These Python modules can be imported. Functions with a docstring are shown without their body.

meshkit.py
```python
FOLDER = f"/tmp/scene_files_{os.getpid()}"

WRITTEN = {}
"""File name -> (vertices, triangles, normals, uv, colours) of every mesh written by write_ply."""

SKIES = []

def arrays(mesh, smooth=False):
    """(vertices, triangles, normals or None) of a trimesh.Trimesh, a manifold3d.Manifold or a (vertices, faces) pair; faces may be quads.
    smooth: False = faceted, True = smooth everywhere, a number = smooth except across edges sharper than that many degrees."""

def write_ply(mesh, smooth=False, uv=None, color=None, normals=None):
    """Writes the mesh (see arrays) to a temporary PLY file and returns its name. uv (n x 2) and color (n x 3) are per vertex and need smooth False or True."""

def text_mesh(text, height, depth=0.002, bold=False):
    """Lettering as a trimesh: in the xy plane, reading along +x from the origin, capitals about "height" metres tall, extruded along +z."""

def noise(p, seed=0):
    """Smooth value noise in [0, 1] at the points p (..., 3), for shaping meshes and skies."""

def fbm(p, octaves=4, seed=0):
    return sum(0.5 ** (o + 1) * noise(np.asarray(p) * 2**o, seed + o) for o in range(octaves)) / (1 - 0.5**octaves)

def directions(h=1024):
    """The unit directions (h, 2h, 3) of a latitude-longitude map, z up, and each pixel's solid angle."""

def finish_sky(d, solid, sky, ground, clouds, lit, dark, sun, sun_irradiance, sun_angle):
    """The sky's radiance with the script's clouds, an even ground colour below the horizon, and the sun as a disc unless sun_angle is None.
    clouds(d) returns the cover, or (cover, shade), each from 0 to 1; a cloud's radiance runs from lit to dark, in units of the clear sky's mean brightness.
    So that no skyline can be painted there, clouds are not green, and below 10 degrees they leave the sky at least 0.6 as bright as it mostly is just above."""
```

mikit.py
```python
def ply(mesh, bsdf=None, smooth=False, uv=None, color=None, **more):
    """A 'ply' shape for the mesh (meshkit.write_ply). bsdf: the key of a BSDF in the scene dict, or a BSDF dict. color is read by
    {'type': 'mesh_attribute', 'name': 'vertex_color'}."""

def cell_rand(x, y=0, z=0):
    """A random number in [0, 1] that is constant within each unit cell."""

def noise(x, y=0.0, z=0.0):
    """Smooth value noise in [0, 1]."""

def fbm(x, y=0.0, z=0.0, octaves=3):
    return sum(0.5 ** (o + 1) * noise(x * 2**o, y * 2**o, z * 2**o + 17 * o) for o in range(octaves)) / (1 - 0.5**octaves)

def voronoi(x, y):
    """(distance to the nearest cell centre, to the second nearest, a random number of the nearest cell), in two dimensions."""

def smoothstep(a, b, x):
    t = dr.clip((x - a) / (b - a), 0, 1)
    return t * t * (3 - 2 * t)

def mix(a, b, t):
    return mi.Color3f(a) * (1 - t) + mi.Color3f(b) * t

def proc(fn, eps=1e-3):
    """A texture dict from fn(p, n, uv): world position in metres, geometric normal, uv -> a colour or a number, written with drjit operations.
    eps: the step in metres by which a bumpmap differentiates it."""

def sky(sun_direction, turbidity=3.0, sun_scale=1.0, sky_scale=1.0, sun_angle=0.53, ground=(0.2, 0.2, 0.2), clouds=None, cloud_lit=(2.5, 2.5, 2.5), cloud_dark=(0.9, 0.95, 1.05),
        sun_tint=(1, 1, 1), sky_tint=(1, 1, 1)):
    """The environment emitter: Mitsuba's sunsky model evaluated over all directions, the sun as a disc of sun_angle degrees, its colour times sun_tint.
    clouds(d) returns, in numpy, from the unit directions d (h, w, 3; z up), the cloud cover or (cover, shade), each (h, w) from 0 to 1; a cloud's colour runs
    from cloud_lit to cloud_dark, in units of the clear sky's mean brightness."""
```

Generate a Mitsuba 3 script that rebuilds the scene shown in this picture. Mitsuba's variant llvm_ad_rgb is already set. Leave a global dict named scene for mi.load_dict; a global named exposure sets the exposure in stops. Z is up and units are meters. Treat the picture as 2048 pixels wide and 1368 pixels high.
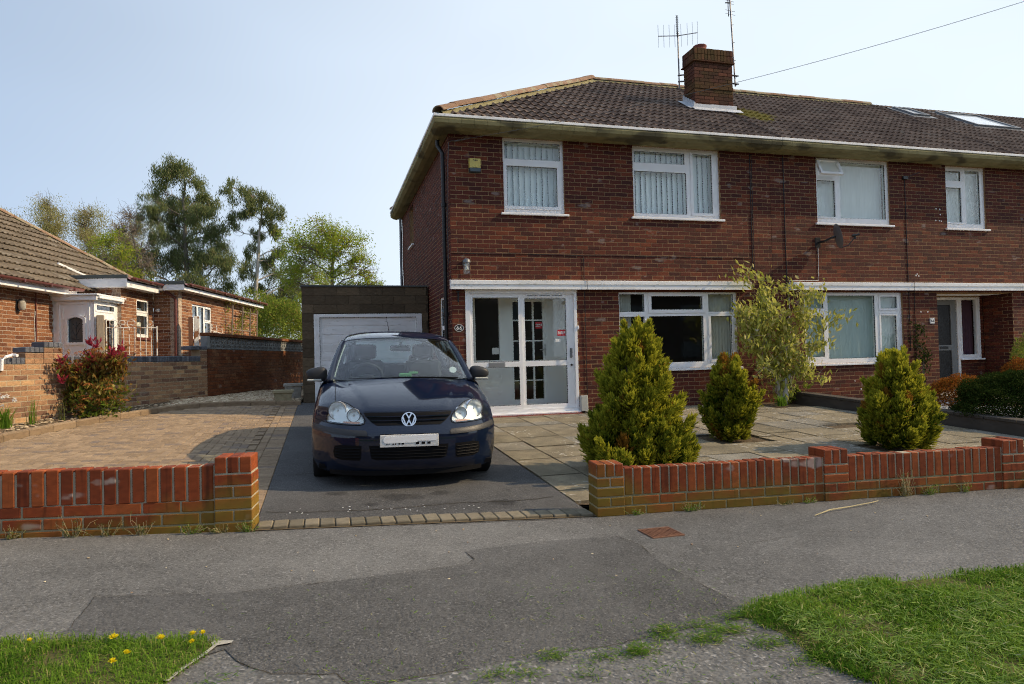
import math
import numpy as np, trimesh, drjit as dr, mitsuba as mi, mikit, meshkit
from shapely.geometry import Polygon, box as sbox, LineString, Point
from shapely.ops import unary_union
from mikit import proc, noise, fbm, voronoi, cell_rand, smoothstep, mix

T = mi.ScalarTransform4f
scene, labels = {}, {}
PI = math.pi

# ------------------------------------------------------------------ camera, sky, exposure
EYE = np.array([0.0, 0.0, 1.26])
YAW, PITCH, ROLL = math.radians(15.35), math.radians(1.3), math.radians(-1.42)
_f = np.array([math.sin(YAW) * math.cos(PITCH), math.cos(YAW) * math.cos(PITCH), math.sin(PITCH)])
_r = np.array([math.cos(YAW), -math.sin(YAW), 0.0])
_u = np.cross(_r, _f)
_up = -_r * math.sin(ROLL) + _u * math.cos(ROLL)
scene['camera'] = {'type': 'perspective', 'fov': 2 * math.degrees(math.atan(1024 / 1370.0)), 'fov_axis': 'x',
                   'near_clip': 0.05, 'far_clip': 1500.0,
                   'to_world': T().look_at(origin=EYE.tolist(), target=(EYE + _f).tolist(), up=_up.tolist())}
SUN_AZ, SUN_EL = math.radians(-13.0), math.radians(35.0)
SUN = [math.cos(SUN_AZ) * math.cos(SUN_EL), math.sin(SUN_AZ) * math.cos(SUN_EL), math.sin(SUN_EL)]


def thin_cloud(d):
    n = meshkit.fbm(d * np.array([2.2, 2.2, 5.0]), 4, 3)
    side = np.clip((d[..., 0] * 0.93 + d[..., 1] * 0.36 + 0.12) / 0.75, 0, 1)
    low = np.clip(1 - d[..., 2] / 0.75, 0, 1)
    veil = 0.55 + 0.40 * side ** 1.1 * (0.65 + 0.35 * low)
    cover = np.clip(veil + 0.22 * (n - 0.5), 0, 0.96)
    shade = np.clip(1.0 - 1.05 * side - 0.25 * low + 0.35 * (n - 0.5), 0, 1)
    return cover, shade


scene['sky'] = mikit.sky(SUN, turbidity=3.2, sun_scale=1.0, clouds=thin_cloud, cloud_lit=(3.7, 4.15, 4.6), cloud_dark=(2.5, 3.1, 4.05), ground=(0.15, 0.15, 0.14),
                         sky_tint=(1.0, 1.0, 1.0), sun_tint=(1.0, 0.97, 0.90))
exposure = 1.6

# ------------------------------------------------------------------ helpers
_used = {}


def key(name, parent=None):
    k = (parent + '__' if parent else '') + name
    n = _used.get(k, 0)
    _used[k] = n + 1
    return k if n == 0 else f'{k}_{n:03d}'


def tag(k, label=None, cat=None, group=None, kind=None):
    d = labels.setdefault(k, {})
    for a, b in (('label', label), ('category', cat), ('group', group), ('kind', kind)):
        if b:
            d[a] = b
    return k


def obj(name, mesh, bsdf, parent=None, smooth=False, uv=None, label=None, cat=None, group=None, kind=None):
    k = key(name, parent)
    scene[k] = mikit.ply(mesh, bsdf, smooth=smooth, uv=uv)
    if label or cat or group or kind:
        tag(k, label, cat, group, kind)
    return k


def thing(name, label, cat, group=None):
    return tag(key(name), label, cat, group)


def join(ms):
    ms = [m for m in ms if m is not None and len(m[0])]
    vs, fs, at = [], [], 0
    for v, f in ms:
        vs.append(np.asarray(v, float)); fs.append(np.asarray(f, int) + at); at += len(v)
    return np.vstack(vs), np.vstack(fs)


def tm(m):
    return np.array(m.vertices), np.array(m.faces)


_BF = np.array([[0, 2, 1], [1, 2, 3], [4, 5, 6], [5, 7, 6], [0, 1, 4], [1, 5, 4], [2, 6, 3], [3, 6, 7], [0, 4, 2], [2, 4, 6], [1, 3, 5], [3, 7, 5]])


def bx(x0, x1, y0, y1, z0, z1):
    return np.array([[x, y, z] for z in (z0, z1) for y in (y0, y1) for x in (x0, x1)], float), _BF.copy()


def cbx(x0, x1, y0, y1, z0, z1, c=0.004):
    """box with chamfered edges"""
    p = []
    for sx, x in ((1, x0), (-1, x1)):
        for sy, y in ((1, y0), (-1, y1)):
            for sz, z in ((1, z0), (-1, z1)):
                p += [[x, y + sy * c, z + sz * c], [x + sx * c, y, z + sz * c], [x + sx * c, y + sy * c, z]]
    h = trimesh.Trimesh(p).convex_hull
    return np.array(h.vertices), np.array(h.faces)


class Fr:
    """a vertical wall frame: point = o + s*S + z*Z + n*N (n outwards)"""

    def __init__(self, o, s, n):
        self.o, self.S, self.N = np.array([o[0], o[1], 0.0]), np.array([s[0], s[1], 0.0]), np.array([n[0], n[1], 0.0])

    def __call__(self, s, n, z):
        s, n, z = np.broadcast_arrays(np.asarray(s, float), n, z)
        return self.o + s[..., None] * self.S + n[..., None] * self.N + z[..., None] * np.array([0, 0, 1.0])

    def m(self, mesh):
        """mesh given in (s, n, z)"""
        v = np.asarray(mesh[0], float)
        f = np.asarray(mesh[1])
        if np.dot(np.cross(self.S, self.N), [0, 0, 1]) < 0:
            f = f[:, ::-1]
        return self(v[:, 0], v[:, 1], v[:, 2]), f


def plate(poly, n0, n1):
    """polygon in (s, z) extruded from n0 to n1, as a mesh in (s, n, z)"""
    out = []
    for g in getattr(poly, 'geoms', [poly]):
        if g.is_empty or g.area < 1e-7:
            continue
        e = trimesh.creation.extrude_polygon(g, abs(n1 - n0), engine='earcut')
        v = np.array(e.vertices)
        out.append((np.stack([v[:, 0], v[:, 2] + min(n0, n1), v[:, 1]], 1), np.array(e.faces)[:, ::-1]))
    return join(out)


def tube(pts, r, sides=6, cap=True):
    p = np.asarray(pts, float)
    r = np.broadcast_to(np.asarray(r, float), (len(p),))
    t = np.gradient(p, axis=0)
    t /= np.linalg.norm(t, axis=1, keepdims=True) + 1e-12
    a = np.cross(t, np.where(np.abs(t[:, 2:]) < 0.9, [0, 0, 1.0], [1.0, 0, 0]))
    a /= np.linalg.norm(a, axis=1, keepdims=True) + 1e-12
    b = np.cross(t, a)
    ang = np.arange(sides) * 2 * PI / sides
    v = (p[:, None] + r[:, None, None] * (np.cos(ang)[None, :, None] * a[:, None] + np.sin(ang)[None, :, None] * b[:, None])).reshape(-1, 3)
    i, j = np.meshgrid(np.arange(len(p) - 1), np.arange(sides), indexing='ij')
    q = np.stack([i * sides + j, i * sides + (j + 1) % sides, (i + 1) * sides + (j + 1) % sides, (i + 1) * sides + j], -1).reshape(-1, 4)
    f = np.vstack([q[:, [0, 1, 2]], q[:, [0, 2, 3]]])
    if cap:
        n = len(v)
        v = np.vstack([v, p[:1], p[-1:]])
        jj = np.arange(sides)
        f = np.vstack([f, np.stack([np.full(sides, n), (jj + 1) % sides, jj], 1),
                       np.stack([np.full(sides, n + 1), (len(p) - 1) * sides + jj, (len(p) - 1) * sides + (jj + 1) % sides], 1)])
    return v, f


def lathe(profile, n=24, axis='z', at=(0, 0, 0)):
    """profile [(r, h)] turned about an axis"""
    pr = np.asarray(profile, float)
    a = np.arange(n) * 2 * PI / n
    x, y, z = pr[:, :1] * np.cos(a), pr[:, :1] * np.sin(a), np.repeat(pr[:, 1:2], n, 1)
    v = {'z': (x, y, z), 'y': (x, -z, y), 'x': (z, x, y)}[axis]
    v = np.stack(v, -1).reshape(-1, 3) + np.asarray(at, float)
    i, j = np.meshgrid(np.arange(len(pr) - 1), np.arange(n), indexing='ij')
    q = np.stack([i * n + j, i * n + (j + 1) % n, (i + 1) * n + (j + 1) % n, (i + 1) * n + j], -1).reshape(-1, 4)
    return v, np.vstack([q[:, [0, 1, 2]], q[:, [0, 2, 3]]])


def tf(mesh, rz=0.0, at=(0, 0, 0), M=None):
    v = np.asarray(mesh[0], float)
    if M is not None:
        v = v @ np.asarray(M).T
    c, s = math.cos(rz), math.sin(rz)
    v = v @ np.array([[c, s, 0], [-s, c, 0], [0, 0, 1.0]])
    return v + np.asarray(at, float), mesh[1]


def tri_n(v, f):
    return trimesh.Trimesh(v, f, process=False)


def ramp(y):
    return np.interp(y, [-100, 5.2, 11.5, 14.5, 60], [0, 0, .27, .40, .6])


def G(x, y):
    """height of the ground: a gentle ramp up to the houses, a slight cross fall from left to right"""
    return ramp(y) + np.interp(x, [-60, -6, 2, 60], [.24, .24, 0, 0])


def sheet(poly, dz, step=0.5):
    """polygon in plan laid on the ground, dz above it"""
    out = []
    cuts = [sbox(-500, a, 500, b) for a, b in ((-500, 5.2), (5.2, 11.5), (11.5, 14.5), (14.5, 60), (60, 500))]
    for c in cuts:
        for c2 in (sbox(-500, -500, -6, 500), sbox(-6, -500, 2, 500), sbox(2, -500, 500, 500)):
            g = poly.intersection(c).intersection(c2)
            for q in getattr(g, 'geoms', [g]):
                if q.geom_type != 'Polygon' or q.area < 1e-6:
                    continue
                v, f = trimesh.creation.triangulate_polygon(q, engine='earcut')
                v3 = np.c_[v, np.zeros(len(v))]
                if step:
                    v3, f = trimesh.remesh.subdivide_to_size(v3, f, step, max_iter=12)
                v3 = np.array(v3)
                v3[:, 2] = G(v3[:, 0], v3[:, 1]) + dz
                nn = np.cross(v3[f[:, 1]] - v3[f[:, 0]], v3[f[:, 2]] - v3[f[:, 0]])
                f = np.where((nn[:, 2] < 0)[:, None], f[:, ::-1], f)
                out.append((v3, f))
    return join(out)


def depth(p):
    return (np.asarray(p) - EYE) @ _f


def inframe(p, m=1.03):
    c = np.asarray(p) - EYE
    z = c @ _f
    rr = np.cross(_f, _up)
    return z > 0.3 and abs((c @ rr) / z) < m * 1024 / 1370 and abs((c @ _up) / z) < m * 684 / 1370


def emit(parent, name, pieces, bsdf, most=300, rest='brickwork'):
    """pieces: [(V, F, uv)]; the nearest ones in view become parts of their own, the others one part of all the rest"""
    cs = [p[0].mean(0) for p in pieces]
    see = sorted((i for i in range(len(pieces)) if inframe(cs[i])), key=lambda i: np.linalg.norm(cs[i] - EYE))[:most]
    chosen = set(see)
    for i in see:
        v, f, uv = pieces[i]
        obj(name, (v, f), bsdf, parent, uv=np.repeat([uv], len(v), 0))
    left = [p for i, p in enumerate(pieces) if i not in chosen]
    if left:
        v, f = join([(p[0], p[1]) for p in left])
        k = obj(rest, (v, f), bsdf, parent, uv=np.vstack([np.repeat([p[2]], len(p[0]), 0) for p in left]))
        tag(k, kind='stuff')


_BRF = None


def brick(fr, s0, s1, z0, z1, n1, c=0.003, n0=-0.02, rng=None):
    """one brick: its face at n1, arrises rounded by a chamfer"""
    j = (0, 0, 0, 0, 0) if rng is None else rng.normal(0, 0.0011, 5)
    n1 = n1 + j[4]
    a = [(s0, z0), (s1, z0), (s1, z1), (s0, z1)]
    b = [(s0 + c + j[0], z0 + c + j[1]), (s1 - c + j[2], z0 + c), (s1 - c, z1 - c + j[3]), (s0 + c, z1 - c)]
    v = [[p[0], n0, p[1]] for p in a] + [[p[0], n1 - c, p[1]] for p in a] + [[p[0], n1, p[1]] for p in b]
    f = []
    for k in range(4):
        l = (k + 1) % 4
        f += [[k, l, 4 + l], [k, 4 + l, 4 + k], [4 + k, 4 + l, 8 + l], [4 + k, 8 + l, 8 + k]]
    f += [[8, 9, 10], [8, 10, 11]]
    return fr.m((np.array(v, float), np.array(f)[:, ::-1]))


def courses(L, z0, z1, ch, bl, holes, rng, gap=0.009, start=0.0, poly=None, skip=None):
    """stretcher bond: [(s0, s1, za, zb)] over [0, L] x [z0, z1], cut at the holes [(s0, s1, z0, z1)]"""
    out = []
    for r in range(int(round((z1 - z0) / ch))):
        za, zb = z0 + r * ch, z0 + (r + 1) * ch
        zm = (za + zb) / 2
        free = [(0.0, L)]
        for h in holes:
            if h[2] < zm < h[3]:
                nf = []
                for a, b in free:
                    if h[1] <= a or h[0] >= b:
                        nf.append((a, b))
                        continue
                    if h[0] > a:
                        nf.append((a, h[0]))
                    if h[1] < b:
                        nf.append((h[1], b))
                free = nf
        off = start + (bl / 2 if r % 2 else 0.0)
        for a, b in free:
            k0 = math.floor((a - off) / bl) - 1
            s = off + k0 * bl
            while s < b:
                p, q = max(s, a), min(s + bl, b)
                if q - p > 0.045:
                    if poly is None or poly.contains(Point((p + q) / 2, zm)):
                        out.append((p + (gap / 2 if p > a + 1e-6 else 0), q - (gap / 2 if q < b - 1e-6 else 0), za + gap / 2, zb - gap / 2))
                s += bl
    return out


def leaves(c, d, n, ln, w, uv, fold=0.15):
    """diamond leaves: centres, directions, normals (N, 3), lengths, widths (N), uv (N, 2)"""
    d = d / (np.linalg.norm(d, axis=1, keepdims=True) + 1e-9)
    s = np.cross(d, n)
    s /= np.linalg.norm(s, axis=1, keepdims=True) + 1e-9
    n = np.cross(s, d)
    ln, w = np.asarray(ln)[:, None], np.asarray(w)[:, None]
    v = np.stack([c - d * ln * 0.5, c + s * w * 0.5 + n * w * fold, c + d * ln * 0.5, c - s * w * 0.5 + n * w * fold], 1).reshape(-1, 3)
    i = np.arange(len(c))[:, None] * 4
    f = np.vstack([i + [0, 1, 2], i + [0, 2, 3]])
    return (v, f), np.repeat(uv, 4, 0)


def rdir(rng, n):
    v = rng.normal(size=(n, 3))
    return v / np.linalg.norm(v, axis=1, keepdims=True)


# ------------------------------------------------------------------ materials
def bsdf(name, col, rough=0.6, metallic=0.0, spec=0.5, bump=None, scale=1.0, **more):
    c = {'type': 'rgb', 'value': list(col)} if isinstance(col, (tuple, list)) else proc(col)
    b = {'type': 'principled', 'base_color': c, 'roughness': rough if not callable(rough) else proc(rough), 'metallic': metallic, 'specular': spec, **more}
    if bump is not None:
        b = {'type': 'bumpmap', 'nested': b, 'tex': proc(bump[0], bump[1]), 'scale': scale}
    scene[name] = {'type': 'twosided', 'nested': b}
    return name


def brickcol(dark, mid, light, stain=None, amount=0.0, lime=0.0):
    def fn(p, n, uv):
        r, q = uv.x, uv.y
        c = mix(dark, mid, smoothstep(0.0, 0.55, r))
        c = mix(c, light, smoothstep(0.72, 1.0, r))
        g = fbm(p.x * 23 + q * 31, p.y * 23, p.z * 37, 3)
        c = c * (0.66 + 0.68 * g)
        sp = noise(p.x * 210, p.y * 210, p.z * 210)
        c = c * (0.9 + 0.2 * sp)
        if stain is not None:
            w = smoothstep(0.42, 0.62, fbm(p.x * 1.7 + 3, p.y * 1.7, p.z * 2.6 + 9, 4)) * amount
            c = mix(c, stain, w * (0.5 + 0.5 * g))
        if lime:
            w = smoothstep(0.70, 0.80, fbm(p.x * 4.1, p.y * 4.1 + 5, p.z * 6.3, 4)) * lime
            c = mix(c, (0.5, 0.47, 0.43), w)
        return c
    return fn


def mosswall(dark, mid, light, zl, zh):
    """red facing bricks, green with algae near the ground (its edge ragged)"""
    base = brickcol(dark, mid, light, lime=0.5)

    def fn(p, n, uv):
        c = base(p, n, uv)
        e = p.z + 0.40 * (fbm(p.x * 2.3, p.y * 2.3, p.z * 1.5, 4) - 0.5) + 0.16 * (fbm(p.x * 14, p.y * 14, p.z * 5, 3) - 0.5)
        d = dr.abs(p.x - 0.75) - 1.27
        e = e + 0.055 * dr.clip(d, 0, 3.2) - 0.16 * (1 - smoothstep(0.0, 0.6, d))
        w = (1 - smoothstep(zl, zh, e)) * (0.62 + 0.60 * fbm(p.x * 6, p.y * 6, p.z * 9 + uv.y * 3, 3))
        st = smoothstep(0.56, 0.72, fbm(p.x * 26, p.y * 26, p.z * 2.2, 3))
        c = c * (1 - 0.42 * st)
        m = mix((0.12, 0.10, 0.012), (0.19, 0.145, 0.02), fbm(p.x * 9, p.y * 9, p.z * 9, 3))
        return mix(c, m, 0.8 * w)
    return fn


bsdf('m_brick_house', brickcol((0.056, 0.015, 0.011), (0.096, 0.022, 0.013), (0.155, 0.038, 0.016), (0.050, 0.016, 0.012), 0.30, 0.25), 0.75, spec=0.25)
bsdf('m_mortar_house', lambda p, n, uv: mix((0.33, 0.215, 0.115), (0.22, 0.140, 0.080), fbm(p.x * 7, p.y * 7, p.z * 7, 3)), 0.9, spec=0.1)
bsdf('m_brick_front', mosswall((0.15, 0.032, 0.011), (0.225, 0.048, 0.014), (0.28, 0.072, 0.020), 0.06, 0.34), 0.7, spec=0.25)
bsdf('m_mortar_front', lambda p, n, uv: mix(mix((0.44, 0.38, 0.28), (0.24, 0.20, 0.14), fbm(p.x * 13, p.y * 13, p.z * 13, 3)), (0.20, 0.17, 0.05), 0.55 * (1 - smoothstep(0.1, 0.35, p.z + 0.2 * (noise(p.x * 5, p.y * 5, p.z * 5) - 0.5)))), 0.9, spec=0.1)
bsdf('m_brick_bungalow', brickcol((0.14, 0.058, 0.034), (0.24, 0.105, 0.052), (0.33, 0.16, 0.08), lime=0.12), 0.8, spec=0.2)
bsdf('m_mortar_light', lambda p, n, uv: mix((0.55, 0.47, 0.37), (0.40, 0.33, 0.26), fbm(p.x * 7, p.y * 7, p.z * 7, 3)), 0.9, spec=0.1)
bsdf('m_brick_buff', brickcol((0.17, 0.095, 0.065), (0.37, 0.21, 0.115), (0.50, 0.31, 0.16), (0.26, 0.15, 0.09), 0.3, 0.15), 0.8, spec=0.2)
bsdf('m_mortar_buff', lambda p, n, uv: mix((0.46, 0.40, 0.28), (0.36, 0.30, 0.20), fbm(p.x * 7, p.y * 7, p.z * 7, 3)), 0.9, spec=0.1)
bsdf('m_brick_old', brickcol((0.13, 0.042, 0.018), (0.18, 0.060, 0.024), (0.22, 0.095, 0.042), (0.17, 0.11, 0.07), 0.35, 0.25), 0.85, spec=0.15)
bsdf('m_brick_blue', brickcol((0.07, 0.075, 0.09), (0.12, 0.128, 0.15), (0.22, 0.225, 0.24)), 0.5, spec=0.4)
bsdf('m_brick_chimney', brickcol((0.060, 0.030, 0.020), (0.095, 0.040, 0.027), (0.14, 0.054, 0.034), (0.085, 0.075, 0.015), 0.45), 0.85, spec=0.15)
bsdf('m_brick_dark', brickcol((0.085, 0.064, 0.042), (0.12, 0.090, 0.058), (0.15, 0.112, 0.07)), 0.85, spec=0.15)
bsdf('m_mortar_dark', lambda p, n, uv: mix((0.055, 0.045, 0.032), (0.09, 0.07, 0.05), fbm(p.x * 9, p.y * 9, p.z * 9, 3)), 0.9, spec=0.1)


def tilecol(dark, mid, lichen, amt):
    def fn(p, n, uv):
        r = uv.x
        c = mix(dark, mid, r)
        g = fbm(p.x * 17 + uv.y * 9, p.y * 17, p.z * 17, 3)
        c = c * (0.65 + 0.7 * g)
        w = smoothstep(0.60, 0.72, fbm(p.x * 5.1, p.y * 5.1, p.z * 5.1, 3)) * amt
        return mix(c, lichen, w)
    return fn


def tile_moss(p, n, uv):
    c = tilecol((0.095, 0.066, 0.052), (0.17, 0.122, 0.094), (0.25, 0.22, 0.18), 0.30)(p, n, uv)
    d = dr.sqrt(dr.square((p.x - 9.05) / 0.62) + dr.square((p.y - 12.75) / 0.55)) + 1.3 * (fbm(p.x * 5, p.y * 5, p.z * 5, 3) - 0.5)
    return mix(c, (0.20, 0.165, 0.025), 0.85 * (1 - smoothstep(0.55, 0.95, d)))


bsdf('m_tile', tile_moss, 0.85, spec=0.2)
bsdf('m_tile_bungalow', tilecol((0.13, 0.105, 0.076), (0.19, 0.152, 0.11), (0.30, 0.265, 0.21), 0.45), 0.85, spec=0.2)
bsdf('m_ridge', lambda p, n, uv: mix(mix((0.22, 0.135, 0.088), (0.30, 0.195, 0.13), uv.x), (0.33, 0.30, 0.20), 0.7 * smoothstep(0.5, 0.62, fbm(p.x * 6, p.y * 6, p.z * 6, 3))), 0.85, spec=0.2)
bsdf('m_bedding', lambda p, n, uv: mix((0.30, 0.27, 0.16), (0.22, 0.20, 0.10), fbm(p.x * 9, p.y * 9, p.z * 9, 3)), 0.9, spec=0.1)
bsdf('m_deck', (0.05, 0.045, 0.04), 0.9)


def gutcol(p, n, uv):
    g = fbm(p.x * 5, p.y * 5, p.z * 11, 4)
    c = mix((0.15, 0.135, 0.06), (0.30, 0.275, 0.15), g)
    return mix(c, (0.05, 0.045, 0.03), 0.8 * smoothstep(0.54, 0.70, fbm(p.x * 1.9 + 7, p.y * 2, p.z * 4, 3)))


bsdf('m_gutter', gutcol, 0.85, spec=0.2)


def white_worn(p, n, uv):
    g = fbm(p.x * 3, p.y * 3, p.z * 9, 4)
    c = mix((0.86, 0.86, 0.85), (0.76, 0.755, 0.73), smoothstep(0.40, 0.75, g))
    return mix(c, (0.40, 0.38, 0.33), 0.55 * smoothstep(0.66, 0.78, fbm(p.x * 14, p.y * 14, p.z * 30, 3)))


bsdf('m_white', white_worn, 0.45)
bsdf('m_upvc', lambda p, n, uv: mix((0.88, 0.88, 0.88), (0.82, 0.82, 0.815), fbm(p.x * 4, p.y * 4, p.z * 4, 3)), 0.28, spec=0.5)
bsdf('m_wallwhite', lambda p, n, uv: mix((0.90, 0.91, 0.89), (0.84, 0.86, 0.84), fbm(p.x * 3, p.y * 3, p.z * 3, 3)), 0.6)
bsdf('m_blind', lambda p, n, uv: mix((0.88, 0.92, 0.92), (0.80, 0.85, 0.85), noise(p.x * 60, p.y * 60, p.z * 3)), 0.8)
bsdf('m_blind_pale', lambda p, n, uv: mix((0.80, 0.82, 0.80), (0.74, 0.76, 0.74), noise(p.x * 60, p.y * 60, p.z * 3)), 0.8)
bsdf('m_blind_green', lambda p, n, uv: mix((0.56, 0.66, 0.64), (0.50, 0.60, 0.58), noise(p.x * 60, p.y * 60, p.z * 3)), 0.8)
bsdf('m_curtain', lambda p, n, uv: mix((0.66, 0.66, 0.62), (0.56, 0.57, 0.53), noise(p.x * 40, p.y * 40, p.z * 4)), 0.85)
bsdf('m_purple_net', (0.10, 0.045, 0.07), 0.85)
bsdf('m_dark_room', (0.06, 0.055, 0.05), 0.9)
bsdf('m_black', (0.012, 0.012, 0.013), 0.45)
bsdf('m_blackmetal', (0.02, 0.02, 0.022), 0.35)
bsdf('m_seal', (0.02, 0.02, 0.02), 0.6)
bsdf('m_maroon', lambda p, n, uv: mix((0.12, 0.035, 0.03), (0.16, 0.06, 0.05), noise(p.x * 7, p.y * 7, p.z * 7)), 0.35)
bsdf('m_greyfelt', lambda p, n, uv: mix((0.07, 0.08, 0.08), (0.11, 0.12, 0.115), fbm(p.x * 9, p.y * 9, p.z * 9, 3)), 0.85)
bsdf('m_lead', lambda p, n, uv: mix((0.42, 0.44, 0.47), (0.58, 0.60, 0.63), fbm(p.x * 6, p.y * 6, p.z * 6, 3)), 0.5, metallic=0.2)
bsdf('m_terracotta', lambda p, n, uv: mix((0.26, 0.07, 0.045), (0.18, 0.05, 0.035), fbm(p.x * 12, p.y * 12, p.z * 12, 3)), 0.7)
bsdf('m_alu', (0.42, 0.42, 0.43), 0.35, metallic=0.8)
bsdf('m_galv', lambda p, n, uv: mix((0.30, 0.29, 0.29), (0.20, 0.17, 0.15), fbm(p.x * 20, p.y * 20, p.z * 8, 3)), 0.5, metallic=0.6)
bsdf('m_wire', (0.10, 0.10, 0.10), 0.6)
bsdf('m_wire_white', (0.62, 0.62, 0.60), 0.6)
bsdf('m_rustwhite', lambda p, n, uv: mix((0.72, 0.69, 0.63), (0.27, 0.12, 0.055), smoothstep(0.52, 0.66, fbm(p.x * 16, p.y * 16, p.z * 7, 4))), 0.6)
bsdf('m_woodpost', lambda p, n, uv: mix((0.42, 0.36, 0.28), (0.28, 0.22, 0.16), fbm(p.x * 30, p.y * 30, p.z * 3, 3)), 0.85)
bsdf('m_yellow', lambda p, n, uv: mix((0.62, 0.50, 0.12), (0.55, 0.44, 0.11), noise(p.x * 30, p.y * 30, p.z * 30)), 0.4)
bsdf('m_smoke', (0.05, 0.07, 0.08), 0.2)
bsdf('m_skyglass', (0.42, 0.46, 0.50), 0.06, spec=0.9)
bsdf('m_red', (0.55, 0.02, 0.03), 0.4)
bsdf('m_paper', (0.75, 0.75, 0.73), 0.6)
bsdf('m_steel', (0.55, 0.55, 0.55), 0.3, metallic=0.9)
bsdf('m_brass', (0.45, 0.33, 0.12), 0.3, metallic=0.8)
bsdf('m_greymetal', (0.17, 0.18, 0.19), 0.45, metallic=0.3)
bsdf('m_quarry', lambda p, n, uv: mix((0.16, 0.03, 0.022), (0.22, 0.045, 0.03), uv.x) * (0.8 + 0.4 * fbm(p.x * 20, p.y * 20, p.z * 20, 3)), 0.5)
scene['m_glass'] = {'type': 'thindielectric', 'int_ior': 1.52, 'specular_transmittance': {'type': 'rgb', 'value': [.93, .97, .95]}}
scene['m_carglass'] = {'type': 'thindielectric', 'int_ior': 1.5, 'specular_transmittance': {'type': 'rgb', 'value': [.72, .83, .82]}}
scene['m_bulb'] = {'type': 'thindielectric', 'int_ior': 1.5}


def tarmac(base, lum, chip, sc):
    def fn(p, n, uv):
        a = noise(p.x * 190 * sc, p.y * 190 * sc, 3.0)
        b = noise(p.x * 83 * sc, p.y * 83 * sc, 7.0)
        big = fbm(p.x * 0.9, p.y * 0.9, 1.0, 4)
        mid = fbm(p.x * 6, p.y * 6, 4.0, 3)
        v = lum * (0.42 + 0.50 * a + 0.34 * b + 0.5 * (big - 0.5) + 0.30 * (mid - 0.5))
        c = mi.Color3f(base) * v
        ch = smoothstep(0.80, 0.90, noise(p.x * 110 * sc, p.y * 110 * sc, 11.0)) * chip
        return mix(c, (0.32, 0.31, 0.30), ch)
    return fn


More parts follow.
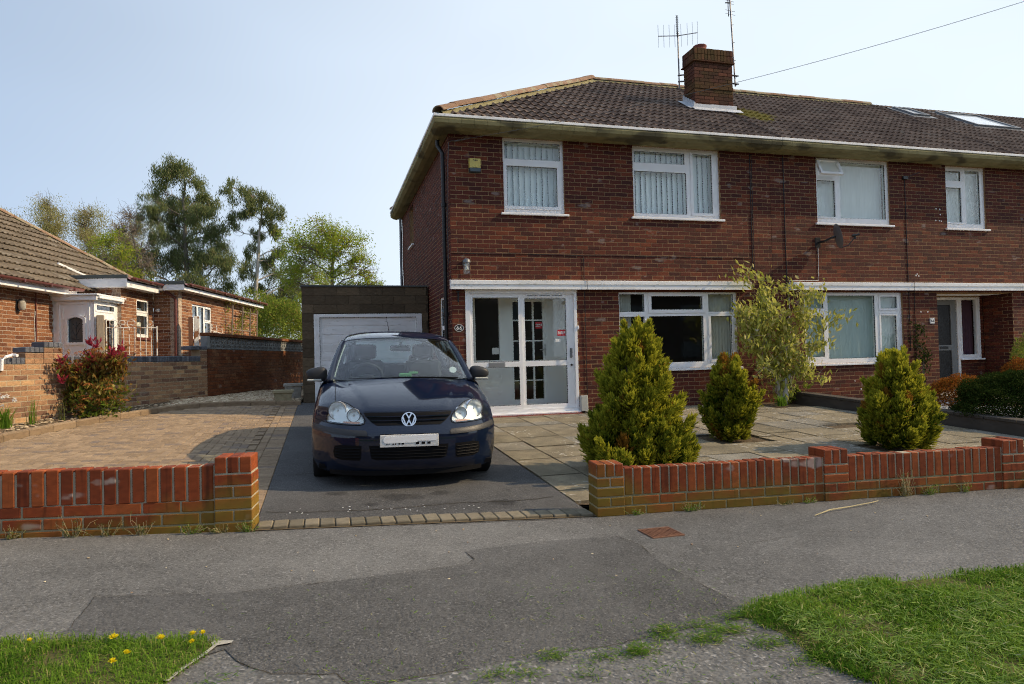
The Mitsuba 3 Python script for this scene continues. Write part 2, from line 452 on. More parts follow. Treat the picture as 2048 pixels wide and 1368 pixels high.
def oily(f):
    def fn(p, n, uv):
        c = f(p, n, uv)
        s = 0.0
        for x, y, r in ((0.62, 5.95, .22), (0.95, 6.05, .12), (0.35, 5.75, .10), (1.45, 5.6, .15), (0.1, 6.2, .13)):
            d = dr.sqrt(dr.square(p.x - x) + dr.square((p.y - y) * 1.2)) / r + 0.9 * (fbm(p.x * 9, p.y * 9, 1.0, 3) - 0.5)
            s = dr.maximum(s, 1 - smoothstep(0.4, 1.0, d))
        return c * (1 - 0.42 * s)
    return fn


def tarbump(sc):
    return lambda p, n, uv: 0.0035 * noise(p.x * 150 * sc, p.y * 150 * sc, 3.0) + 0.003 * noise(p.x * 70 * sc, p.y * 70 * sc, 7.0)


bsdf('m_pavement', tarmac((1.02, 1.0, 0.955), 0.134, 0.40, 0.85), 0.85, spec=0.25, bump=(tarbump(0.85), 0.002))
bsdf('m_patch', tarmac((1.02, 1.0, 0.965), 0.098, 0.25, 1.0), 0.85, spec=0.25, bump=(tarbump(1.0), 0.002))
bsdf('m_drive', oily(tarmac((1.02, 1.0, 0.98), 0.084, 0.22, 1.0)), 0.85, spec=0.25, bump=(tarbump(1.0), 0.002))
bsdf('m_crossover', tarmac((1.01, 1.0, 0.96), 0.135, 0.6, 0.62), 0.85, spec=0.25, bump=(tarbump(0.6), 0.002))
bsdf('m_earth', lambda p, n, uv: mix((0.075, 0.055, 0.035), (0.15, 0.115, 0.075), fbm(p.x * 11, p.y * 11, p.z * 11, 4)), 0.95, spec=0.1, bump=(lambda p, n, uv: 0.012 * fbm(p.x * 45, p.y * 45, 2.0, 3), 0.003))
bsdf('m_turf', lambda p, n, uv: mix((0.055, 0.055, 0.022), (0.13, 0.115, 0.05), fbm(p.x * 15, p.y * 15, p.z * 3, 4)), 0.95, spec=0.1)
bsdf('m_farground', lambda p, n, uv: mix((0.06, 0.075, 0.025), (0.11, 0.10, 0.05), fbm(p.x * 0.4, p.y * 0.4, 1.0, 4)), 0.95, spec=0.1)
bsdf('m_paver', lambda p, n, uv: mix(mix((0.205, 0.145, 0.090), (0.285, 0.205, 0.130), uv.x), (0.17, 0.13, 0.10), smoothstep(0.80, 0.97, uv.y)) * (0.72 + 0.55 * fbm(p.x * 26, p.y * 26, p.z * 26, 3)), 0.8, spec=0.2)
bsdf('m_paver_grey', lambda p, n, uv: mix((0.12, 0.105, 0.075), (0.20, 0.17, 0.12), uv.x) * (0.7 + 0.6 * fbm(p.x * 26, p.y * 26, p.z * 26, 3)), 0.85, spec=0.2)
bsdf('m_sand', lambda p, n, uv: mix((0.10, 0.075, 0.05), (0.16, 0.12, 0.07), fbm(p.x * 9, p.y * 9, 3.0, 3)), 0.95, spec=0.1)


def slabcol(p, n, uv):
    c = mix((0.17, 0.145, 0.098), (0.225, 0.19, 0.13), uv.x)
    c = mix(c, (0.19, 0.18, 0.155), 0.75 * smoothstep(0.55, 0.9, uv.y))
    g = fbm(p.x * 5, p.y * 5, 2.0, 4)
    c = c * (0.60 + 0.75 * g) * (0.85 + 0.3 * noise(p.x * 90, p.y * 90, 1.0))
    sp = smoothstep(0.80, 0.86, noise(p.x * 24, p.y * 24, 8.0)) * smoothstep(0.5, 0.7, noise(p.x * 3, p.y * 3, 2.0))
    return mix(c, (0.45, 0.43, 0.38), 0.6 * sp)


bsdf('m_slab', slabcol, 0.8, spec=0.25, bump=(lambda p, n, uv: 0.006 * fbm(p.x * 9, p.y * 9, 1.0, 3) + 0.002 * noise(p.x * 60, p.y * 60, 4.0), 0.004))
bsdf('m_joint', (0.045, 0.038, 0.028), 0.95, spec=0.1)
bsdf('m_pebble', lambda p, n, uv: mix(mix((0.28, 0.20, 0.115), (0.66, 0.55, 0.38), uv.x), (0.34, 0.22, 0.14), smoothstep(0.7, 1.0, uv.y)), 0.8, spec=0.2)
bsdf('m_slate', lambda p, n, uv: mix((0.20, 0.21, 0.23), (0.38, 0.39, 0.41), uv.x), 0.7)
bsdf('m_concrete', lambda p, n, uv: mix((0.30, 0.285, 0.245), (0.42, 0.40, 0.35), fbm(p.x * 8, p.y * 8, p.z * 8, 4)), 0.9, spec=0.15)
bsdf('m_screenblock', lambda p, n, uv: mix((0.19, 0.20, 0.20), (0.30, 0.31, 0.30), fbm(p.x * 8, p.y * 8, p.z * 8, 4)), 0.9, spec=0.15)
bsdf('m_urn', lambda p, n, uv: mix((0.26, 0.22, 0.13), (0.40, 0.35, 0.22), fbm(p.x * 14, p.y * 14, p.z * 14, 4)), 0.9, spec=0.15)
bsdf('m_darkwall', lambda p, n, uv: mix((0.055, 0.048, 0.042), (0.10, 0.085, 0.07), fbm(p.x * 6, p.y * 6, p.z * 12, 4)), 0.9, spec=0.15)
bsdf('m_rust', lambda p, n, uv: mix((0.13, 0.055, 0.03), (0.22, 0.105, 0.06), fbm(p.x * 30, p.y * 30, 1.0, 3)), 0.75, metallic=0.2)
bsdf('m_bark', lambda p, n, uv: mix((0.11, 0.095, 0.075), (0.22, 0.20, 0.17), fbm(p.x * 18, p.y * 18, p.z * 7, 3)), 0.9, spec=0.1)
bsdf('m_bark_pale', lambda p, n, uv: mix((0.34, 0.31, 0.27), (0.52, 0.48, 0.43), fbm(p.x * 18, p.y * 18, p.z * 9, 3)), 0.85, spec=0.15)
bsdf('m_twig', (0.22, 0.18, 0.15), 0.9, spec=0.1)
bsdf('m_straw', (0.45, 0.38, 0.22), 0.9, spec=0.1)


def leafmat(name, a, b, c, trans=0.7, rough=0.5):
    """two-sided leaf: colour from uv.x (young to old) and uv.y (chance)"""
    col = lambda p, n, uv: mix(mix(a, b, uv.x), c, smoothstep(0.82, 0.98, uv.y))
    scene[name] = {'type': 'principledthin', 'base_color': proc(col), 'roughness': rough, 'diff_trans': trans, 'eta': 1.4, 'spec_trans': 0.0}
    return name


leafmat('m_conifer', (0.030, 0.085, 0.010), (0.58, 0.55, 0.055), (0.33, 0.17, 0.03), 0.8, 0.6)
leafmat('m_magnolia', (0.32, 0.36, 0.06), (0.60, 0.58, 0.17), (0.64, 0.58, 0.28), 1.0)
leafmat('m_photinia', (0.11, 0.17, 0.025), (0.24, 0.085, 0.03), (0.42, 0.34, 0.10), 0.6, 0.3)
leafmat('m_photinia_red', (0.30, 0.03, 0.05), (0.44, 0.06, 0.10), (0.20, 0.03, 0.03), 0.7, 0.35)
leafmat('m_flowerhead', (0.44, 0.17, 0.055), (0.56, 0.25, 0.09), (0.36, 0.11, 0.05), 0.6, 0.8)
leafmat('m_grass', (0.060, 0.145, 0.014), (0.215, 0.355, 0.045), (0.42, 0.40, 0.15), 0.9, 0.5)
leafmat('m_cut', (0.10, 0.20, 0.03), (0.25, 0.36, 0.09), (0.46, 0.46, 0.22), 0.6, 0.6)
leafmat('m_weed', (0.08, 0.12, 0.03), (0.22, 0.22, 0.08), (0.42, 0.28, 0.12), 0.7, 0.6)
leafmat('m_hedge', (0.018, 0.034, 0.008), (0.045, 0.068, 0.014), (0.09, 0.10, 0.025), 0.3, 0.5)
leafmat('m_orange', (0.24, 0.075, 0.015), (0.38, 0.15, 0.03), (0.14, 0.11, 0.02), 0.6, 0.6)
leafmat('m_eucalypt', (0.105, 0.14, 0.06), (0.27, 0.31, 0.12), (0.36, 0.32, 0.16), 0.9, 0.5)
leafmat('m_birch', (0.30, 0.29, 0.10), (0.48, 0.46, 0.19), (0.50, 0.40, 0.22), 1.0, 0.6)
leafmat('m_spring', (0.22, 0.31, 0.03), (0.46, 0.52, 0.07), (0.46, 0.36, 0.08), 1.0, 0.6)
leafmat('m_bush', (0.14, 0.20, 0.03), (0.34, 0.40, 0.07), (0.36, 0.28, 0.08), 0.9, 0.6)
leafmat('m_petal_white', (0.75, 0.75, 0.72), (0.85, 0.85, 0.83), (0.75, 0.62, 0.62), 0.6, 0.6)
leafmat('m_petal_yellow', (0.80, 0.66, 0.02), (0.88, 0.78, 0.04), (0.8, 0.62, 0.02), 0.6, 0.6)
# the car
scene['m_paint'] = {'type': 'twosided', 'nested': {'type': 'principled', 'base_color': {'type': 'rgb', 'value': [0.004, 0.009, 0.027]}, 'roughness': 0.05, 'metallic': 0.0, 'specular': 0.52, 'clearcoat': 0.5, 'clearcoat_gloss': 1.0}}
bsdf('m_plastic', (0.022, 0.023, 0.026), 0.5)
bsdf('m_grille', (0.006, 0.006, 0.007), 0.6, spec=0.12)
bsdf('m_tyre', lambda p, n, uv: mix((0.014, 0.014, 0.015), (0.03, 0.028, 0.026), fbm(p.x * 20, p.y * 20, p.z * 20, 3)), 0.8, spec=0.2)
bsdf('m_chrome', (0.78, 0.78, 0.80), 0.16, metallic=1.0)
bsdf('m_reflector', (0.80, 0.81, 0.83), 0.25, metallic=0.85)
bsdf('m_lampbody', (0.90, 0.92, 0.95), 0.35, metallic=0.1)
bsdf('m_amber', (0.55, 0.30, 0.22), 0.3)
bsdf('m_plate', lambda p, n, uv: mix((0.70, 0.70, 0.68), (0.62, 0.62, 0.61), noise(p.x * 40, p.y * 40, p.z * 40)), 0.35)
bsdf('m_platewhite', (0.88, 0.88, 0.88), 0.5)
bsdf('m_seat', (0.022, 0.024, 0.03), 0.85)
bsdf('m_trim', (0.035, 0.037, 0.042), 0.7)
bsdf('m_navy', (0.012, 0.016, 0.04), 0.35)
bsdf('m_green', (0.10, 0.35, 0.10), 0.5)
bsdf('m_lightgrey', (0.42, 0.43, 0.40), 0.7)
bsdf('m_doorgrey', (0.20, 0.21, 0.21), 0.5)

# ================================================================== THE GROUND
rng = np.random.default_rng(11)
far = Polygon([(-400, -60), (400, -60), (400, 600), (-400, 600)])
obj('ground', sheet(far, -0.07, step=0), 'm_farground', kind='structure')
pav = Polygon([(-14, 0.2), (20, 0.2), (20, 4.25), (2.05, 5.02), (-0.5, 5.24), (-9, 6.3), (-14, 6.9)])
obj('pavement', sheet(pav, 0.0), 'm_pavement', kind='structure')
road = Polygon([(-60, -7.5), (60, -7.5), (60, 0.2), (-60, 0.2)])
obj('road', sheet(road, -0.05), 'm_drive', kind='structure')
# the darker strip where the tarmac was dug up and laid again
patch = Polygon([(-1.3, 3.10), (-1.12, 3.53), (-1.145, 3.95), (-0.43, 3.835), (0.30, 3.945), (0.80, 4.02), (0.86, 4.12), (0.84, 4.30), (0.95, 4.34), (1.40, 4.42), (1.93, 4.42),
                 (1.98, 4.18), (1.93, 3.75), (1.95, 3.35), (1.97, 2.98), (1.90, 2.86), (1.55, 2.80), (1.2, 2.72), (0.7, 2.68), (0.25, 2.62), (0.08, 2.60), (0.02, 2.74), (-0.22, 2.80), (-0.36, 2.97), (-0.42, 3.10), (-0.55, 3.02), (-0.9, 3.05)])
obj('tarmac_patch', sheet(patch, 0.004, step=0.6), 'm_patch', kind='structure')
cross = Polygon([(-0.22, 2.795), (0.02, 2.735), (0.08, 2.595), (0.25, 2.615), (0.7, 2.675), (1.2, 2.715), (1.55, 2.795), (1.90, 2.855), (2.05, 2.9), (2.1, 2.0), (2.2, 0.3), (-1.0, 0.3), (-0.75, 2.4), (-0.36, 2.95)])
obj('crossover', sheet(cross, 0.008, step=0.6), 'm_crossover', kind='structure')
# the drive
drive = Polygon([(-0.50, 5.42), (2.02, 5.25), (2.02, 14.25), (-0.50, 14.25)])
obj('driveway', sheet(drive, 0.012), 'm_drive', kind='structure')
# cracks in the drive: thin dark seams sunk in a raised film of tar
for pts in ([(-0.46, 5.66), (-0.1, 5.60), (0.25, 5.575), (0.7, 5.60), (1.1, 5.66), (1.55, 5.62), (2.0, 5.72)], [(-0.48, 7.05), (-0.2, 7.10), (0.1, 7.12), (0.6, 7.13)]):
    p = []
    for (a, b), (c, d) in zip(pts[:-1], pts[1:]):
        for t in np.linspace(0, 1, 6)[:-1]:
            p.append((a + (c - a) * t + rng.normal(0, .006), b + (d - b) * t + rng.normal(0, .010)))
    obj('crack', sheet(LineString(p).buffer(0.005), 0.0165, step=0), 'm_joint', 'driveway')

# sett strip across the mouth of the drive
obj('sett_strip', sheet(Polygon([(-0.50, 5.20), (2.04, 5.02), (2.04, 5.235), (-0.50, 5.425)]), 0.006), 'm_sand', kind='structure')
n = 23
for i in range(n):
    t0, t1 = i / n, (i + 1) / n
    x0, x1 = -0.49 + 2.51 * t0 + .004, -0.49 + 2.51 * t1 - .004
    y0 = 5.215 - 0.172 * (t0 + t1) / 2
    j = rng.normal(0, .004, 4)
    v, f = cbx(x0, x1, y0 + j[0], y0 + .195 + j[1], 0, .06, .006)
    cxm, cym = (x0 + x1) / 2, y0 + .1
    v = v + [0, 0, float(G(cxm, cym)) - .036 + j[2] * .5]
    obj('sett', (v, f), 'm_paver_grey', 'sett_strip', uv=np.repeat([rng.random(2)], len(v), 0))

# block paving to the left of the drive
KERB = np.array([(-5.6, 5.7), (-5.0, 6.9), (-4.45, 8.2), (-3.86, 9.80), (-3.72, 10.28), (-3.52, 10.96), (-3.08, 12.0), (-2.67, 12.95), (-2.42, 13.35), (-2.1, 13.6), (-1.54, 13.78), (-0.98, 13.79), (-0.45, 13.76)])
field = Polygon([(-0.50, 5.40), (-0.50, 13.74)] + [tuple(p) for p in KERB[::-1]] + [(-5.4, 5.65)])
obj('block_paving', sheet(field, -0.004), 'm_sand', kind='structure')
pieces = []


def paver(x, y, lx, ly, rot=0.0):
    if not field.buffer(-0.03).contains(Point(x, y)):
        return
    v, f = cbx(-lx / 2 + .002, lx / 2 - .002, -ly / 2 + .002, ly / 2 - .002, -.03, .010 + rng.normal(0, .0013), .004)
    c, s = math.cos(rot), math.sin(rot)
    v = np.c_[v[:, 0] * c - v[:, 1] * s + x, v[:, 0] * s + v[:, 1] * c + y, v[:, 2] + rng.normal(0, .004) * v[:, 0] + rng.normal(0, .004) * v[:, 1]]
    v[:, 2] += G(v[:, 0], v[:, 1])
    pieces.append((v, f, rng.random(2)))


for i in range(83):                                            # border: a soldier row against the drive, a stretcher row beside it
    paver(-0.605, 5.45 + i * .1, .2, .1)
for i in range(41):
    paver(-0.755, 5.50 + i * .2, .1, .2)
for ix in range(0, 52):
    for iy in range(0, 86):
        k = (ix - iy) % 4
        x0, y0 = -0.81 - ix * .1, 5.5 + iy * .1
        if k == 0:
            paver(x0 - .1, y0 + .05, .2, .1)
        elif k == 3:
            paver(x0 - .05, y0 + .1, .1, .2)
emit('block_paving', 'paver', pieces, 'm_paver', 300, 'paver_field')

# raised kerb of edging blocks round the paving
kl = LineString(KERB)
ns = int(kl.length / .45)
kk = tag(key('kerb'), kind='structure')
for i in range(ns):
    pts = [np.array(kl.interpolate(kl.length * (i + t) / ns * 1.0 + (0.004 if t == 0 else -.004 if t == 1 else 0)).coords[0]) for t in (0, .5, 1)]
    L, F = [], []
    ring = [(-.0, -.05), (.0, .075), (.012, .092), (.10, .092), (.115, .075), (.115, -.05)]
    for q, p in enumerate(pts):
        d = pts[min(q + 1, 2)] - pts[max(q - 1, 0)]
        d /= np.linalg.norm(d)
        nrm = np.array([-d[1], d[0]])
        for o, z in ring:
            L.append([p[0] + nrm[0] * o, p[1] + nrm[1] * o, float(G(*p)) + z])
    m = len(ring)
    for q in range(2):
        for a in range(m):
            b = (a + 1) % m
            F += [[q * m + a, q * m + b, (q + 1) * m + b], [q * m + a, (q + 1) * m + b, (q + 1) * m + a]]
    for a in range(1, m - 1):
        F += [[0, a, a + 1], [2 * m, 2 * m + a + 1, 2 * m + a]]
    obj('edging_block', (np.array(L), np.array(F)), 'm_paver', 'kerb', uv=np.repeat([[rng.random(), rng.random() * .8]], len(L), 0))

# bed between kerb and boundary wall: soil to the left, gravel to the right
WA, WM, WE = np.array([-4.30, 11.10]), np.array([-2.36, 15.50]), np.array([-0.68, 21.70])
wl = WA + (WA - WM) / np.linalg.norm(WA - WM) * 6.0
off = [tuple(p) for p in np.array(kl.parallel_offset(0.06, 'left').coords)]
bed = Polygon([tuple(p) for p in KERB + np.array([-.02, .03])] + [(-0.44, 14.2), (-0.44, 21.5), tuple(WE), tuple(WM), tuple(WA), tuple(wl)]).buffer(0)
soil = bed.intersection(Polygon([(-12, 0), (-2.9, 11.5), (-2.75, 14.2), (-3.6, 15), (-12, 20)]))
gravel = bed.difference(soil)
obj('planting_bed', sheet(soil, 0.05), 'm_earth', kind='structure')
obj('gravel_bed', sheet(gravel, 0.04), 'm_earth', kind='structure')


def inside(poly, n, rng):
    a, b, c, d = poly.bounds
    out = []
    while len(out) < n:
        p = (rng.uniform(a, c), rng.uniform(b, d))
        if poly.contains(Point(p)):
            out.append(p)
    return np.array(out)


def stones(poly, n, r0, r1, dz, rng, flat=0.65):
    base = trimesh.creation.icosphere(subdivisions=1, radius=1.0)
    bv, bf = np.array(base.vertices), np.array(base.faces)
    p = inside(poly, n, rng)
    V, F, U = [], [], []
    for i, (x, y) in enumerate(p):
        s = rng.uniform(r0, r1)
        v = bv * (1 + rng.normal(0, .10, (len(bv), 1))) * [s * rng.uniform(.7, 1.3), s, s * flat]
        v, _ = tf((v, bf), rng.uniform(0, 6.28), (x, y, float(G(x, y)) + dz + s * .3))
        V.append(v); F.append(bf + i * len(bv)); U.append(np.repeat([rng.random(2)], len(bv), 0))
    return (np.vstack(V), np.vstack(F)), np.vstack(U)


near_gravel = gravel.intersection(sbox(-4, 11, 0, 18.5)).buffer(-.02)
m, uv = stones(near_gravel, 3800, .018, .038, .045, rng)
obj('gravel', m, 'm_pebble', uv=uv, label='loose buff and brown pebbles covering the bed along the old boundary wall', cat='gravel', kind='stuff')
m, uv = stones(soil.intersection(sbox(-4.7, 9.3, -2.6, 14)).buffer(-.02), 420, .010, .030, .05, rng, .35)
obj('bark_chips', m, 'm_pebble', uv=uv, label='scattered stones and bark chips on the dark soil under the red shrub', cat='chippings', kind='stuff')

# patio of stone slabs to the right of the drive
patio = Polygon([(2.03, 5.50), (2.03, 11.10), (4.45, 11.10), (4.45, 11.48), (8.62, 11.48), (8.62, 5.06), (2.4, 5.36)])
beds = [sbox(4.74, 7.58, 5.56, 8.32), sbox(6.95, 8.15, 7.65, 8.55), sbox(7.75, 10.55, 8.62, 11.5), Point(3.02, 6.42).buffer(.28), sbox(6.2, 6.35, 6.85, 7.0), sbox(2.0, 5.0, 8.7, 5.52)]
obj('patio', sheet(patio, -0.03), 'm_joint', kind='structure')
for i, b in enumerate(beds):
    b = b.intersection(patio)
    if not b.is_empty:
        obj('planting_pocket', sheet(b, -0.012, step=.3), 'm_earth', kind='structure')
allbeds = unary_union(beds)
slabs = []
x = 2.03
widths = [.46, .60, .46, .60, .60, .46, .60, .46, .60, .46, .60, .46, .60]
for w in widths:
    y = 5.50 + rng.uniform(-.5, 0)
    while y < 11.5:
        h = rng.choice([.30, .45, .60, .75, .90], p=[.1, .25, .3, .2, .15])
        s = sbox(x + .006, y + .006, x + w - .006, y + h - .006).intersection(patio).difference(allbeds)
        for q in getattr(s, 'geoms', [s]):
            if q.geom_type == 'Polygon' and q.area > .01:
                slabs.append(q)
        y += h
    x += w
for q in slabs:
    v, f = trimesh.creation.triangulate_polygon(q.buffer(-.004), engine='earcut')
    e = trimesh.creation.extrude_polygon(q.buffer(-.003, join_style=2), .05, engine='earcut')
    v = np.array(e.vertices)
    top = v[:, 2] > .02
    c = q.centroid
    tx, ty, tz = rng.normal(0, .006), rng.normal(0, .006), rng.normal(0, .002)
    v[:, 2] = G(v[:, 0], v[:, 1]) + np.where(top, .016 + tz + tx * (v[:, 0] - c.x) + ty * (v[:, 1] - c.y), -.04)
    obj('slab', (v, np.array(e.faces)), 'm_slab', 'patio', uv=np.repeat([rng.random(2)], len(v), 0))

# garden and drive of the next house
obj('front_garden', sheet(Polygon([(8.62, 4.95), (8.62, 11.52), (26, 11.52), (26, 3.8)]), -0.02), 'm_earth', kind='structure')
m, uv = stones(sbox(8.95, 7.0, 11.6, 11.3), 2600, .018, .034, -.01, rng, .4)
obj('slate_chippings', m, 'm_slate', uv=uv, label='grey slate chippings on the ground of the right-hand garden', cat='chippings', kind='stuff')
obj('garden_path', sheet(Polygon([(12.3, 4.6), (12.3, 12.3), (14.6, 12.3), (14.6, 4.4)]), 0.0), 'm_concrete', kind='structure')

# low dark wall between the two front gardens
fr = Fr((8.66, 5.05), (0, 1), (-1, 0))
k = obj('low_wall', fr.m(join([cbx(0, 6.40, -.20, 0, -.1, .17, .004)])), 'm_darkwall', label='low dark wall between the paved garden and the slate garden', cat='wall')
v, f = scene[k]['filename'] and meshkit.WRITTEN[scene[k]['filename']][:2]
vv = np.array(v, float)
vv[:, 2] += G(vv[:, 0], vv[:, 1])
scene[k] = mikit.ply((vv, f), 'm_darkwall')
for i in range(14):
    a = i * .457
    v, f = fr.m(cbx(a + .004, a + .450, -.215, .015, .172, .215, .006))
    v[:, 2] += G(v[:, 0], v[:, 1])
    obj('coping_stone', (v, f), 'm_darkwall', 'low_wall')

# ------------------------------------------------------------------ inspection cover in the pavement
z = .006
k = obj('inspection_cover', join([cbx(2.140, 2.385, 4.290, 4.302, -.02, .008, .002), cbx(2.140, 2.385, 4.520, 4.532, -.02, .008, .002), cbx(2.140, 2.152, 4.3025, 4.5195, -.02, .008, .002), cbx(2.373, 2.385, 4.3025, 4.5195, -.02, .008, .002)]), 'm_rust',
        label='rusty square iron inspection cover set into the pavement', cat='drain cover')
ribs = [bx(2.155, 2.370, 4.305, 4.517, -.02, .004)]
for i in range(9):
    for j in range(9):
        x, y = 2.165 + i * .0235, 4.315 + j * .0235
        ribs.append(tf(cbx(-.009, .009, -.003, .003, 0, .005, .0012), PI / 4 if (i + j) % 2 else -PI / 4, (x, y, .0042)))
obj('lid', join(ribs), 'm_rust', k)
obj('pale_edging', sheet(Polygon([(-0.49, 3.19), (-0.395, 3.17), (-0.40, 3.145), (-0.455, 3.13), (-0.485, 3.05), (-0.535, 2.95), (-0.58, 2.83), (-0.60, 2.84), (-0.545, 2.97), (-0.50, 3.06), (-0.472, 3.13)]), .012, step=0), 'm_concrete', kind='structure')

# seams round the relaid strip, and a few cracks in the old tarmac
rng = np.random.default_rng(66)


def seam(holder, pts, w, dz=.0065):
    p = []
    for (a, b), (c, d) in zip(pts[:-1], pts[1:]):
        m = max(2, int(math.hypot(c - a, d - b) / .04))
        for t in np.linspace(0, 1, m)[:-1]:
            p.append((a + (c - a) * t + rng.normal(0, .004), b + (d - b) * t + rng.normal(0, .005)))
    i = 0
    while i < len(p) - 3:
        n = int(rng.integers(3, 12))
        q = p[i:i + n]
        if len(q) > 1 and rng.random() < .78:
            obj('seam', sheet(LineString(q).buffer(w * rng.uniform(.5, 1.2)), dz, step=0), 'm_joint', holder)
        i += n - 1


seam('tarmac_patch', [(-1.12, 3.53), (-1.145, 3.95), (-0.43, 3.835), (0.30, 3.945), (0.80, 4.02), (0.86, 4.12), (0.84, 4.30)], .0026)
seam('tarmac_patch', [(1.93, 4.42), (1.98, 4.18), (1.93, 3.75), (1.95, 3.35), (1.97, 2.98)], .0030)
seam('crossover', [(-0.36, 2.95), (-0.22, 2.80), (0.02, 2.735), (0.08, 2.60), (0.25, 2.62), (0.7, 2.68), (1.2, 2.72), (1.55, 2.80), (1.9, 2.86)], .0028, .0105)
seam('pavement', [(-.50, 5.18), (.6, 5.10), (2.02, 4.99)], .004, .003)
seam('pavement', [(1.98, 4.18), (2.5, 3.95), (3.1, 4.02), (3.6, 3.75)], .0016, .003)
obj('pale_edging', sheet(Polygon([(1.90, 2.93), (2.02, 3.0), (2.06, 2.98), (1.95, 2.90)]), .012, step=0), 'm_concrete', kind='structure')

# ================================================================== THE BRICK HOUSES
D = 11.51                                                      # the plane of the front walls
FACE = Fr((0, D), (1, 0), (0, -1))                             # s = x, n towards the street
SIDE = Fr((2.115, D), (0, 1), (-1, 0))
rng = np.random.default_rng(5)


def rect(a, b, c, d):
    return sbox(a, c, b, d)


def window(house, fr, r, glass, sash=(), rec=0.045, sill=True, dpt=0.07, bars=True, mat='m_upvc', label=None):
    """white plastic window: frame (the holder), a sash round each opening light, panes; r and glass as (s0, s1, z0, z1)"""
    s0, s1, z0, z1 = r
    poly = rect(*r)
    for g in list(glass) + [(a[0] - .004, a[1] + .004, a[2] - .004, a[3] + .004) for a in sash]:
        poly = poly.difference(rect(*g))
    k = obj('window', fr.m(plate(poly, -rec, -rec - dpt)), mat, house)
    if label:
        tag(k, label)
    for a in sash:
        inner = [g for g in glass if g[0] > a[0] and g[1] < a[1] and g[2] > a[2] and g[3] < a[3]]
        p = rect(*a)
        for g in inner:
            p = p.difference(rect(*g))
        obj('sash', fr.m(plate(p, -rec + .012, -rec - dpt + .01)), mat, k)
    for g in glass:
        e = .006
        p = rect(g[0] - .001, g[1] + .001, g[2] - .001, g[3] + .001).difference(rect(g[0] + e, g[1] - e, g[2] + e, g[3] - e))
        obj('seal', fr.m(plate(p, -rec - .012, -rec - .026)), 'm_seal', k)
        v = fr(np.array([g[0], g[1], g[1], g[0]]), -rec - .028, np.array([g[2], g[2], g[3], g[3]]))
        obj('pane', (v, np.array([[0, 1, 2], [0, 2, 3]])), 'm_glass', k)
    if sill:
        obj('sill', fr.m(cbx(s0 - .055, s1 + .065, -rec - .02, .045, z0 - .045, z0 - .004, .006)), mat, k)
    return k


def blinds(holder, fr, a, b, z0, z1, n, mat, ang=0.9, w=.089, rng=rng):
    """vertical slat blind behind a window"""
    stp = w * .82
    cnt = int((b - a) / stp)
    for i in range(cnt):
        t = ang + rng.normal(0, .05)
        s = a + (i + .5) * (b - a) / cnt
        c, q = math.cos(t) * w / 2, math.sin(t) * w / 2
        u = np.linspace(-1, 1, 4)
        bow = .006 * (1 - u ** 2)
        V = np.concatenate([np.stack([s + u * c + bow * math.sin(t), n + u * q - bow * math.cos(t), np.full(4, zz)], 1) for zz in (z0, z1)])
        F = np.array([[j, j + 1, j + 5] for j in range(3)] + [[j, j + 5, j + 4] for j in range(3)])
        obj('blind_slat', fr.m((V, F)), mat, holder)
    obj('blind_rail', fr.m(bx(a - .02, b + .02, n - .025, n + .025, z1, z1 + .03)), mat, holder)


def curtain(holder, fr, a, b, z0, z1, n, mat, waves=7, amp=.03):
    u = np.linspace(0, 1, waves * 8)
    V = np.concatenate([np.stack([a + u * (b - a), n + amp * np.sin(u * waves * 2 * PI + np.sin(u * 9)), np.full(len(u), zz)], 1) for zz in (z0, z1)])
    m = len(u)
    F = np.array([[j, j + 1, j + 1 + m] for j in range(m - 1)] + [[j, j + 1 + m, j + m] for j in range(m - 1)])
    obj('curtain', fr.m((V, F)), mat, holder, smooth=True)


# openings in the front, (s0, s1, z0, z1)
W1, W2 = (3.075, 4.205, 3.80, 5.125), (5.553, 7.365, 3.80, 5.125)
W3, W4 = (9.550, 11.340, 3.80, 5.125), (12.805, 13.880, 3.78, 5.115)
DR, WL, WR, PO = (2.345, 4.375, 0.27, 2.445), (5.200, 7.660, 0.985, 2.435), (9.170, 11.565, 0.985, 2.43), (12.455, 14.512, 0.25, 2.40)
ZT = 5.14

HA = thing('brick_house', 'red brick house numbered 66 with a white glazed front door, hipped end of the terrace', 'house')
HB = thing('brick_house', 'red brick house next door on the right, open window upstairs and recessed dark door', 'house')
HC = thing('brick_house', 'house at the far right edge of the terrace, two roof windows in its slope', 'house')


def front(house, x0, x1, holes, seed):
    rg = np.random.default_rng(seed)
    p = rect(x0 + (.012 if house == HA else 0), x1, 0.0, ZT + .2)
    for h in holes:
        p = p.difference(rect(*h))
    obj('wall', FACE.m(plate(p, -.0035, -.25)), 'm_mortar_house', house)
    w = house + '__wall'
    rows = courses(x1 - x0, .27, ZT + .01, .0762, .2286, [(a - x0, b - x0, c, d) for a, b, c, d in holes], rg, start=.0)
    pcs = [(*brick(FACE, x0 + a, x0 + b, c, d, 0.0, rng=rg), np.array([rg.random(), rg.random()])) for a, b, c, d in rows]
    emit(w, 'brick', pcs, 'm_brick_house', 300)


front(HA, 2.115, 8.47, [W1, W2, DR, WL], 1)
front(HB, 8.474, 14.85, [W3, W4, WR, PO], 2)
front(HC, 14.854, 20.5, [(16.2, 17.6, 3.8, 5.12), (15.6, 18.2, 1.0, 2.4)], 3)

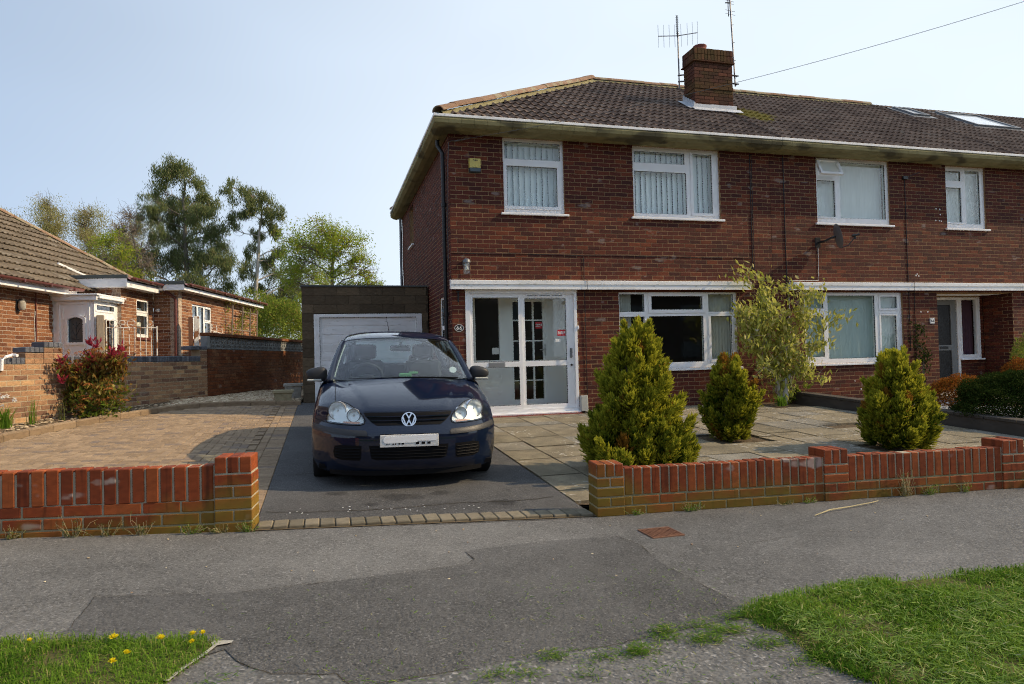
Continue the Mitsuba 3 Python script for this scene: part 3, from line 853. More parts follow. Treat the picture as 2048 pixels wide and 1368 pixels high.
# side wall of number 66, other outer walls, floors and ceilings
p = rect(.02, 7.25, 0, ZT + .2)
SW = [(4.85, 5.60, 4.06, 5.02), (.62, 1.30, 1.25, 2.42)]
for h in SW:
    p = p.difference(rect(*h))
k = obj('side_wall', SIDE.m(plate(p, -.0035, -.24)), 'm_mortar_house', HA)
rg = np.random.default_rng(4)
rows = courses(7.25, .27, ZT + .01, .0762, .2286, SW, rg)
pcs = [(*brick(SIDE, max(a, .006), b, c, d, 0.0), np.array([rg.random() * .8, rg.random()])) for a, b, c, d in rows]
emit(k, 'brick', pcs, 'm_brick_house', 300)
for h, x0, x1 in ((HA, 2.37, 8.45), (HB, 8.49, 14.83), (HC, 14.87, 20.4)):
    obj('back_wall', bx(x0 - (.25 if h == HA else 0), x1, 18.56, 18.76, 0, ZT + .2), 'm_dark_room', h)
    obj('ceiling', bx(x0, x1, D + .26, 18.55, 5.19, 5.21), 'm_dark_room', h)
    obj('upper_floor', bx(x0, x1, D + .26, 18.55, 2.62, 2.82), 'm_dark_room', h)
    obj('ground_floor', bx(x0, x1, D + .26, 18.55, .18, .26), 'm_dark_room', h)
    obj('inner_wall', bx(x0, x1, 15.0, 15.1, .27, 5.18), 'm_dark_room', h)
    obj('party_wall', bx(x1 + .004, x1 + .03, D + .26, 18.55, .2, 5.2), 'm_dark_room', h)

# upstairs windows of 66
k = window(HA, FACE, W1, [(3.115, 4.150, 4.765, 5.068), (3.148, 4.086, 3.930, 4.640)], [(3.088, 4.150, 3.872, 4.700)], label='white upstairs window with pale vertical blinds, above the glazed front door')
blinds(k, FACE, 3.09, 4.18, 3.86, 5.07, -.20, 'm_blind', -.40, .127)
k = window(HA, FACE, W2, [(5.600, 6.648, 4.828, 5.040), (5.600, 6.672, 3.880, 4.668), (6.814, 7.222, 3.918, 5.045)], [(6.760, 7.275, 3.862, 5.098)], label='wide white upstairs window with pale vertical blinds, right of the first one')
blinds(k, FACE, 5.58, 7.33, 3.86, 5.07, -.20, 'm_blind', -.34, .127)
# the small windows in the side wall
k = window(HA, SIDE, SW[0], [(4.91, 5.54, 4.12, 4.96)], sill=False, rec=.10, label='small window high in the shaded side wall')
obj('sill', SIDE.m(cbx(4.80, 5.65, -.05, .05, 4.01, 4.05, .005)), 'm_upvc', k)
k = window(HA, SIDE, SW[1], [(.68, 1.24, 1.31, 1.80), (.68, 1.24, 1.88, 2.36)], rec=.03, label='white window low in the side wall beside the garage')
# lounge window
k = window(HA, FACE, WL, [(5.228, 5.728, 2.045, 2.372), (5.228, 5.728, 1.09, 1.955), (5.868, 6.934, 2.082, 2.336), (5.820, 6.945, 1.098, 1.962), (7.062, 7.600, 2.038, 2.372), (7.100, 7.560, 1.14, 1.955)],
           [(5.808, 6.992, 2.018, 2.415), (7.050, 7.612, 1.085, 2.000)], label='large white ground floor window with dark glass and drawn-back curtains')
curtain(k, FACE, 5.15, 5.53, .90, 2.52, -.22, 'm_curtain', 7, .028)
curtain(k, FACE, 7.05, 7.72, .90, 2.52, -.22, 'm_curtain', 10, .028)
# next door
k = window(HB, FACE, W3, [(9.592, 10.020, 3.936, 4.672), (10.146, 11.268, 3.922, 5.066)], [(9.568, 10.046, 3.900, 4.706)], label='wide white upstairs window whose small top light stands open')
blinds(k, FACE, 9.58, 11.30, 3.86, 5.08, -.20, 'm_blind_pale', .12, .089)
# its open top light: hinged at the head, swung out
op = unary_union([rect(9.595, 10.072, 4.745, 5.085)])
hinge, sw = 5.085, math.radians(24)


def swing(m):
    v, f = m
    d = v[:, 2] - hinge
    return np.c_[v[:, 0], v[:, 1] * math.cos(sw) - d * math.sin(sw) * 1.0 - .02, hinge + d * math.cos(sw) + v[:, 1] * math.sin(sw)], f


pl = rect(9.565, 10.092, 4.722, 5.098).difference(rect(9.615, 10.040, 4.772, 5.045))
obj('open_light', FACE.m(swing(plate(pl, .02, -.03))), 'm_upvc', k)
v, f = FACE.m(swing((np.array([[9.61, 0, 4.767], [10.045, 0, 4.767], [10.045, 0, 5.05], [9.61, 0, 5.05]]), np.array([[0, 1, 2], [0, 2, 3]]))))
obj('open_pane', (v, f), 'm_glass', k)
k = window(HB, FACE, W4, [(12.848, 13.256, 4.812, 5.022), (12.842, 13.250, 3.915, 4.660), (13.378, 13.772, 3.890, 5.046)], [(12.822, 13.276, 3.882, 4.696)], label='narrow white upstairs window at the right with closed blinds')
blinds(k, FACE, 12.83, 13.85, 3.85, 5.07, -.20, 'm_blind_pale', .12, .089)
k = window(HB, FACE, WR, [(9.222, 9.652, 2.090, 2.366), (9.222, 9.652, 1.12, 1.948), (9.752, 10.898, 1.076, 2.346), (11.036, 11.455, 2.083, 2.322), (11.036, 11.430, 1.132, 1.936)],
           [(10.996, 11.500, 2.036, 2.366), (10.996, 11.480, 1.085, 1.982)], label='large white ground floor window with green grey vertical blinds, behind the leafy shrub')
blinds(k, FACE, 9.20, 11.54, .95, 2.42, -.20, 'm_blind_green', .16, .089)
k = window(HC, FACE, (16.2, 17.6, 3.8, 5.12), [(16.27, 17.53, 3.88, 5.05)])
k = window(HC, FACE, (15.6, 18.2, 1.0, 2.4), [(15.67, 18.13, 1.08, 2.33)])

# ------------------------------------------------------------------ glazed porch door of 66
s0, s1, z0, z1 = DR
pl = rect(s0, s1, z0 + .02, z1).difference(rect(2.420, 4.325, z0 + .075, 2.375))
k = obj('porch_door', FACE.m(plate(pl, .01, -.09)), 'm_upvc', HA, label='white framed glazed sliding porch door with a letter slot')
gl = [(2.475, 3.290, 1.190, 2.308), (2.475, 3.290, .425, 1.098), (3.412, 4.180, 1.192, 2.296), (3.412, 4.180, .425, 1.098)]
for nm, r, n0, n1 in (('fixed_leaf', (2.424, 3.356, z0 + .079, 2.371), -.012, -.045), ('sliding_leaf', (3.352, 4.321, z0 + .079, 2.371), -.030, -.070)):
    q = rect(*r)
    for g in gl:
        q = q.difference(rect(*g))
    obj(nm, FACE.m(plate(q, n0, n1)), 'm_upvc', k)
for i, g in enumerate(gl):
    n = -.030 if i < 2 else -.052
    e = .007
    obj('seal', FACE.m(plate(rect(g[0] - .001, g[1] + .001, g[2] - .001, g[3] + .001).difference(rect(g[0] + e, g[1] - e, g[2] + e, g[3] - e)), n + .012, n + .002)), 'm_seal', k)
    obj('pane', (FACE(np.array([g[0], g[1], g[1], g[0]]), n, np.array([g[2], g[2], g[3], g[3]])), np.array([[0, 1, 2], [0, 2, 3]])), 'm_glass', k)
obj('threshold', FACE.m(cbx(s0 - .01, s1 + .01, -.08, .07, z0 - .012, z0 + .018, .005)), 'm_upvc', k)
lb = obj('letter_plate', FACE.m(join([cbx(2.736, 3.030, -.010, -.004, 1.098, 1.184, .002), cbx(2.752, 3.014, -.004, .004, 1.112, 1.170, .002)])), 'm_steel', k)
hd = obj('handle', FACE.m(join([cbx(4.238, 4.272, -.030, -.018, 1.23, 1.41, .004), cbx(4.246, 4.262, -.018, .030, 1.37, 1.39, .003), cbx(4.246, 4.262, -.018, .030, 1.25, 1.27, .003), cbx(4.246, 4.264, .022, .036, 1.24, 1.40, .004)])), 'm_greymetal', k)
obj('lock', FACE.m(join([tm(trimesh.creation.cylinder(.018, .02, transform=trimesh.transformations.translation_matrix([4.262, -.02, 1.105]) @ trimesh.transformations.rotation_matrix(PI / 2, [1, 0, 0])))])), 'm_black', k)
vt = obj('vent', FACE.m(cbx(3.434, 4.140, -.030, -.012, 2.318, 2.366, .004)), 'm_upvc', k)
for i in range(3):
    obj('slot', FACE.m(bx(3.455 + i * .23, 3.655 + i * .23, -.012, -.0095, 2.335, 2.349)), 'm_greymetal', k)
obj('security_tag', FACE.m(cbx(4.378, 4.402, -.005, .03, 1.735, 1.80, .003)), 'm_upvc', k)


def sticker(parent, fr, s0, s1, z0, z1, n, mat, lines=(), lab=None):
    st = obj('sticker', fr.m(bx(s0, s1, n - .001, n + .001, z0, z1)), mat, parent, label=lab)
    for (a, b, c, d) in lines:
        obj('print', fr.m(bx(s0 + a * (s1 - s0), s0 + b * (s1 - s0), n + .0012, n + .0025, z0 + c * (z1 - z0), z0 + d * (z1 - z0))), 'm_paper', parent)
    return st


LN = [(.08, .22, .52, .72), (.25, .42, .52, .70), (.46, .60, .52, .74), (.63, .76, .52, .70), (.82, .92, .40, .76), (.08, .30, .28, .42), (.34, .52, .28, .42), (.56, .74, .28, .42)]
sticker(k, FACE, 4.016, 4.166, 1.625, 1.735, -.049, 'm_red', LN, 'red sticker on the right pane of the porch door')
sticker(k, FACE, 3.975, 4.075, 1.520, 1.572, -.049, 'm_paper')
# red quarry tile step
for i in range(11):
    a = s0 + .005 + i * (s1 - s0) / 11
    v, f = FACE.m(cbx(a + .002, a + (s1 - s0) / 11 - .002, -.05, .16, .10, z0 - .016, .004))
    obj('step_tile', (v, f), 'm_quarry', HA, uv=np.repeat([rng.random(2)], len(v), 0))
# inside the porch
YB = -.55
obj('porch_floor', FACE.m(bx(s0 - .02, s1 + .02, YB, -.10, .20, .275)), 'm_quarry', HA, uv=np.full((8, 2), .3))
obj('porch_ceiling', FACE.m(bx(s0 - .04, s1 + .04, YB, -.255, 2.46, 2.52)), 'm_wallwhite', HA)
for a, b in ((s0 - .06, s0 - .02), (s1 + .02, s1 + .06)):
    obj('porch_side', FACE.m(bx(a, b, YB, -.255, .21, 2.455)), 'm_wallwhite', HA)
pw = obj('porch_back_wall', FACE.m(plate(rect(s0 - .06, s1 + .06, .21, 2.455).difference(rect(2.605, 3.10, 1.197, 2.37)).difference(rect(3.31, 3.975, .29, 2.37)), YB, YB - .10)), 'm_wallwhite', HA)
for r in range(12):
    for c_ in range(5):
        a = s0 + c_ * .2286 + (.1143 if r % 2 else 0)
        if a < 3.07:
            v, f = brick(FACE, a + .003, min(a + .2256, 3.10), .28 + r * .0762 + .002, .28 + (r + 1) * .0762 - .002, YB + .004, c=.003, n0=YB - .02)
            obj('painted_brick', (v, f), 'm_wallwhite', pw)
iw = obj('inner_window', FACE.m(plate(rect(2.59, 3.115, 1.182, 2.385).difference(rect(2.63, 3.075, 1.222, 2.345)), YB + .012, YB - .05)), 'm_wallwhite', HA)
obj('pane', (FACE(np.array([2.625, 3.08, 3.08, 2.625]), YB - .02, np.array([1.217, 1.217, 2.35, 2.35])), np.array([[0, 1, 2], [0, 2, 3]])), 'm_glass', iw)
sticker(iw, FACE, 2.933, 3.068, 1.328, 1.443, YB + .0, 'm_paper')
dq = rect(3.312, 3.973, .29, 2.366)
cols, rws = [(3.340, 3.512), (3.543, 3.712), (3.741, 3.913)], [(.490, .826), (.843, 1.086), (1.204, 1.549), (1.573, 1.926), (1.950, 2.281)]
for a, b in cols:
    for c_, d_ in rws:
        dq = dq.difference(rect(a, b, c_, d_))
idoor = obj('inner_door', FACE.m(plate(dq, YB - .01, YB - .055)), 'm_wallwhite', HA, label='white inner door with small panes, seen through the porch glazing')
obj('pane', (FACE(np.array([3.33, 3.925, 3.925, 3.33]), YB - .035, np.array([.48, .48, 2.29, 2.29])), np.array([[0, 1, 2], [0, 2, 3]])), 'm_glass', idoor)
obj('lock', FACE.m(tf(lathe([(0, .02), (.034, .016), (.04, 0)], 16, 'y'), 0, (3.944, YB - .01, 1.607))), 'm_brass', idoor)
obj('handle', FACE.m(join([cbx(3.931, 3.955, YB - .01, YB + .0, 1.28, 1.49, .003), cbx(3.83, 3.95, YB + .03, YB + .045, 1.385, 1.405, .004), cbx(3.936, 3.95, YB, YB + .032, 1.385, 1.405, .003)])), 'm_steel', idoor)
sticker(idoor, FACE, 3.763, 3.898, 1.781, 1.906, YB + .0, 'm_red', LN)

# ------------------------------------------------------------------ door recess of the right-hand house
s0, s1 = PO[0], PO[1]
R = -.70
obj('porch_floor', FACE.m(bx(s0, s1, R, .35, .15, .262)), 'm_concrete', HB)
obj('porch_ceiling', FACE.m(bx(s0 - .02, s1 + .02, R - .1, -.252, 2.40, 2.46)), 'm_white', HB)
rs = Fr((s1, D), (0, 1), (-1, 0))
kk = obj('recess_wall', rs.m(bx(.02, .70, -.10, -.011, .26, 2.398)), 'm_mortar_house', HB)
rows = courses(.70, .27, 2.40, .0762, .2286, [], rng)
for a, b, c_, d_ in rows:
    v, f = brick(rs, a + .006, b, c_, d_, .005)
    obj('brick', (v, f), 'm_brick_house', kk, uv=np.repeat([rng.random(2)], len(v), 0))
ls = Fr((s0, D), (0, 1), (1, 0))
obj('recess_wall', ls.m(bx(.252, .70, -.10, -.003, .26, 2.398)), 'm_mortar_house', HB)
fr2 = Fr((0, D - R), (1, 0), (0, -1))
bw = obj('recess_back', fr2.m(plate(rect(s0 - .05, s1, .26, 2.398).difference(rect(s0, 14.42, .262, 2.37)).union(rect(13.84, s1, .26, .95)), -.011, -.12)), 'm_mortar_house', HB)
rows = courses(s1 - 13.842, .27, .95, .0762, .2286, [], rng) + [(a + .58, b + .58, c_, d_) for a, b, c_, d_ in courses(.085, .955, 2.39, .0762, .2286, [], rng)]
for a, b, c_, d_ in rows:
    v, f = brick(fr2, 13.846 + a, 13.842 + b, c_, d_, 0.0)
    obj('brick', (v, f), 'm_brick_house', bw, uv=np.repeat([rng.random(2)], len(v), 0))
fq = rect(s0 + .004, 14.416, .266, 2.366).difference(rect(12.84, 13.76, .266, 2.31)).difference(rect(13.89, 14.31, 1.075, 2.31)).difference(rect(13.82, 14.416, .26, .972))
fd = obj('front_door', fr2.m(plate(fq, .0, -.08)), 'm_upvc', HB, label='recessed grey and white front door with dark glass beside a narrow window')
dl = rect(12.844, 13.756, .27, 2.306).difference(rect(12.97, 13.60, .36, 1.18)).difference(rect(12.97, 13.60, 1.30, 2.20))
obj('leaf', fr2.m(plate(dl, -.025, -.065)), 'm_doorgrey', fd)
for a in ((12.97, 13.60, .36, 1.18), (12.97, 13.60, 1.30, 2.20)):
    obj('pane', fr2.m(bx(a[0], a[1], -.052, -.046, a[2], a[3])), 'm_black', fd)
obj('letter_plate', fr2.m(cbx(13.26, 13.50, -.025, -.015, 1.21, 1.27, .003)), 'm_blackmetal', fd)
obj('pane', (fr2(np.array([13.89, 14.31, 14.31, 13.89]), -.03, np.array([1.075, 1.075, 2.31, 2.31])), np.array([[0, 1, 2], [0, 2, 3]])), 'm_glass', fd)
obj('sill', fr2.m(cbx(13.80, 14.47, -.02, .06, .952, .985, .005)), 'm_upvc', fd)
curtain(fd, fr2, 13.87, 14.33, 1.0, 2.35, -.14, 'm_purple_net', 5, .02)

# ------------------------------------------------------------------ white fascia boards over the ground floor windows
for h, a, b in ((HA, 2.085, 7.895), (HB, 8.835, 14.86), (HC, 14.864, 20.4)):
    prof = [(0.0, 2.455), (.125, 2.440), (.125, 2.522), (.140, 2.527), (.140, 2.590), (.0, 2.612)]
    nseg = 3
    V, F = [], []
    q = len(prof)
    for sx in (a, b):
        V += [[sx, n, zz] for n, zz in prof]
    for i in range(q):
        j = (i + 1) % q
        F += [[i, j, q + j], [i, q + j, q + i]]
    for i in range(1, q - 1):
        F += [[0, i + 1, i], [q, q + i, q + i + 1]]
    kf = obj('fascia_board', FACE.m((np.array(V), np.array(F))), 'm_white', h)

# ------------------------------------------------------------------ concrete eaves gutter in units, with a pale lining strip
GY, GX = 11.11, 1.83                                           # its outer faces
gp = [(-.005, 5.282), (-.022, 5.235), (-.010, 5.175), (.06, 5.125), (.16, 5.105), (.17, 5.118), (.405, 5.125), (.405, 5.30), (.10, 5.27), (.03, 5.25), (.022, 5.282)]


GF = Fr((0, GY), (1, 0), (0, -1))


def gutters(fr, house, a, b, mitre):
    """holder = the first unit"""
    n = int(round((b - a) / .225))
    q = len(gp)
    holder = None
    for i in range(n):
        u0, u1 = a + (b - a) * i / n + .0022, a + (b - a) * (i + 1) / n - .0022
        V, F = [], []
        for e, u in ((0, u0), (1, u1)):
            for o, zz in gp:
                V.append([a + o * mitre if (mitre and i == 0 and e == 0) else u, -o, zz])
        for x in range(q):
            y = (x + 1) % q
            F += [[x, y, q + y], [x, q + y, q + x]]
        for x in range(1, q - 1):
            F += [[0, x + 1, x], [q, q + x, q + x + 1]]
        m = fr.m((np.array(V), np.array(F)))
        if holder is None:
            holder = obj('gutter', m, 'm_gutter', house)
        else:
            obj('unit', m, 'm_gutter', holder)
    obj('lining', fr.m(cbx(a - (.024 if mitre else 0), b, -.012, .027, 5.270, 5.316, .004)), 'm_white', holder)


gutters(GF, HA, GX, 8.468, 1.0)
gutters(GF, HB, 8.474, 14.85, 0)
gutters(GF, HC, 14.856, 20.4, 0)
gutters(Fr((GX, GY), (0, 1), (-1, 0)), HA, 0.0, 7.75, 1.0)

# ------------------------------------------------------------------ roofs
YR, ZR, YE, ZE = 15.05, 7.78, 11.13, 5.30                      # ridge line, eaves line
AX = 6.27                                                      # where the hips meet the ridge
sl = np.array([0, YR - YE, ZR - ZE])
SL = np.linalg.norm(sl)
sl /= SL
RN = np.array([0, -sl[2], sl[1]])                              # normal of the front slope
B = {HA: (GX, 8.47), HB: (8.47, 14.25), HC: (14.25, 22.0)}


def P(x, t, h=0.0):
    return np.array([x, YE, ZE]) + sl * t + RN * h


def deck(vs):
    return np.array(vs, float), np.array([[0, i, i + 1] for i in range(1, len(vs) - 1)])


obj('roof', join([deck([P(GX, 0), P(8.47, 0), P(8.47, SL), P(AX, SL)]), deck([(GX, YE, ZE), (AX, YR, ZR), (GX, 18.95, ZE)]), deck([(GX, 18.95, ZE), (AX, YR, ZR), (8.47, YR, ZR), (8.47, 18.95, ZE)])]), 'm_deck', HA)
obj('roof', join([deck([P(8.47, 0), P(14.25, 0), P(14.25, SL), P(8.47, SL)]), deck([(8.47, 18.95, ZE), (8.47, YR, ZR), (14.25, YR, ZR), (14.25, 18.95, ZE)])]), 'm_deck', HB)
obj('roof', join([deck([P(14.25, 0), P(22, 0), P(22, SL - .1), P(14.25, SL - .1)]), deck([(14.25, 18.95, ZE), (14.25, YR, ZR - .06), (22, YR, ZR - .06), (22, 18.95, ZE)])]), 'm_deck', HC)
TW, TG = .30, .318                                             # tile width and gauge
uu = np.linspace(0, TW, 13)
hh = .030 * np.maximum(0, np.sin(2 * PI * (uu / .15) - .6)) ** 0.8 * 1.0
SKY1, SKY2 = (14.75, 15.28, 3.56, 4.36), (16.05, 17.5, 2.78, 4.24)


def tile(x, t, up, w=1.0):
    """an interlocking roll tile: x across, t up the slope"""
    L = TG + .07
    V = []
    m = len(uu)
    for tt, hb in ((0.0, .036), (L, .004)):
        for u, h in zip(uu, hh):
            V.append(P(x + u * w, t + tt, h + hb))
    for u, h in zip(uu, hh):
        V.append(P(x + u * w, t + .002, h + .016))
    F = []
    for i in range(m - 1):
        F += [[i, i + 1, m + i + 1], [i, m + i + 1, m + i], [2 * m + i, 2 * m + i + 1, i + 1], [2 * m + i, i + 1, i]]
    return np.array(V), np.array(F)


def rooftiles(house, x0, x1, ridge_t, test):
    pcs = []
    rows = int(ridge_t / TG) + 1
    for r in range(rows):
        t = r * TG + (-.012 if r == 0 else -.045)
        if t > ridge_t - .12:
            continue
        c = 0
        x = x0
        while x < x1 - .02:
            if test(x + TW / 2, t + TG / 2):
                w = min(1.0, (x1 - x) / TW)
                v, f = tile(x, t, 0, w)
                v = v + rng.normal(0, .0012, 3)
                pcs.append((v, f, rng.random(2)))
            x += TW
    emit(house + '__roof', 'tile', pcs, 'm_tile', 300, 'tiles')


CH = (7.70, 8.62, 12.86, 13.30)                                # chimney in plan
hipx = lambda t: GX + (AX - GX) * t / SL
in_ch = lambda x, t: CH[0] - .02 < x < CH[1] + .02 and CH[2] < YE + sl[1] * t < CH[3]
in_sky = lambda x, t, s: s[0] - .1 < x < s[1] + .1 and s[2] - .12 < t < s[3] + .08
rooftiles(HA, GX - .02, 8.468, SL, lambda x, t: x > hipx(t) + .02 and not in_ch(x, t))
rooftiles(HB, 8.472, 14.248, SL, lambda x, t: not in_ch(x, t))
rooftiles(HC, 14.252, 21.0, SL - .10, lambda x, t: not in_sky(x, t, SKY1) and not in_sky(x, t, SKY2))


def ridge(house, a, b, r=.125, ln=.45, n=None, sink=.045, name='ridge_tile'):
    """half-round tiles along a to b"""
    a, b = np.array(a, float), np.array(b, float)
    d = b - a
    L = np.linalg.norm(d)
    d /= L
    side = np.cross(d, [0, 0, 1.0]); side /= np.linalg.norm(side)
    up = np.cross(side, d)
    cnt = int(L / ln) + 1
    for i in range(cnt):
        p0, p1 = a + d * (i * L / cnt + .003), a + d * ((i + 1) * L / cnt - .003)
        ang = np.linspace(0.12, PI - 0.12, 11)
        dr_, dz = rng.normal(0, .004), rng.normal(0, .004)
        V = []
        for p, rr in ((p0, r), (p0, r - .018), (p1, r - .018), (p1, r)):
            V += [p + side * (math.cos(t) * rr + dr_) + up * (math.sin(t) * rr * .85 - sink + dz) for t in ang]
        V = np.array(V)
        m = len(ang)
        F = []
        for k_ in range(4):
            l_ = (k_ + 1) % 4
            for j in range(m - 1):
                F += [[k_ * m + j, k_ * m + j + 1, l_ * m + j + 1], [k_ * m + j, l_ * m + j + 1, l_ * m + j]]
        obj(name, (V, np.array(F)), 'm_ridge', house + '__roof', uv=np.repeat([rng.random(2)], len(V), 0))
    # mortar bedding under them
    for s_ in (-1, 1):
        q = [a + side * s_ * (r + .012) - up * (.075 + sink * .3), b + side * s_ * (r + .012) - up * (.075 + sink * .3), b + side * s_ * (r - .05) + up * .0, a + side * s_ * (r - .05) + up * .0]
        q2 = [x - side * s_ * .07 for x in q]
        V = np.array(q + q2)
        F = np.array([[0, 1, 2], [0, 2, 3], [4, 6, 5], [4, 7, 6], [3, 2, 6], [3, 6, 7], [0, 5, 1], [0, 4, 5]])
        obj('mortar_bedding', (V, F), 'm_bedding', house + '__roof')


ridge(HA, (GX + .05, YE + .03, ZE + .06), (AX - .02, YR, ZR + .05), sink=.0)
ridge(HA, (GX + .05, 18.9, ZE + .06), (AX - .02, YR, ZR + .05), sink=.0)
ridge(HA, (AX, YR, ZR + .05), (8.465, YR, ZR + .05))
ridge(HB, (8.475, YR, ZR + .05), (14.24, YR, ZR + .05))
ridge(HC, (14.26, YR, ZR - .03), (21.0, YR, ZR - .03))
for nm, S in (('small', SKY1), ('large', SKY2)):
    x0, x1, t0, t1 = S

    def sk(a, b, c, d, h0, h1):
        v = []
        for t in (c, d):
            for x in (a, b):
                for h in (h0, h1):
                    v.append(P(x, t, h))
        return tm(trimesh.Trimesh(v).convex_hull)

    k = obj('roof_window', join([sk(x0, x1, t0, t0 + .07, -.02, .09), sk(x0, x1, t1 - .07, t1, -.02, .09), sk(x0, x0 + .07, t0 + .071, t1 - .071, -.02, .09), sk(x1 - .07, x1, t0 + .071, t1 - .071, -.02, .09)]), 'm_greymetal', HC,
            label=f'{"smaller left" if nm == "small" else "larger right"} roof window with pale glass')
    obj('flashing', join([sk(x0 - .12, x1 + .12, t0 - .16, t0 - .002, .02, .045), sk(x0 - .12, x0 - .002, t0, t1 + .1, .02, .045), sk(x1 + .002, x1 + .12, t0, t1 + .1, .02, .045), sk(x0, x1, t1 + .002, t1 + .1, .02, .045)]), 'm_greymetal', k)
    obj('pane', sk(x0 + .072, x1 - .072, t0 + .072, t1 - .072, .05, .06), 'm_skyglass', k)

# ------------------------------------------------------------------ chimney stack
x0, x1, y0, y1 = CH
kc = obj('chimney', bx(x0 + .012, x1 - .012, y0 + .012, y1 - .012, 6.2, 7.655), 'm_mortar_dark', HA)
cf, cl, cr = Fr((x0, y0), (1, 0), (0, -1)), Fr((x0, y0), (0, 1), (-1, 0)), Fr((x1, y0), (0, 1), (1, 0))
pcs = []
for fr_, L in ((cf, x1 - x0), (cl, y1 - y0), (cr, y1 - y0)):
    z = 6.36
    r = 0
    while z < 7.64:
        top = z > 7.50
        h = .13 if top else .0762
        bl = .078 if top else .2286
        n1 = .028 if top else (.012 if z > 6.83 and z < 6.92 else .0)
        for a, b, c_, d_ in courses(L, 0, h, h, bl, [], rng, start=(.1143 if r % 2 and not top else 0)):
            v, f = brick(fr_, a, b, z + c_, z + d_, n1, n0=-.03, rng=rng)
            pcs.append((v, f, rng.random(2)))
        z += h
        r += 1
for v, f, uv in pcs:
    obj('brick', (v, f), 'm_brick_chimney', kc, uv=np.repeat([uv], len(v), 0))
obj('drip_course', join([cbx(x0 - .045, x1 + .045, y0 - .045, y1 + .045, 7.472, 7.495, .006)]), 'm_brick_chimney', kc, uv=np.full((24, 2), .6))
obj('flaunching', tm(trimesh.Trimesh([(x0, y0, 7.641), (x1, y0, 7.641), (x1, y1, 7.641), (x0, y1, 7.641), (x0 + .1, y0 + .1, 7.70), (x1 - .1, y0 + .1, 7.70), (x1 - .1, y1 - .1, 7.70), (x0 + .1, y1 - .1, 7.70)]).convex_hull), 'm_concrete', kc)
pot = [(.0, 0), (.135, 0), (.135, .03), (.128, .05), (.128, .075), (.138, .085), (.138, .10), (.128, .112), (.128, .135), (.140, .145), (.140, .16), (.130, .17), (.138, .20), (.148, .215), (.148, .235), (.115, .24), (.11, .12), (0, .12)]
obj('chimney_pot', lathe(pot, 24, 'z', (7.98, y0 + .22, 7.67)), 'm_terracotta', kc, smooth=40, label='ringed terracotta chimney pot')
obj('chimney_pot', lathe([(0, 0), (.16, 0), (.16, .06), (.12, .10), (.0, .11)], 24, 'z', (8.40, y0 + .22, 7.68)), 'm_concrete', kc, smooth=40, label='low capped chimney pot')
# lead flashing: an apron in front, stepped at the side
tb = lambda y: ZE + (y - YE) * sl[2] / sl[1]
ap = []
for i in range(5):
    a, b = x0 - .05 + i * (x1 - x0 + .12) / 5, x0 - .05 + (i + 1) * (x1 - x0 + .12) / 5 + .002
    ap.append(cbx(a, b, y0 - .022 - .002 * (i % 2), y0 - .004, tb(y0) - .02, tb(y0) + .165 + rng.normal(0, .006), .003))
V = [P(x0 - .10, 0), ]
t_at = (y0 - YE) / sl[1]
sk2 = []
for i in range(6):
    a, b = x0 - .10 + i * (x1 - x0 + .24) / 6, x0 - .10 + (i + 1) * (x1 - x0 + .24) / 6
    e = rng.uniform(-.02, .02)
    v = [P(x, t, h) for x in (a, b) for t, h in ((t_at - .15 + e, .062), (t_at, .075), (t_at, .09), (t_at - .15 + e, .07))]
    sk2.append(tm(trimesh.Trimesh(v).convex_hull))
obj('lead_flashing', join(ap + sk2), 'm_lead', kc)
st = []
for i in range(5):
    ya = y0 - .01 + i * .095
    yb = ya + .11
    za, zb = tb(ya), tb(yb)
    st.append(tm(trimesh.Trimesh([(xx, y, z) for xx in (x0 - .018 - .002 * i, x0 - .003) for y, z in ((ya, za - .02), (yb, zb - .02), (yb - .02, zb + .20), (ya + .01, za + .20), (ya, za + .12))]).convex_hull))
    st.append(tm(trimesh.Trimesh([P(x, (y - YE) / sl[1], h) for x in (x0 - .17, x0) for y in (ya, yb) for h in (.066 + .002 * i, .072 + .002 * i)]).convex_hull))
obj('lead_flashing', join(st), 'm_lead', kc)

# ------------------------------------------------------------------ pipes and cables on the walls
k = obj('downpipe', join([tube([(1.985, 11.86, 5.13), (1.985, 11.86, 5.02), (2.062, 11.80, 4.86), (2.062, 11.80, .3)], .036, 12)]), 'm_black', HA, smooth=40, label='black downpipe at the corner of number 66')
for z in (3.92, 2.0):
    obj('collar', lathe([(.036, 0), (.046, .004), (.046, .07), (.036, .074)], 14, 'z', (2.062, 11.80, z)), 'm_black', k)
obj('downpipe', tube([(2.05, 18.55, 5.1), (2.05, 18.55, .3)], .036, 8), 'm_greymetal', HA, smooth=40)
cab = lambda pts, r=.006, h=HA, m='m_black', lab=None: obj('cable', tube(pts, r, 5), m, h, label=lab)
c0 = D - .008
cab([(2.12, c0, 3.070), (2.9, c0, 3.065), (3.3, c0, 3.075), (4.52, c0, 3.062), (4.535, c0, 3.0), (4.53, c0, 2.62), (4.53, c0 - .14, 2.612), (4.53, c0 - .145, 2.44), (4.53, c0 - .01, 2.42), (4.535, c0, .55)])
cab([(4.535, c0, 3.062), (5.5, c0, 3.07), (7.0, c0, 3.062), (8.0, c0, 3.066)], .005)
cab([(8.03, c0, 5.1), (8.02, c0, 2.62)], .007)
cab([(8.065, c0, 5.1), (8.06, c0, 2.75), (8.05, c0 - .02, 2.7)], .006)
cab([(8.78, c0, 5.1), (8.775, c0, .5)], .008, HB)
cab([(9.53, c0, 3.35), (9.525, c0, 2.75), (9.50, c0 - .02, 2.64), (8.83, c0 - .02, 2.635), (8.81, c0 - .01, 2.55), (8.81, c0, .5)], .006, HB, 'm_wire_white', 'white cable from the dish down the wall')
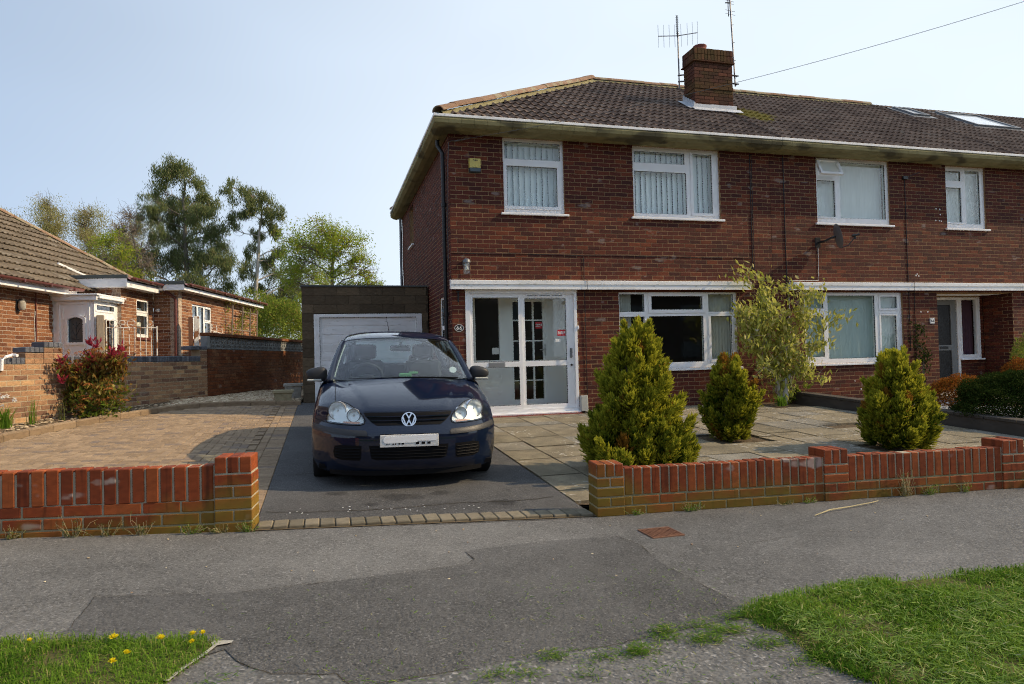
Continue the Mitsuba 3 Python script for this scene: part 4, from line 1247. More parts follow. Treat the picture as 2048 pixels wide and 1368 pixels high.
cab([(11.72, c0, 4.80), (11.72, c0, 2.62), (11.72, c0 - .145, 2.61), (11.72, c0 - .145, 2.43), (11.72, c0, 2.42), (11.72, c0, 1.2)], .007, HB)
cab([(11.86, c0, 2.42), (11.86, c0, 1.0)], .006, HB)
k = obj('cable_box', join([cbx(4.385, 4.515, D - .085, D - .002, .275, .55, .006)]), 'm_lightgrey', HA, label='grey metal cabinet low on the wall right of the porch door')

# ================================================================== THE GARAGE
rng = np.random.default_rng(21)
YG = 14.12
GR = Fr((0, YG), (1, 0), (0, -1))
GA = thing('garage', 'flat roofed garage of dark concrete blocks with a white up-and-over door', 'garage')
gx0, gx1, gz1 = -.412, 2.09, 2.76
hole = (-.185, 1.955, .30, 2.215)
k = obj('wall', join([GR.m(plate(rect(gx0, gx1, .25, gz1).difference(rect(*hole)), -.011, -.12)), bx(gx0 + .011, gx0 + .11, YG + .125, YG + 5.2, .25, 2.62), bx(gx0 + .112, gx1, YG + 5.1, YG + 5.2, .25, 2.60)]), 'm_mortar_dark', GA)
rows = [(a + gx0, b + gx0, c, d) for a, b, c, d in courses(gx1 - gx0, .30, gz1, .176, .45, [(hole[0] - gx0, hole[1] - gx0, hole[2], hole[3])], rng, gap=.006)]
for a, b, c, d in rows:
    v, f = brick(GR, a, b, c, min(d, gz1 - .003), 0.0, rng=rng)
    obj('block', (v, f), 'm_brick_dark', k, uv=np.repeat([rng.random(2)], len(v), 0))
gl_ = Fr((gx0, YG), (0, 1), (-1, 0))
for a, b, c, d in courses(5.15, .30, 2.6, .225, .45, [], rng, gap=.008):
    v, f = brick(gl_, a + .002, b, c, d, -.004)
    obj('block', (v, f), 'm_brick_dark', k, uv=np.repeat([rng.random(2)], len(v), 0))
obj('roof', join([cbx(gx0 - .02, gx1 - .002, YG - .025, YG + 5.25, gz1 + .002, gz1 + .035, .005)]), 'm_greyfelt', GA)
fr_ = rect(hole[0] - .002, hole[1] + .002, .30, hole[3] + .002).difference(rect(hole[0] + .105, hole[1] - .105, .29, hole[3] - .062))
obj('door_frame', GR.m(plate(fr_, .008, -.09)), 'm_white', GA)
dx0, dx1 = hole[0] + .112, hole[1] - .112
dk = obj('door', GR.m(bx(dx0, dx1, -.075, -.055, .40, hole[3] - .07)), 'm_white', GA, label='white up-and-over door with horizontal ribs')
zz = .43
i = 0
while zz < hole[3] - .12:
    h = .172
    obj('rib_panel', GR.m(cbx(dx0 + .03, dx1 - .03, -.056, -.042, zz + .004, min(zz + h - .012, hole[3] - .085), .005)), 'm_white', dk)
    zz += h
    i += 1
obj('handle', GR.m(join([cbx(.86, .92, -.042, -.030, 1.12, 1.18, .004), cbx(.88, .90, -.03, .01, 1.14, 1.16, .003), cbx(.83, .95, .005, .02, 1.135, 1.165, .004)])), 'm_greymetal', dk)

# ================================================================== THE BUNGALOW (its own axes: u to the right, v away)
bu, bv = np.array([.977, -.2135]), np.array([.2135, .977])
BO = np.array([-5.422, 16.233])
bp = lambda u, v: BO + bu * u + bv * v
BG = .55                                                       # its ground level


def bright(u, v):
    """frame of a wall that faces right (s runs along v)"""
    return Fr(bp(u, v), bv, bu)


def bfront(u, v):
    return Fr(bp(u, v), bu, -bv)


BH = thing('bungalow', 'orange brick bungalow with grey tiled roof and white porch on the left', 'house')
rg = np.random.default_rng(31)


def bwall(fr_, L, z1, holes=(), start=0.0, most=300, mort='m_mortar_light'):
    p = rect(0, L, BG - .3, z1)
    for h in holes:
        p = p.difference(rect(*h))
    k = obj('wall', fr_.m(plate(p, -.0035, -.20)), mort, BH)
    rows = courses(L, BG, z1, .0762, .2286, list(holes), rg, start=start)
    pcs = [(*brick(fr_, a, b, c, d, 0.0), rg.random(2)) for a, b, c, d in rows]
    emit(k, 'brick', pcs, 'm_brick_bungalow', most)
    return k


def bwindow(fr_, r, glass, sash=()):
    k = window(BH, fr_, r, glass, sash, rec=.03, sill=False)
    obj('sill', fr_.m(cbx(r[0] - .03, r[1] + .03, -.06, .03, r[2] - .07, r[2] - .008, .004)), 'm_maroon', k)
    return k


MF = bright(0, -7.0)
bwall(MF, 7.0, 2.80, most=300)
PF, PS = bfront(.004, 0), bright(.826, 0)
E1F, E1S = bfront(.30, .937), bright(.913, .937)
E2F, E2S = bfront(.90, 2.45), bright(1.51, 2.45)
bwall(bfront(.01, .937), .90, 3.03, most=60)
h1 = (.690, 1.285, 1.955, 2.86)
bwall(E1S, 1.51, 3.03, [h1], most=200)
bwindow(E1S, h1, [(.745, 1.235, 2.03, 2.46), (.745, 1.235, 2.58, 2.80)], [(.712, 1.265, 2.535, 2.84)])
bwall(bfront(.915, 2.45), .595, 3.12, most=150)
h2 = (.83, 2.10, 1.955, 2.86)
bwall(E2S, 6.0, 3.12, [h2], most=300)
bwindow(E2S, h2, [(.88, 1.18, 2.02, 2.80), (1.27, 1.60, 2.02, 2.80), (1.70, 2.05, 2.48, 2.78), (1.70, 2.05, 2.02, 2.40)], [(1.66, 2.09, 2.44, 2.82)])
obj('inner_wall', join([tf(bx(-6, -.25, 3.5, 3.6, 0, 2.8), math.atan2(bu[1], bu[0]), (BO[0], BO[1], 0)), tf(bx(-6, .62, 8.3, 8.4, 0, 2.9), math.atan2(bu[1], bu[0]), (BO[0], BO[1], 0)), tf(bx(-.4, -.3, -7, 8.4, 0, 2.8), math.atan2(bu[1], bu[0]), (BO[0], BO[1], 0))]), 'm_wallwhite', BH)
# white porch: door in its front, window in its side
pz0, pz1 = BG + .1, 2.665
dq = rect(0, .826, pz0, pz1).difference(rect(.30, .64, 1.80, 2.345))
pk = obj('porch', PF.m(plate(dq, 0, -.06)), 'm_upvc', BH, label='white plastic porch with a glazed panel door')
obj('door_frame', PF.m(plate(rect(.085, .735, pz0, 2.640).difference(rect(.135, .685, pz0 - .1, 2.595)), .018, .0005)), 'm_upvc', pk)
arch = Polygon([(.245, 1.745), (.665, 1.745), (.665, 2.30), (.62, 2.335), (.54, 2.365), (.455, 2.375), (.37, 2.365), (.29, 2.335), (.245, 2.30)])
inn = Polygon([(.298, 1.80), (.612, 1.80), (.612, 2.265), (.57, 2.295), (.51, 2.318), (.455, 2.325), (.40, 2.318), (.34, 2.295), (.298, 2.265)])
obj('door_glazing_frame', PF.m(plate(arch.difference(inn), .034, .0005)), 'm_upvc', pk)
obj('pane', PF.m(plate(inn, -.02, -.026)), 'm_smoke', pk)
for pts in ([(.455, 1.86), (.45, 2.0), (.46, 2.1), (.455, 2.22)], [(.455, 1.90), (.40, 2.0), (.37, 2.05)], [(.455, 1.95), (.51, 2.06), (.54, 2.10)], [(.36, 1.88), (.45, 1.86), (.54, 1.87)], [(.455, 2.08), (.41, 2.16), (.38, 2.19)], [(.455, 2.1), (.50, 2.18), (.53, 2.2)]):
    obj('leading', PF.m(tube([(a, -.018, b) for a, b in pts], .006, 4)), 'm_black', pk)
obj('panel_moulding', PF.m(plate(rect(.185, .715, 1.0, 2.545).difference(rect(.205, .695, 1.02, 2.525)), .010, .0006)), 'm_upvc', pk)
obj('handle', PF.m(cbx(.10, .118, .018, .05, 1.74, 1.82, .003)), 'm_steel', pk)
wl_ = [(.06, .80, 2.46, 2.60), (.06, .80, 1.20, 2.30)]
q = rect(.062, .94, pz0, 2.72)
for a in wl_:
    q = q.difference(rect(*a))
ps = obj('porch_side', PS.m(plate(q, 0, -.06)), 'm_upvc', BH)
for a in wl_:
    obj('sash', PS.m(plate(rect(a[0] - .02, a[1] + .02, a[2] - .02, a[3] + .02).difference(rect(a[0] + .03, a[1] - .03, a[2] + .02, a[3] - .02)), .014, .0005)), 'm_upvc', ps)
    obj('pane', (PS(np.array([a[0], a[1], a[1], a[0]]), -.03, np.array([a[2], a[2], a[3], a[3]])), np.array([[0, 1, 2], [0, 2, 3]])), 'm_glass', ps)
obj('porch_roof', join([PF.m(cbx(-.0, .93, -1.02, .10, 2.668, 2.765, .006)), PF.m(cbx(.0, .97, -1.04, .14, 2.767, 2.80, .006))]), 'm_upvc', BH)
obj('gutter', PS.m(cbx(-.06, .94, .105, .16, 2.70, 2.76, .01)), 'm_upvc', BH)
# flat roofs of the two extensions: white boards, felt edge, brown gutter
for (ff, u0, u1, v0, L, zb, zt, nm) in ((None, -.35, 1.16, .687, 1.55, 3.02, 3.215, 'a'), (None, 1.00, 1.757, 2.20, 6.2, 3.09, 3.235, 'b')):
    F1 = Fr(bp(0, v0), bu, -bv)
    S1 = bright(u1, v0)
    obj('flat_roof', F1.m(bx(u0, u1 - .005, -L, -.004, zt - .02, zt + .03)), 'm_greyfelt', BH)
    obj('soffit', F1.m(bx(u0, u1 - .025, -L, -.03, zb + .002, zb + .02)), 'm_upvc', BH)
    obj('fascia_board', F1.m(cbx(u0, u1, -.024, .0, zb, zt - .004, .003)), 'm_upvc', BH)
    obj('felt_edge', F1.m(cbx(u0, u1 + .02, -.03, .022, zt - .003, zt + .075, .006)), 'm_greyfelt', BH)
    obj('fascia_board', S1.m(cbx(.001, L, -.022, .002, zb, zt - .06, .003)), 'm_upvc', BH)
    half = [(.065 * math.cos(t), .062 * math.sin(t)) for t in np.linspace(PI, 2 * PI, 9)]
    V, F = [], []
    for s_ in (.0, L):
        V += [[s_, .072 + a, zt + .02 + b] for a, b in half] + [[s_, .072 + a * .86, zt + .02 + b * .86] for a, b in half[::-1]]
    m = 18
    for a in range(m):
        b = (a + 1) % m
        F += [[a, b, m + b], [a, m + b, m + a]]
    gk = obj('gutter', S1.m((np.array(V), np.array(F))), 'm_maroon', BH)
    for i in range(int(L / .75) + 1):
        obj('bracket', S1.m(cbx(.15 + i * .75, .19 + i * .75, .0, .142, zt - .055, zt + .015, .006)), 'm_maroon', gk)
obj('downpipe', bright(1.16, .687).m(tube([(1.52, .07, 3.19), (1.55, .08, 3.13), (1.62, .10, 3.08), (1.75, .26, 2.94), (1.73, .30, 2.86), (1.72, .30, .6)], .034, 10)), 'm_maroon', BH, smooth=40)
# tiled roof, hipped at the far end
eu, ez, pit = .34, 2.945, math.radians(35)
rl, vh = 4.6, 5.58                                             # run of the slope, where the hip starts


def BP(s_, t, h=0.0):
    """point of the slope: s_ along v, t up the slope"""
    q = bp(eu - t * math.cos(pit) + h * math.sin(pit), s_)
    return np.array([q[0], q[1], ez + t * math.sin(pit) + h * math.cos(pit)])


TL = rl / math.cos(pit)
obj('roof', join([deck([BP(-9, 0), BP(vh, 0), BP(vh - rl, TL), BP(-9, TL)]), deck([BP(vh, 0), BP(vh - rl, TL), np.r_[bp(eu - 2 * rl, vh), ez]])]), 'm_deck', BH)
uu2 = np.linspace(0, .30, 13)
hh2 = .026 * np.maximum(0, np.sin(2 * PI * (uu2 / .15) - .6)) ** .8
pcs = []
for r in range(int(TL / .32) + 1):
    t = r * .32 - .05
    s_ = -9.0
    while s_ < vh:
        if s_ + .1 < vh - (t + .16) * math.cos(pit):
            V = []
            for tt, hb in ((0, .056), (.39, .004)):
                V += [BP(s_ + u, t + tt, h + hb) for u, h in zip(uu2, hh2)]
            V += [BP(s_ + u, t + .003, h + .036) for u, h in zip(uu2, hh2)]
            m = 13
            F = []
            for i in range(m - 1):
                F += [[i, i + 1, m + i + 1], [i, m + i + 1, m + i], [2 * m + i, 2 * m + i + 1, i + 1], [2 * m + i, i + 1, i]]
            pcs.append((np.array(V) + rg.normal(0, .002, 3), np.array(F), rg.random(2)))
        s_ += .30
emit(BH + '__roof', 'tile', pcs, 'm_tile_bungalow', 300, 'tiles')
ridge(BH, BP(vh - .05, .08, .03), BP(vh - rl, TL, .05), r=.11, sink=.02, name='hip_tile')
obj('soffit', MF.m(bx(-2, 7.3, .0, .30, 2.80, 2.82)), 'm_upvc', BH)
obj('fascia_board', MF.m(cbx(-2, 7.30, .30, .322, 2.79, 2.90, .003)), 'm_upvc', BH)
V, F = [], []
half = [(.062 * math.cos(t), .06 * math.sin(t)) for t in np.linspace(PI, 2 * PI, 9)]
for s_ in (-2, 7.36):
    V += [[s_, .39 + a, 2.945 + b] for a, b in half] + [[s_, .39 + a * .86, 2.945 + b * .86] for a, b in half[::-1]]
m = 18
for a in range(m):
    b = (a + 1) % m
    F += [[a, b, m + b], [a, m + b, m + a]]
gk = obj('gutter', MF.m((np.array(V), np.array(F))), 'm_maroon', BH)
for i in range(9):
    obj('bracket', MF.m(cbx(.6 + i * .8, .64 + i * .8, .325, .46, 2.875, 2.94, .008)), 'm_maroon', gk)
obj('valley_lead', join([tube([BP(2.3, .05, .06), BP(1.0, 1.05, .07)], .035, 5)]), 'm_upvc', BH)
obj('conduit', MF.m(tube([(6.42, .02, 2.79), (6.42, .02, 1.40)], .014, 6)), 'm_maroon', BH)
obj('cable', MF.m(tube([(6.40, .012, 2.42), (6.38, .012, 2.2), (6.40, .012, 1.75), (6.36, .012, 1.4)], .006, 5)), 'm_wire_white', BH)

# ================================================================== GARDEN WALLS
def wallblock(name, fr_, L, th, z0, z1, mort, parent=None, **kw):
    return obj(name, fr_.m(bx(0, L, -th + .008, -.008, z0, z1)), mort, parent, **kw)


def stretchers(parent, fr_, L, th, z0, n, ch, bl, mat, start=0, both=True, zoff=None, ends=True):
    pcs = []
    for a, b, c, d in courses(L, z0, z0 + n * ch, ch, bl, [], rng, start=start):
        if both:
            v, f = cbx(a, b, -th, 0, c, d, .004)
            v = v + np.array([0, rng.normal(0, .0012), 0])
            v, f = fr_.m((v, f))
        else:
            v, f = brick(fr_, a, b, c, d, 0.0, rng=rng)
        pcs.append((v, f, rng.random(2)))
    emit(parent, 'brick', pcs, mat, 300)


def soldiers(parent, fr_, a, b, th, z0, z1, w, mat, n0=0.0):
    n = max(1, int(round((b - a) / w)))
    for i in range(n):
        s0_, s1_ = a + (b - a) * i / n + .0045, a + (b - a) * (i + 1) / n - .0045
        v, f = cbx(s0_, s1_, -th, n0, z0 + .004, z1 + rng.normal(0, .0025), .006)
        v[:, 1] += abs(rng.normal(0, .0012))
        v, f = fr_.m((v, f))
        obj('brick', (v, f), mat, parent, uv=np.repeat([rng.random(2)], len(v), 0))


# front wall on the right: two piers and a soldier course between them
d = np.array([5.94 - 2.03, 4.678 - 5.017]); d /= np.linalg.norm(d)
nn = np.array([d[1], -d[0]])
o = np.array([2.03, 5.017])
RW = Fr(o, d, nn)
k = obj('garden_wall', RW.m(bx(.012, 6.5, -.108, -.0035, -.15, .362)), 'm_mortar_front', label='low red brick front wall with soldier course on top, right of the drive, green at its foot', cat='wall')


def pier(parent, fr_, s0_, w, zt, z0, nst, ch, mat, mort, dp=.215):
    obj('pier_core', fr_.m(bx(s0_ + .004, s0_ + w - .004, -dp + .004, .008, z0 - .1, zt - .006)), mort, parent)
    for i in range(nst):
        za, zb = z0 + i * ch + .005, z0 + (i + 1) * ch - .005
        cut = [w / 2] if i % 2 else []
        xs = [0] + cut + [w]
        for a, b in zip(xs[:-1], xs[1:]):
            v, f = cbx(s0_ + a + (.004 if a else 0), s0_ + b - (.004 if b < w else 0), -dp, .012, za, zb, .005)
            v, f = fr_.m((v, f))
            obj('brick', (v, f), mat, parent, uv=np.repeat([rng.random(2)], len(v), 0))
    for i in range(3):
        v, f = cbx(s0_ + i * w / 3 + .003, s0_ + (i + 1) * w / 3 - .003, -dp, .012, z0 + nst * ch + .005, zt + rng.normal(0, .002), .006)
        v, f = fr_.m((v, f))
        obj('brick', (v, f), mat, parent, uv=np.repeat([rng.random(2)], len(v), 0))


pw_, ch = .225, .0765
for s_, zt in ((0, .410), (1.972, .425), (3.71, .425)):
    pier(k, RW, s_, pw_, zt, -.005, 4, ch, 'm_brick_front', 'm_mortar_front')
for a, b in ((pw_ + .004, 1.970), (1.972 + pw_ + .004, 3.708), (3.71 + pw_ + .004, 6.5)):
    soldiers(k, RW, a, b, .112, .150, .366, .0752, 'm_brick_front')
    for a_, b_, c_, d_ in courses(b - a, -.005, .148, ch, .228, [], rng, start=-.05):
        v, f = cbx(a + a_, a + b_, -.112, .0, c_, d_, .005)
        v, f = RW.m((v, f))
        obj('brick', (v, f), 'm_brick_front', k, uv=np.repeat([rng.random(2)], len(v), 0))
# front wall on the left
o2 = np.array([-.510, 5.209]); d2 = np.array([-1.604, .165]); d2 /= np.linalg.norm(d2)
LW = Fr(o2, d2, (-d2[1], d2[0]))
k = obj('garden_wall', LW.m(bx(.012, 4.2, -.110, -.0045, -.05, .548)), 'm_mortar_front', label='low red brick front wall with soldier course on top, left of the drive, ending in a pier', cat='wall')
gz = lambda s_: float(G(*(o2 + d2 * s_)))
pier(k, LW, 0, .252, .606, .065, 5, .0845, 'm_brick_front', 'm_mortar_front', .23)
tilt = .020
for (zoff, hgt) in ((0, 0),):
    a, b = .256, 4.2
    n = int((b - a) / .0905)
    for i in range(n):
        s0_, s1_ = a + i * .0905 + .004, a + (i + 1) * .0905 - .006
        z1_ = .544 + tilt * (s0_) + rng.normal(0, .003)
        v, f = cbx(s0_, s1_, -.115, 0, z1_ - .242, z1_, .007)
        v[:, 1] += abs(rng.normal(0, .0015))
        v, f = LW.m((v, f))
        obj('brick', (v, f), 'm_brick_front', k, uv=np.repeat([rng.random(2)], len(v), 0))
    for a_, b_, c_, d_ in courses(b - a, .052, .052 + 3 * .0845, .0845, .252, [], rng, start=-.03):
        v, f = cbx(a + a_, a + b_, -.115, 0, c_, d_, .006)
        v[:, 2] += tilt * (v[:, 0])
        v, f = LW.m((v, f))
        obj('brick', (v, f), 'm_brick_front', k, uv=np.repeat([rng.random(2)], len(v), 0))

# boundary wall to the bungalow: newer buff part with blue coping, older part with screen blocks
dA = (WM - WA) / np.linalg.norm(WM - WA)
o3 = WA - dA * 5.0
L1 = np.linalg.norm(WM - WA) + 5.0
BW = Fr(o3, dA, (dA[1], -dA[0]))
sA = 5.0
k = obj('boundary_wall', BW.m(bx(0, L1, -.205, -.0035, .2, 1.335)), 'm_mortar_buff', label='buff brick boundary wall with a blue grey brick coping, behind the red shrub', cat='wall')
rs_ = np.random.default_rng(8)
pcs = []
for a, b, c, dd in courses(L1, .42, 1.335, .0762, .2286, [], rs_):
    pcs.append((*brick(BW, a, b, c, dd, 0.0, rng=rs_), rs_.random(2)))
emit(k, 'brick', pcs, 'm_brick_buff', 300)
soldiers(k, BW, sA - 3.2, sA + .33, .215, 1.338, 1.432, .075, 'm_brick_blue', .004)
soldiers(k, BW, sA + 1.02, L1 - .24, .215, 1.338, 1.448, .075, 'm_brick_blue', .004)
# raised part near the bed, stepping up in blue bricks
for a, b, zb, zt in ((sA + .334, sA + .66, 1.338, 1.500), (sA + .664, sA + 1.016, 1.338, 1.580)):
    n = int(round((zt - zb) / .0762))
    obj('pier_core', BW.m(bx(a + .006, b - .006, -.205, -.008, zb, zt)), 'm_mortar_buff', k)
    for i in range(n):
        for (p, q) in ((a, (a + b) / 2), ((a + b) / 2, b)):
            v, f = BW.m(cbx(p + .003, q - .003, -.215, .0, zb + i * (zt - zb) / n + .004, zb + (i + 1) * (zt - zb) / n - .004, .004))
            obj('brick', (v, f), 'm_brick_buff', k, uv=np.repeat([rs_.random(2)], len(v), 0))
    soldiers(k, BW, a, b, .22, zt + .004, zt + .085, .085, 'm_brick_blue', .004)
for zt in (1.452,):
    a, b = L1 - .236, L1
    obj('pier_core', BW.m(bx(a, b, -.205, -.006, 1.338, 1.60)), 'm_mortar_buff', k)
    for i in range(3):
        v, f = BW.m(cbx(a + .002, b - .002, -.215, .003, 1.34 + i * .0762, 1.34 + (i + 1) * .0762 - .008, .004))
        obj('brick', (v, f), 'm_brick_buff', k, uv=np.repeat([rs_.random(2)], len(v), 0))
    soldiers(k, BW, a - .32, b, .22, 1.575, 1.655, .10, 'm_brick_blue', .004)
dB = (WE - WM) / np.linalg.norm(WE - WM)
L2 = np.linalg.norm(WE - WM) + .6
BW2 = Fr(WM + dB * .02, dB, (dB[1], -dB[0]))
k = obj('boundary_wall', BW2.m(bx(0, L2, -.205, -.005, .2, 1.60)), 'm_mortar_dark', label='old red brick boundary wall topped with pierced concrete screen blocks, beside the garage', cat='wall')
pcs = []
for a, b, c, dd in courses(L2, .45, 1.60, .0762, .2286, [], rs_, gap=.008):
    pcs.append((*brick(BW2, a, b, c, dd, 0.0, rng=rs_), rs_.random(2)))
emit(k, 'brick', pcs, 'm_brick_old', 300)
obj('pier', BW2.m(cbx(0, .14, -.15, -.004, 1.604, 1.87, .005)), 'm_screenblock', k)
nb = int((L2 - .16) / .30)
for i in range(nb):
    a, z_ = .155 + i * .30, 1.606
    w = .285
    p = rect(0, w, 0, .262)
    c_ = (w / 2, .131)
    for q in range(4):                                         # four petals and four corner eyes
        t = q * PI / 2
        for (r0, r1, wd) in ((.012, .122, .052),):
            pts = [(c_[0] + r0 * math.cos(t), c_[1] + r0 * math.sin(t))]
            pts += [(c_[0] + r1 * math.cos(t + e) * .93, c_[1] + r1 * math.sin(t + e) * .93) for e in (-.46, -.23, 0, .23, .46)]
            p = p.difference(Polygon(pts))
        t += PI / 4
        pts = [(c_[0] + .05 * math.cos(t), c_[1] + .05 * math.sin(t)), (c_[0] + .15 * math.cos(t + .30), c_[1] + .15 * math.sin(t + .30)), (c_[0] + .165 * math.cos(t), c_[1] + .165 * math.sin(t)), (c_[0] + .15 * math.cos(t - .30), c_[1] + .15 * math.sin(t - .30))]
        p = p.difference(Polygon(pts).intersection(rect(.014, w - .014, .014, .248)))
    v, f = plate(p, -.04, -.13)
    obj('screen_block', BW2.m((v + [a, 0, z_], f)), 'm_screenblock', k)
pcs = []
soldiers(k, BW2, 0, L2, .16, 1.872, 1.945, .15, 'm_brick_old', .002)

# garden gates: rusty white ironwork on posts
def gate(u, v, ang, width, hgt, zb, label, scroll=True):
    q = bp(u, v)
    t = math.atan2(bv[1], bv[0]) + ang
    F_ = Fr(q, (math.cos(t), math.sin(t)), (math.sin(t), -math.cos(t)))
    g = thing('iron_gate', label, 'gate')
    zt = zb + hgt
    obj('frame', F_.m(join([tube([(0, 0, zb), (0, 0, zt + .18)], .016, 6), tube([(width, 0, zb), (width, 0, zt + .04)], .016, 6), tube([(0, 0, zt), (width, 0, zt)], .013, 6), tube([(0, 0, zb + .08), (width, 0, zb + .08)], .013, 6)])), 'm_rustwhite', g)
    n = int(width / .10)
    for i in range(1, n):
        obj('bar', F_.m(tube([(width * i / n, 0, zb + .08), (width * i / n, 0, zt)], .009, 5)), 'm_rustwhite', g)
    if scroll:
        for c_, r, s_ in ((.12, .085, 1), (.30, .07, -1), (width - .14, .07, 1), (width / 2, .09, -1)):
            pts = [(c_ + s_ * r * (1 - .11 * a) * math.cos(a), 0, zt + .095 + r * (1 - .11 * a) * math.sin(a)) for a in np.linspace(-1.2, 5.6, 22)]
            obj('scroll', F_.m(tube(pts, .008, 5)), 'm_rustwhite', g)
    return F_


F_ = gate(1.02, .10, math.radians(-58), .95, 1.10, 1.0, 'white wrought iron gate flaking with rust, beside the porch')
obj('gate_post', tm(trimesh.Trimesh(np.vstack([tf(cbx(-.07, .07, -.07, .07, .5, 2.36, .01), .2, (*bp(.93, .05), 0))[0]])).convex_hull), 'm_woodpost', label='weathered wooden gate post at the left end of the iron gate', cat='post')
gate(1.95, 3.30, math.radians(12), 2.1, .95, 1.20, 'rusty white iron gate above the old wall, before the far extension')
obj('gate_post', tf(cbx(-.05, .05, -.05, .05, .5, 2.45, .008), .2, (*bp(1.80, 2.45), 0)), 'm_rust', label='rusty brown post at the corner of the far extension', cat='post')
obj('gate_post', tf(cbx(-.06, .06, -.06, .06, .5, 2.47, .008), .2, (*bp(1.92, 2.50), 0)), 'm_rustwhite', label='pale post next to the rusty brown one', cat='post')

# ================================================================== THE CAR
from scipy.interpolate import CubicSpline, LinearNDInterpolator
CAR_AT = np.array([.714, 6.20, .062])
cyaw, cpit, crol = math.radians(2.7), math.radians(2.3), math.radians(1.1)
_A = np.array([[math.cos(cyaw), math.sin(cyaw), 0], [-math.sin(cyaw), math.cos(cyaw), 0], [0, 0, 1.0]])
_Bm = np.array([[1, 0, 0], [0, math.cos(cpit), -math.sin(cpit)], [0, math.sin(cpit), math.cos(cpit)]])
_Cm = np.array([[math.cos(crol), 0, math.sin(crol)], [0, 1, 0], [-math.sin(crol), 0, math.cos(crol)]])
CM = _A @ _Bm @ _Cm                                            # car axes: x across, y from nose to tail, z up
CARW = {'to_world': T([[*CM[0], CAR_AT[0]], [*CM[1], CAR_AT[1]], [*CM[2], CAR_AT[2]], [0, 0, 0, 1]])}
CAR = thing('car', 'dark navy blue hatchback parked nose out on the drive', 'car')


def cobj(name, mesh, mat, parent=CAR, smooth=False, uv=None, label=None):
    v, f = mesh
    return obj(name, (np.asarray(v) @ CM.T + CAR_AT, f), mat, parent, smooth=smooth, uv=uv, label=label)


def mir(mesh):
    v, f = mesh
    return np.asarray(v) * [-1, 1, 1], np.asarray(f)[:, ::-1]


# control net of the front body (right half): rows from under the bumper up over the bonnet to the screen, columns from the centre line out and round the side
NET = [
    [(0, .09, .175), (.2, .095, .175), (.4, .125, .176), (.58, .195, .178), (.70, .285, .18), (.79, .40, .185), (.815, .47, .19), (.825, .53, .195)],
    [(0, .045, .225), (.2, .05, .225), (.4, .08, .227), (.58, .15, .23), (.71, .255, .235), (.805, .385, .24), (.842, .465, .245), (.856, .535, .25)],
    [(0, .015, .30), (.2, .02, .30), (.4, .05, .30), (.58, .12, .302), (.715, .235, .305), (.82, .378, .31), (.86, .462, .312), (.872, .533, .315)],
    [(0, .0, .43), (.2, .006, .43), (.4, .036, .43), (.58, .105, .432), (.72, .218, .435), (.828, .372, .437), (.866, .466, .437), (.878, .556, .437)],
    [(0, .0, .525), (.2, .008, .525), (.4, .040, .527), (.58, .110, .53), (.722, .226, .533), (.832, .39, .536), (.870, .495, .537), (.8795, .612, .537)],
    [(0, .030, .575), (.2, .038, .575), (.4, .070, .578), (.58, .140, .582), (.715, .255, .586), (.822, .42, .59), (.866, .535, .592), (.8795, .665, .592)],
    [(0, .085, .640), (.2, .093, .640), (.4, .125, .642), (.575, .195, .652), (.70, .305, .66), (.805, .465, .663), (.858, .575, .655), (.8795, .745, .632)],
    [(0, .115, .712), (.2, .124, .711), (.4, .160, .712), (.565, .235, .735), (.685, .345, .755), (.785, .505, .748), (.848, .635, .715), (.8795, .81, .652)],
    [(0, .215, .768), (.2, .223, .767), (.4, .255, .768), (.56, .325, .79), (.668, .430, .806), (.765, .575, .795), (.838, .70, .755), (.8795, .86, .660)],
    [(0, .43, .838), (.2, .436, .836), (.4, .456, .836), (.56, .50, .846), (.66, .575, .852), (.757, .690, .835), (.836, .79, .785), (.8795, .92, .657)],
    [(0, .72, .903), (.2, .725, .901), (.4, .74, .896), (.56, .77, .897), (.66, .82, .898), (.755, .885, .877), (.840, .95, .81), (.8795, 1.04, .615)],
    [(0, .98, .950), (.2, .99, .946), (.4, 1.02, .938), (.56, 1.06, .932), (.665, 1.10, .930), (.757, 1.12, .908), (.846, 1.15, .83), (.8795, 1.165, .515)],
    [(0, 1.06, .962), (.2, 1.075, .957), (.4, 1.11, .947), (.56, 1.155, .940), (.67, 1.19, .936), (.757, 1.20, .912), (.848, 1.215, .83), (.8795, 1.222, .34)],
    [(0, 1.07, .958), (.2, 1.085, .953), (.4, 1.12, .944), (.56, 1.165, .942), (.672, 1.215, .945), (.757, 1.225, .913), (.849, 1.232, .83), (.8795, 1.236, .22)],
]
NET = np.array(NET)


def refine(net, ku, kv):
    """interpolating spline through a control net"""
    a, b = net.shape[:2]
    u = CubicSpline(np.arange(a), net, axis=0)(np.linspace(0, a - 1, (a - 1) * ku + 1))
    return CubicSpline(np.arange(b), u, axis=1)(np.linspace(0, b - 1, (b - 1) * kv + 1))


def grid(g):
    a, b = g.shape[:2]
    i, j = np.meshgrid(np.arange(a - 1), np.arange(b - 1), indexing='ij')
    q = np.stack([i * b + j, i * b + j + 1, (i + 1) * b + j + 1, (i + 1) * b + j], -1).reshape(-1, 4)
    return g.reshape(-1, 3), np.vstack([q[:, [0, 1, 2]], q[:, [0, 2, 3]]])


full = np.concatenate([NET[:, :0:-1] * [-1, 1, 1], NET], 1)
FB = refine(full, 10, 10)
FB[:, FB.shape[1] // 2, 0] = 0
fv, ff = grid(FB)
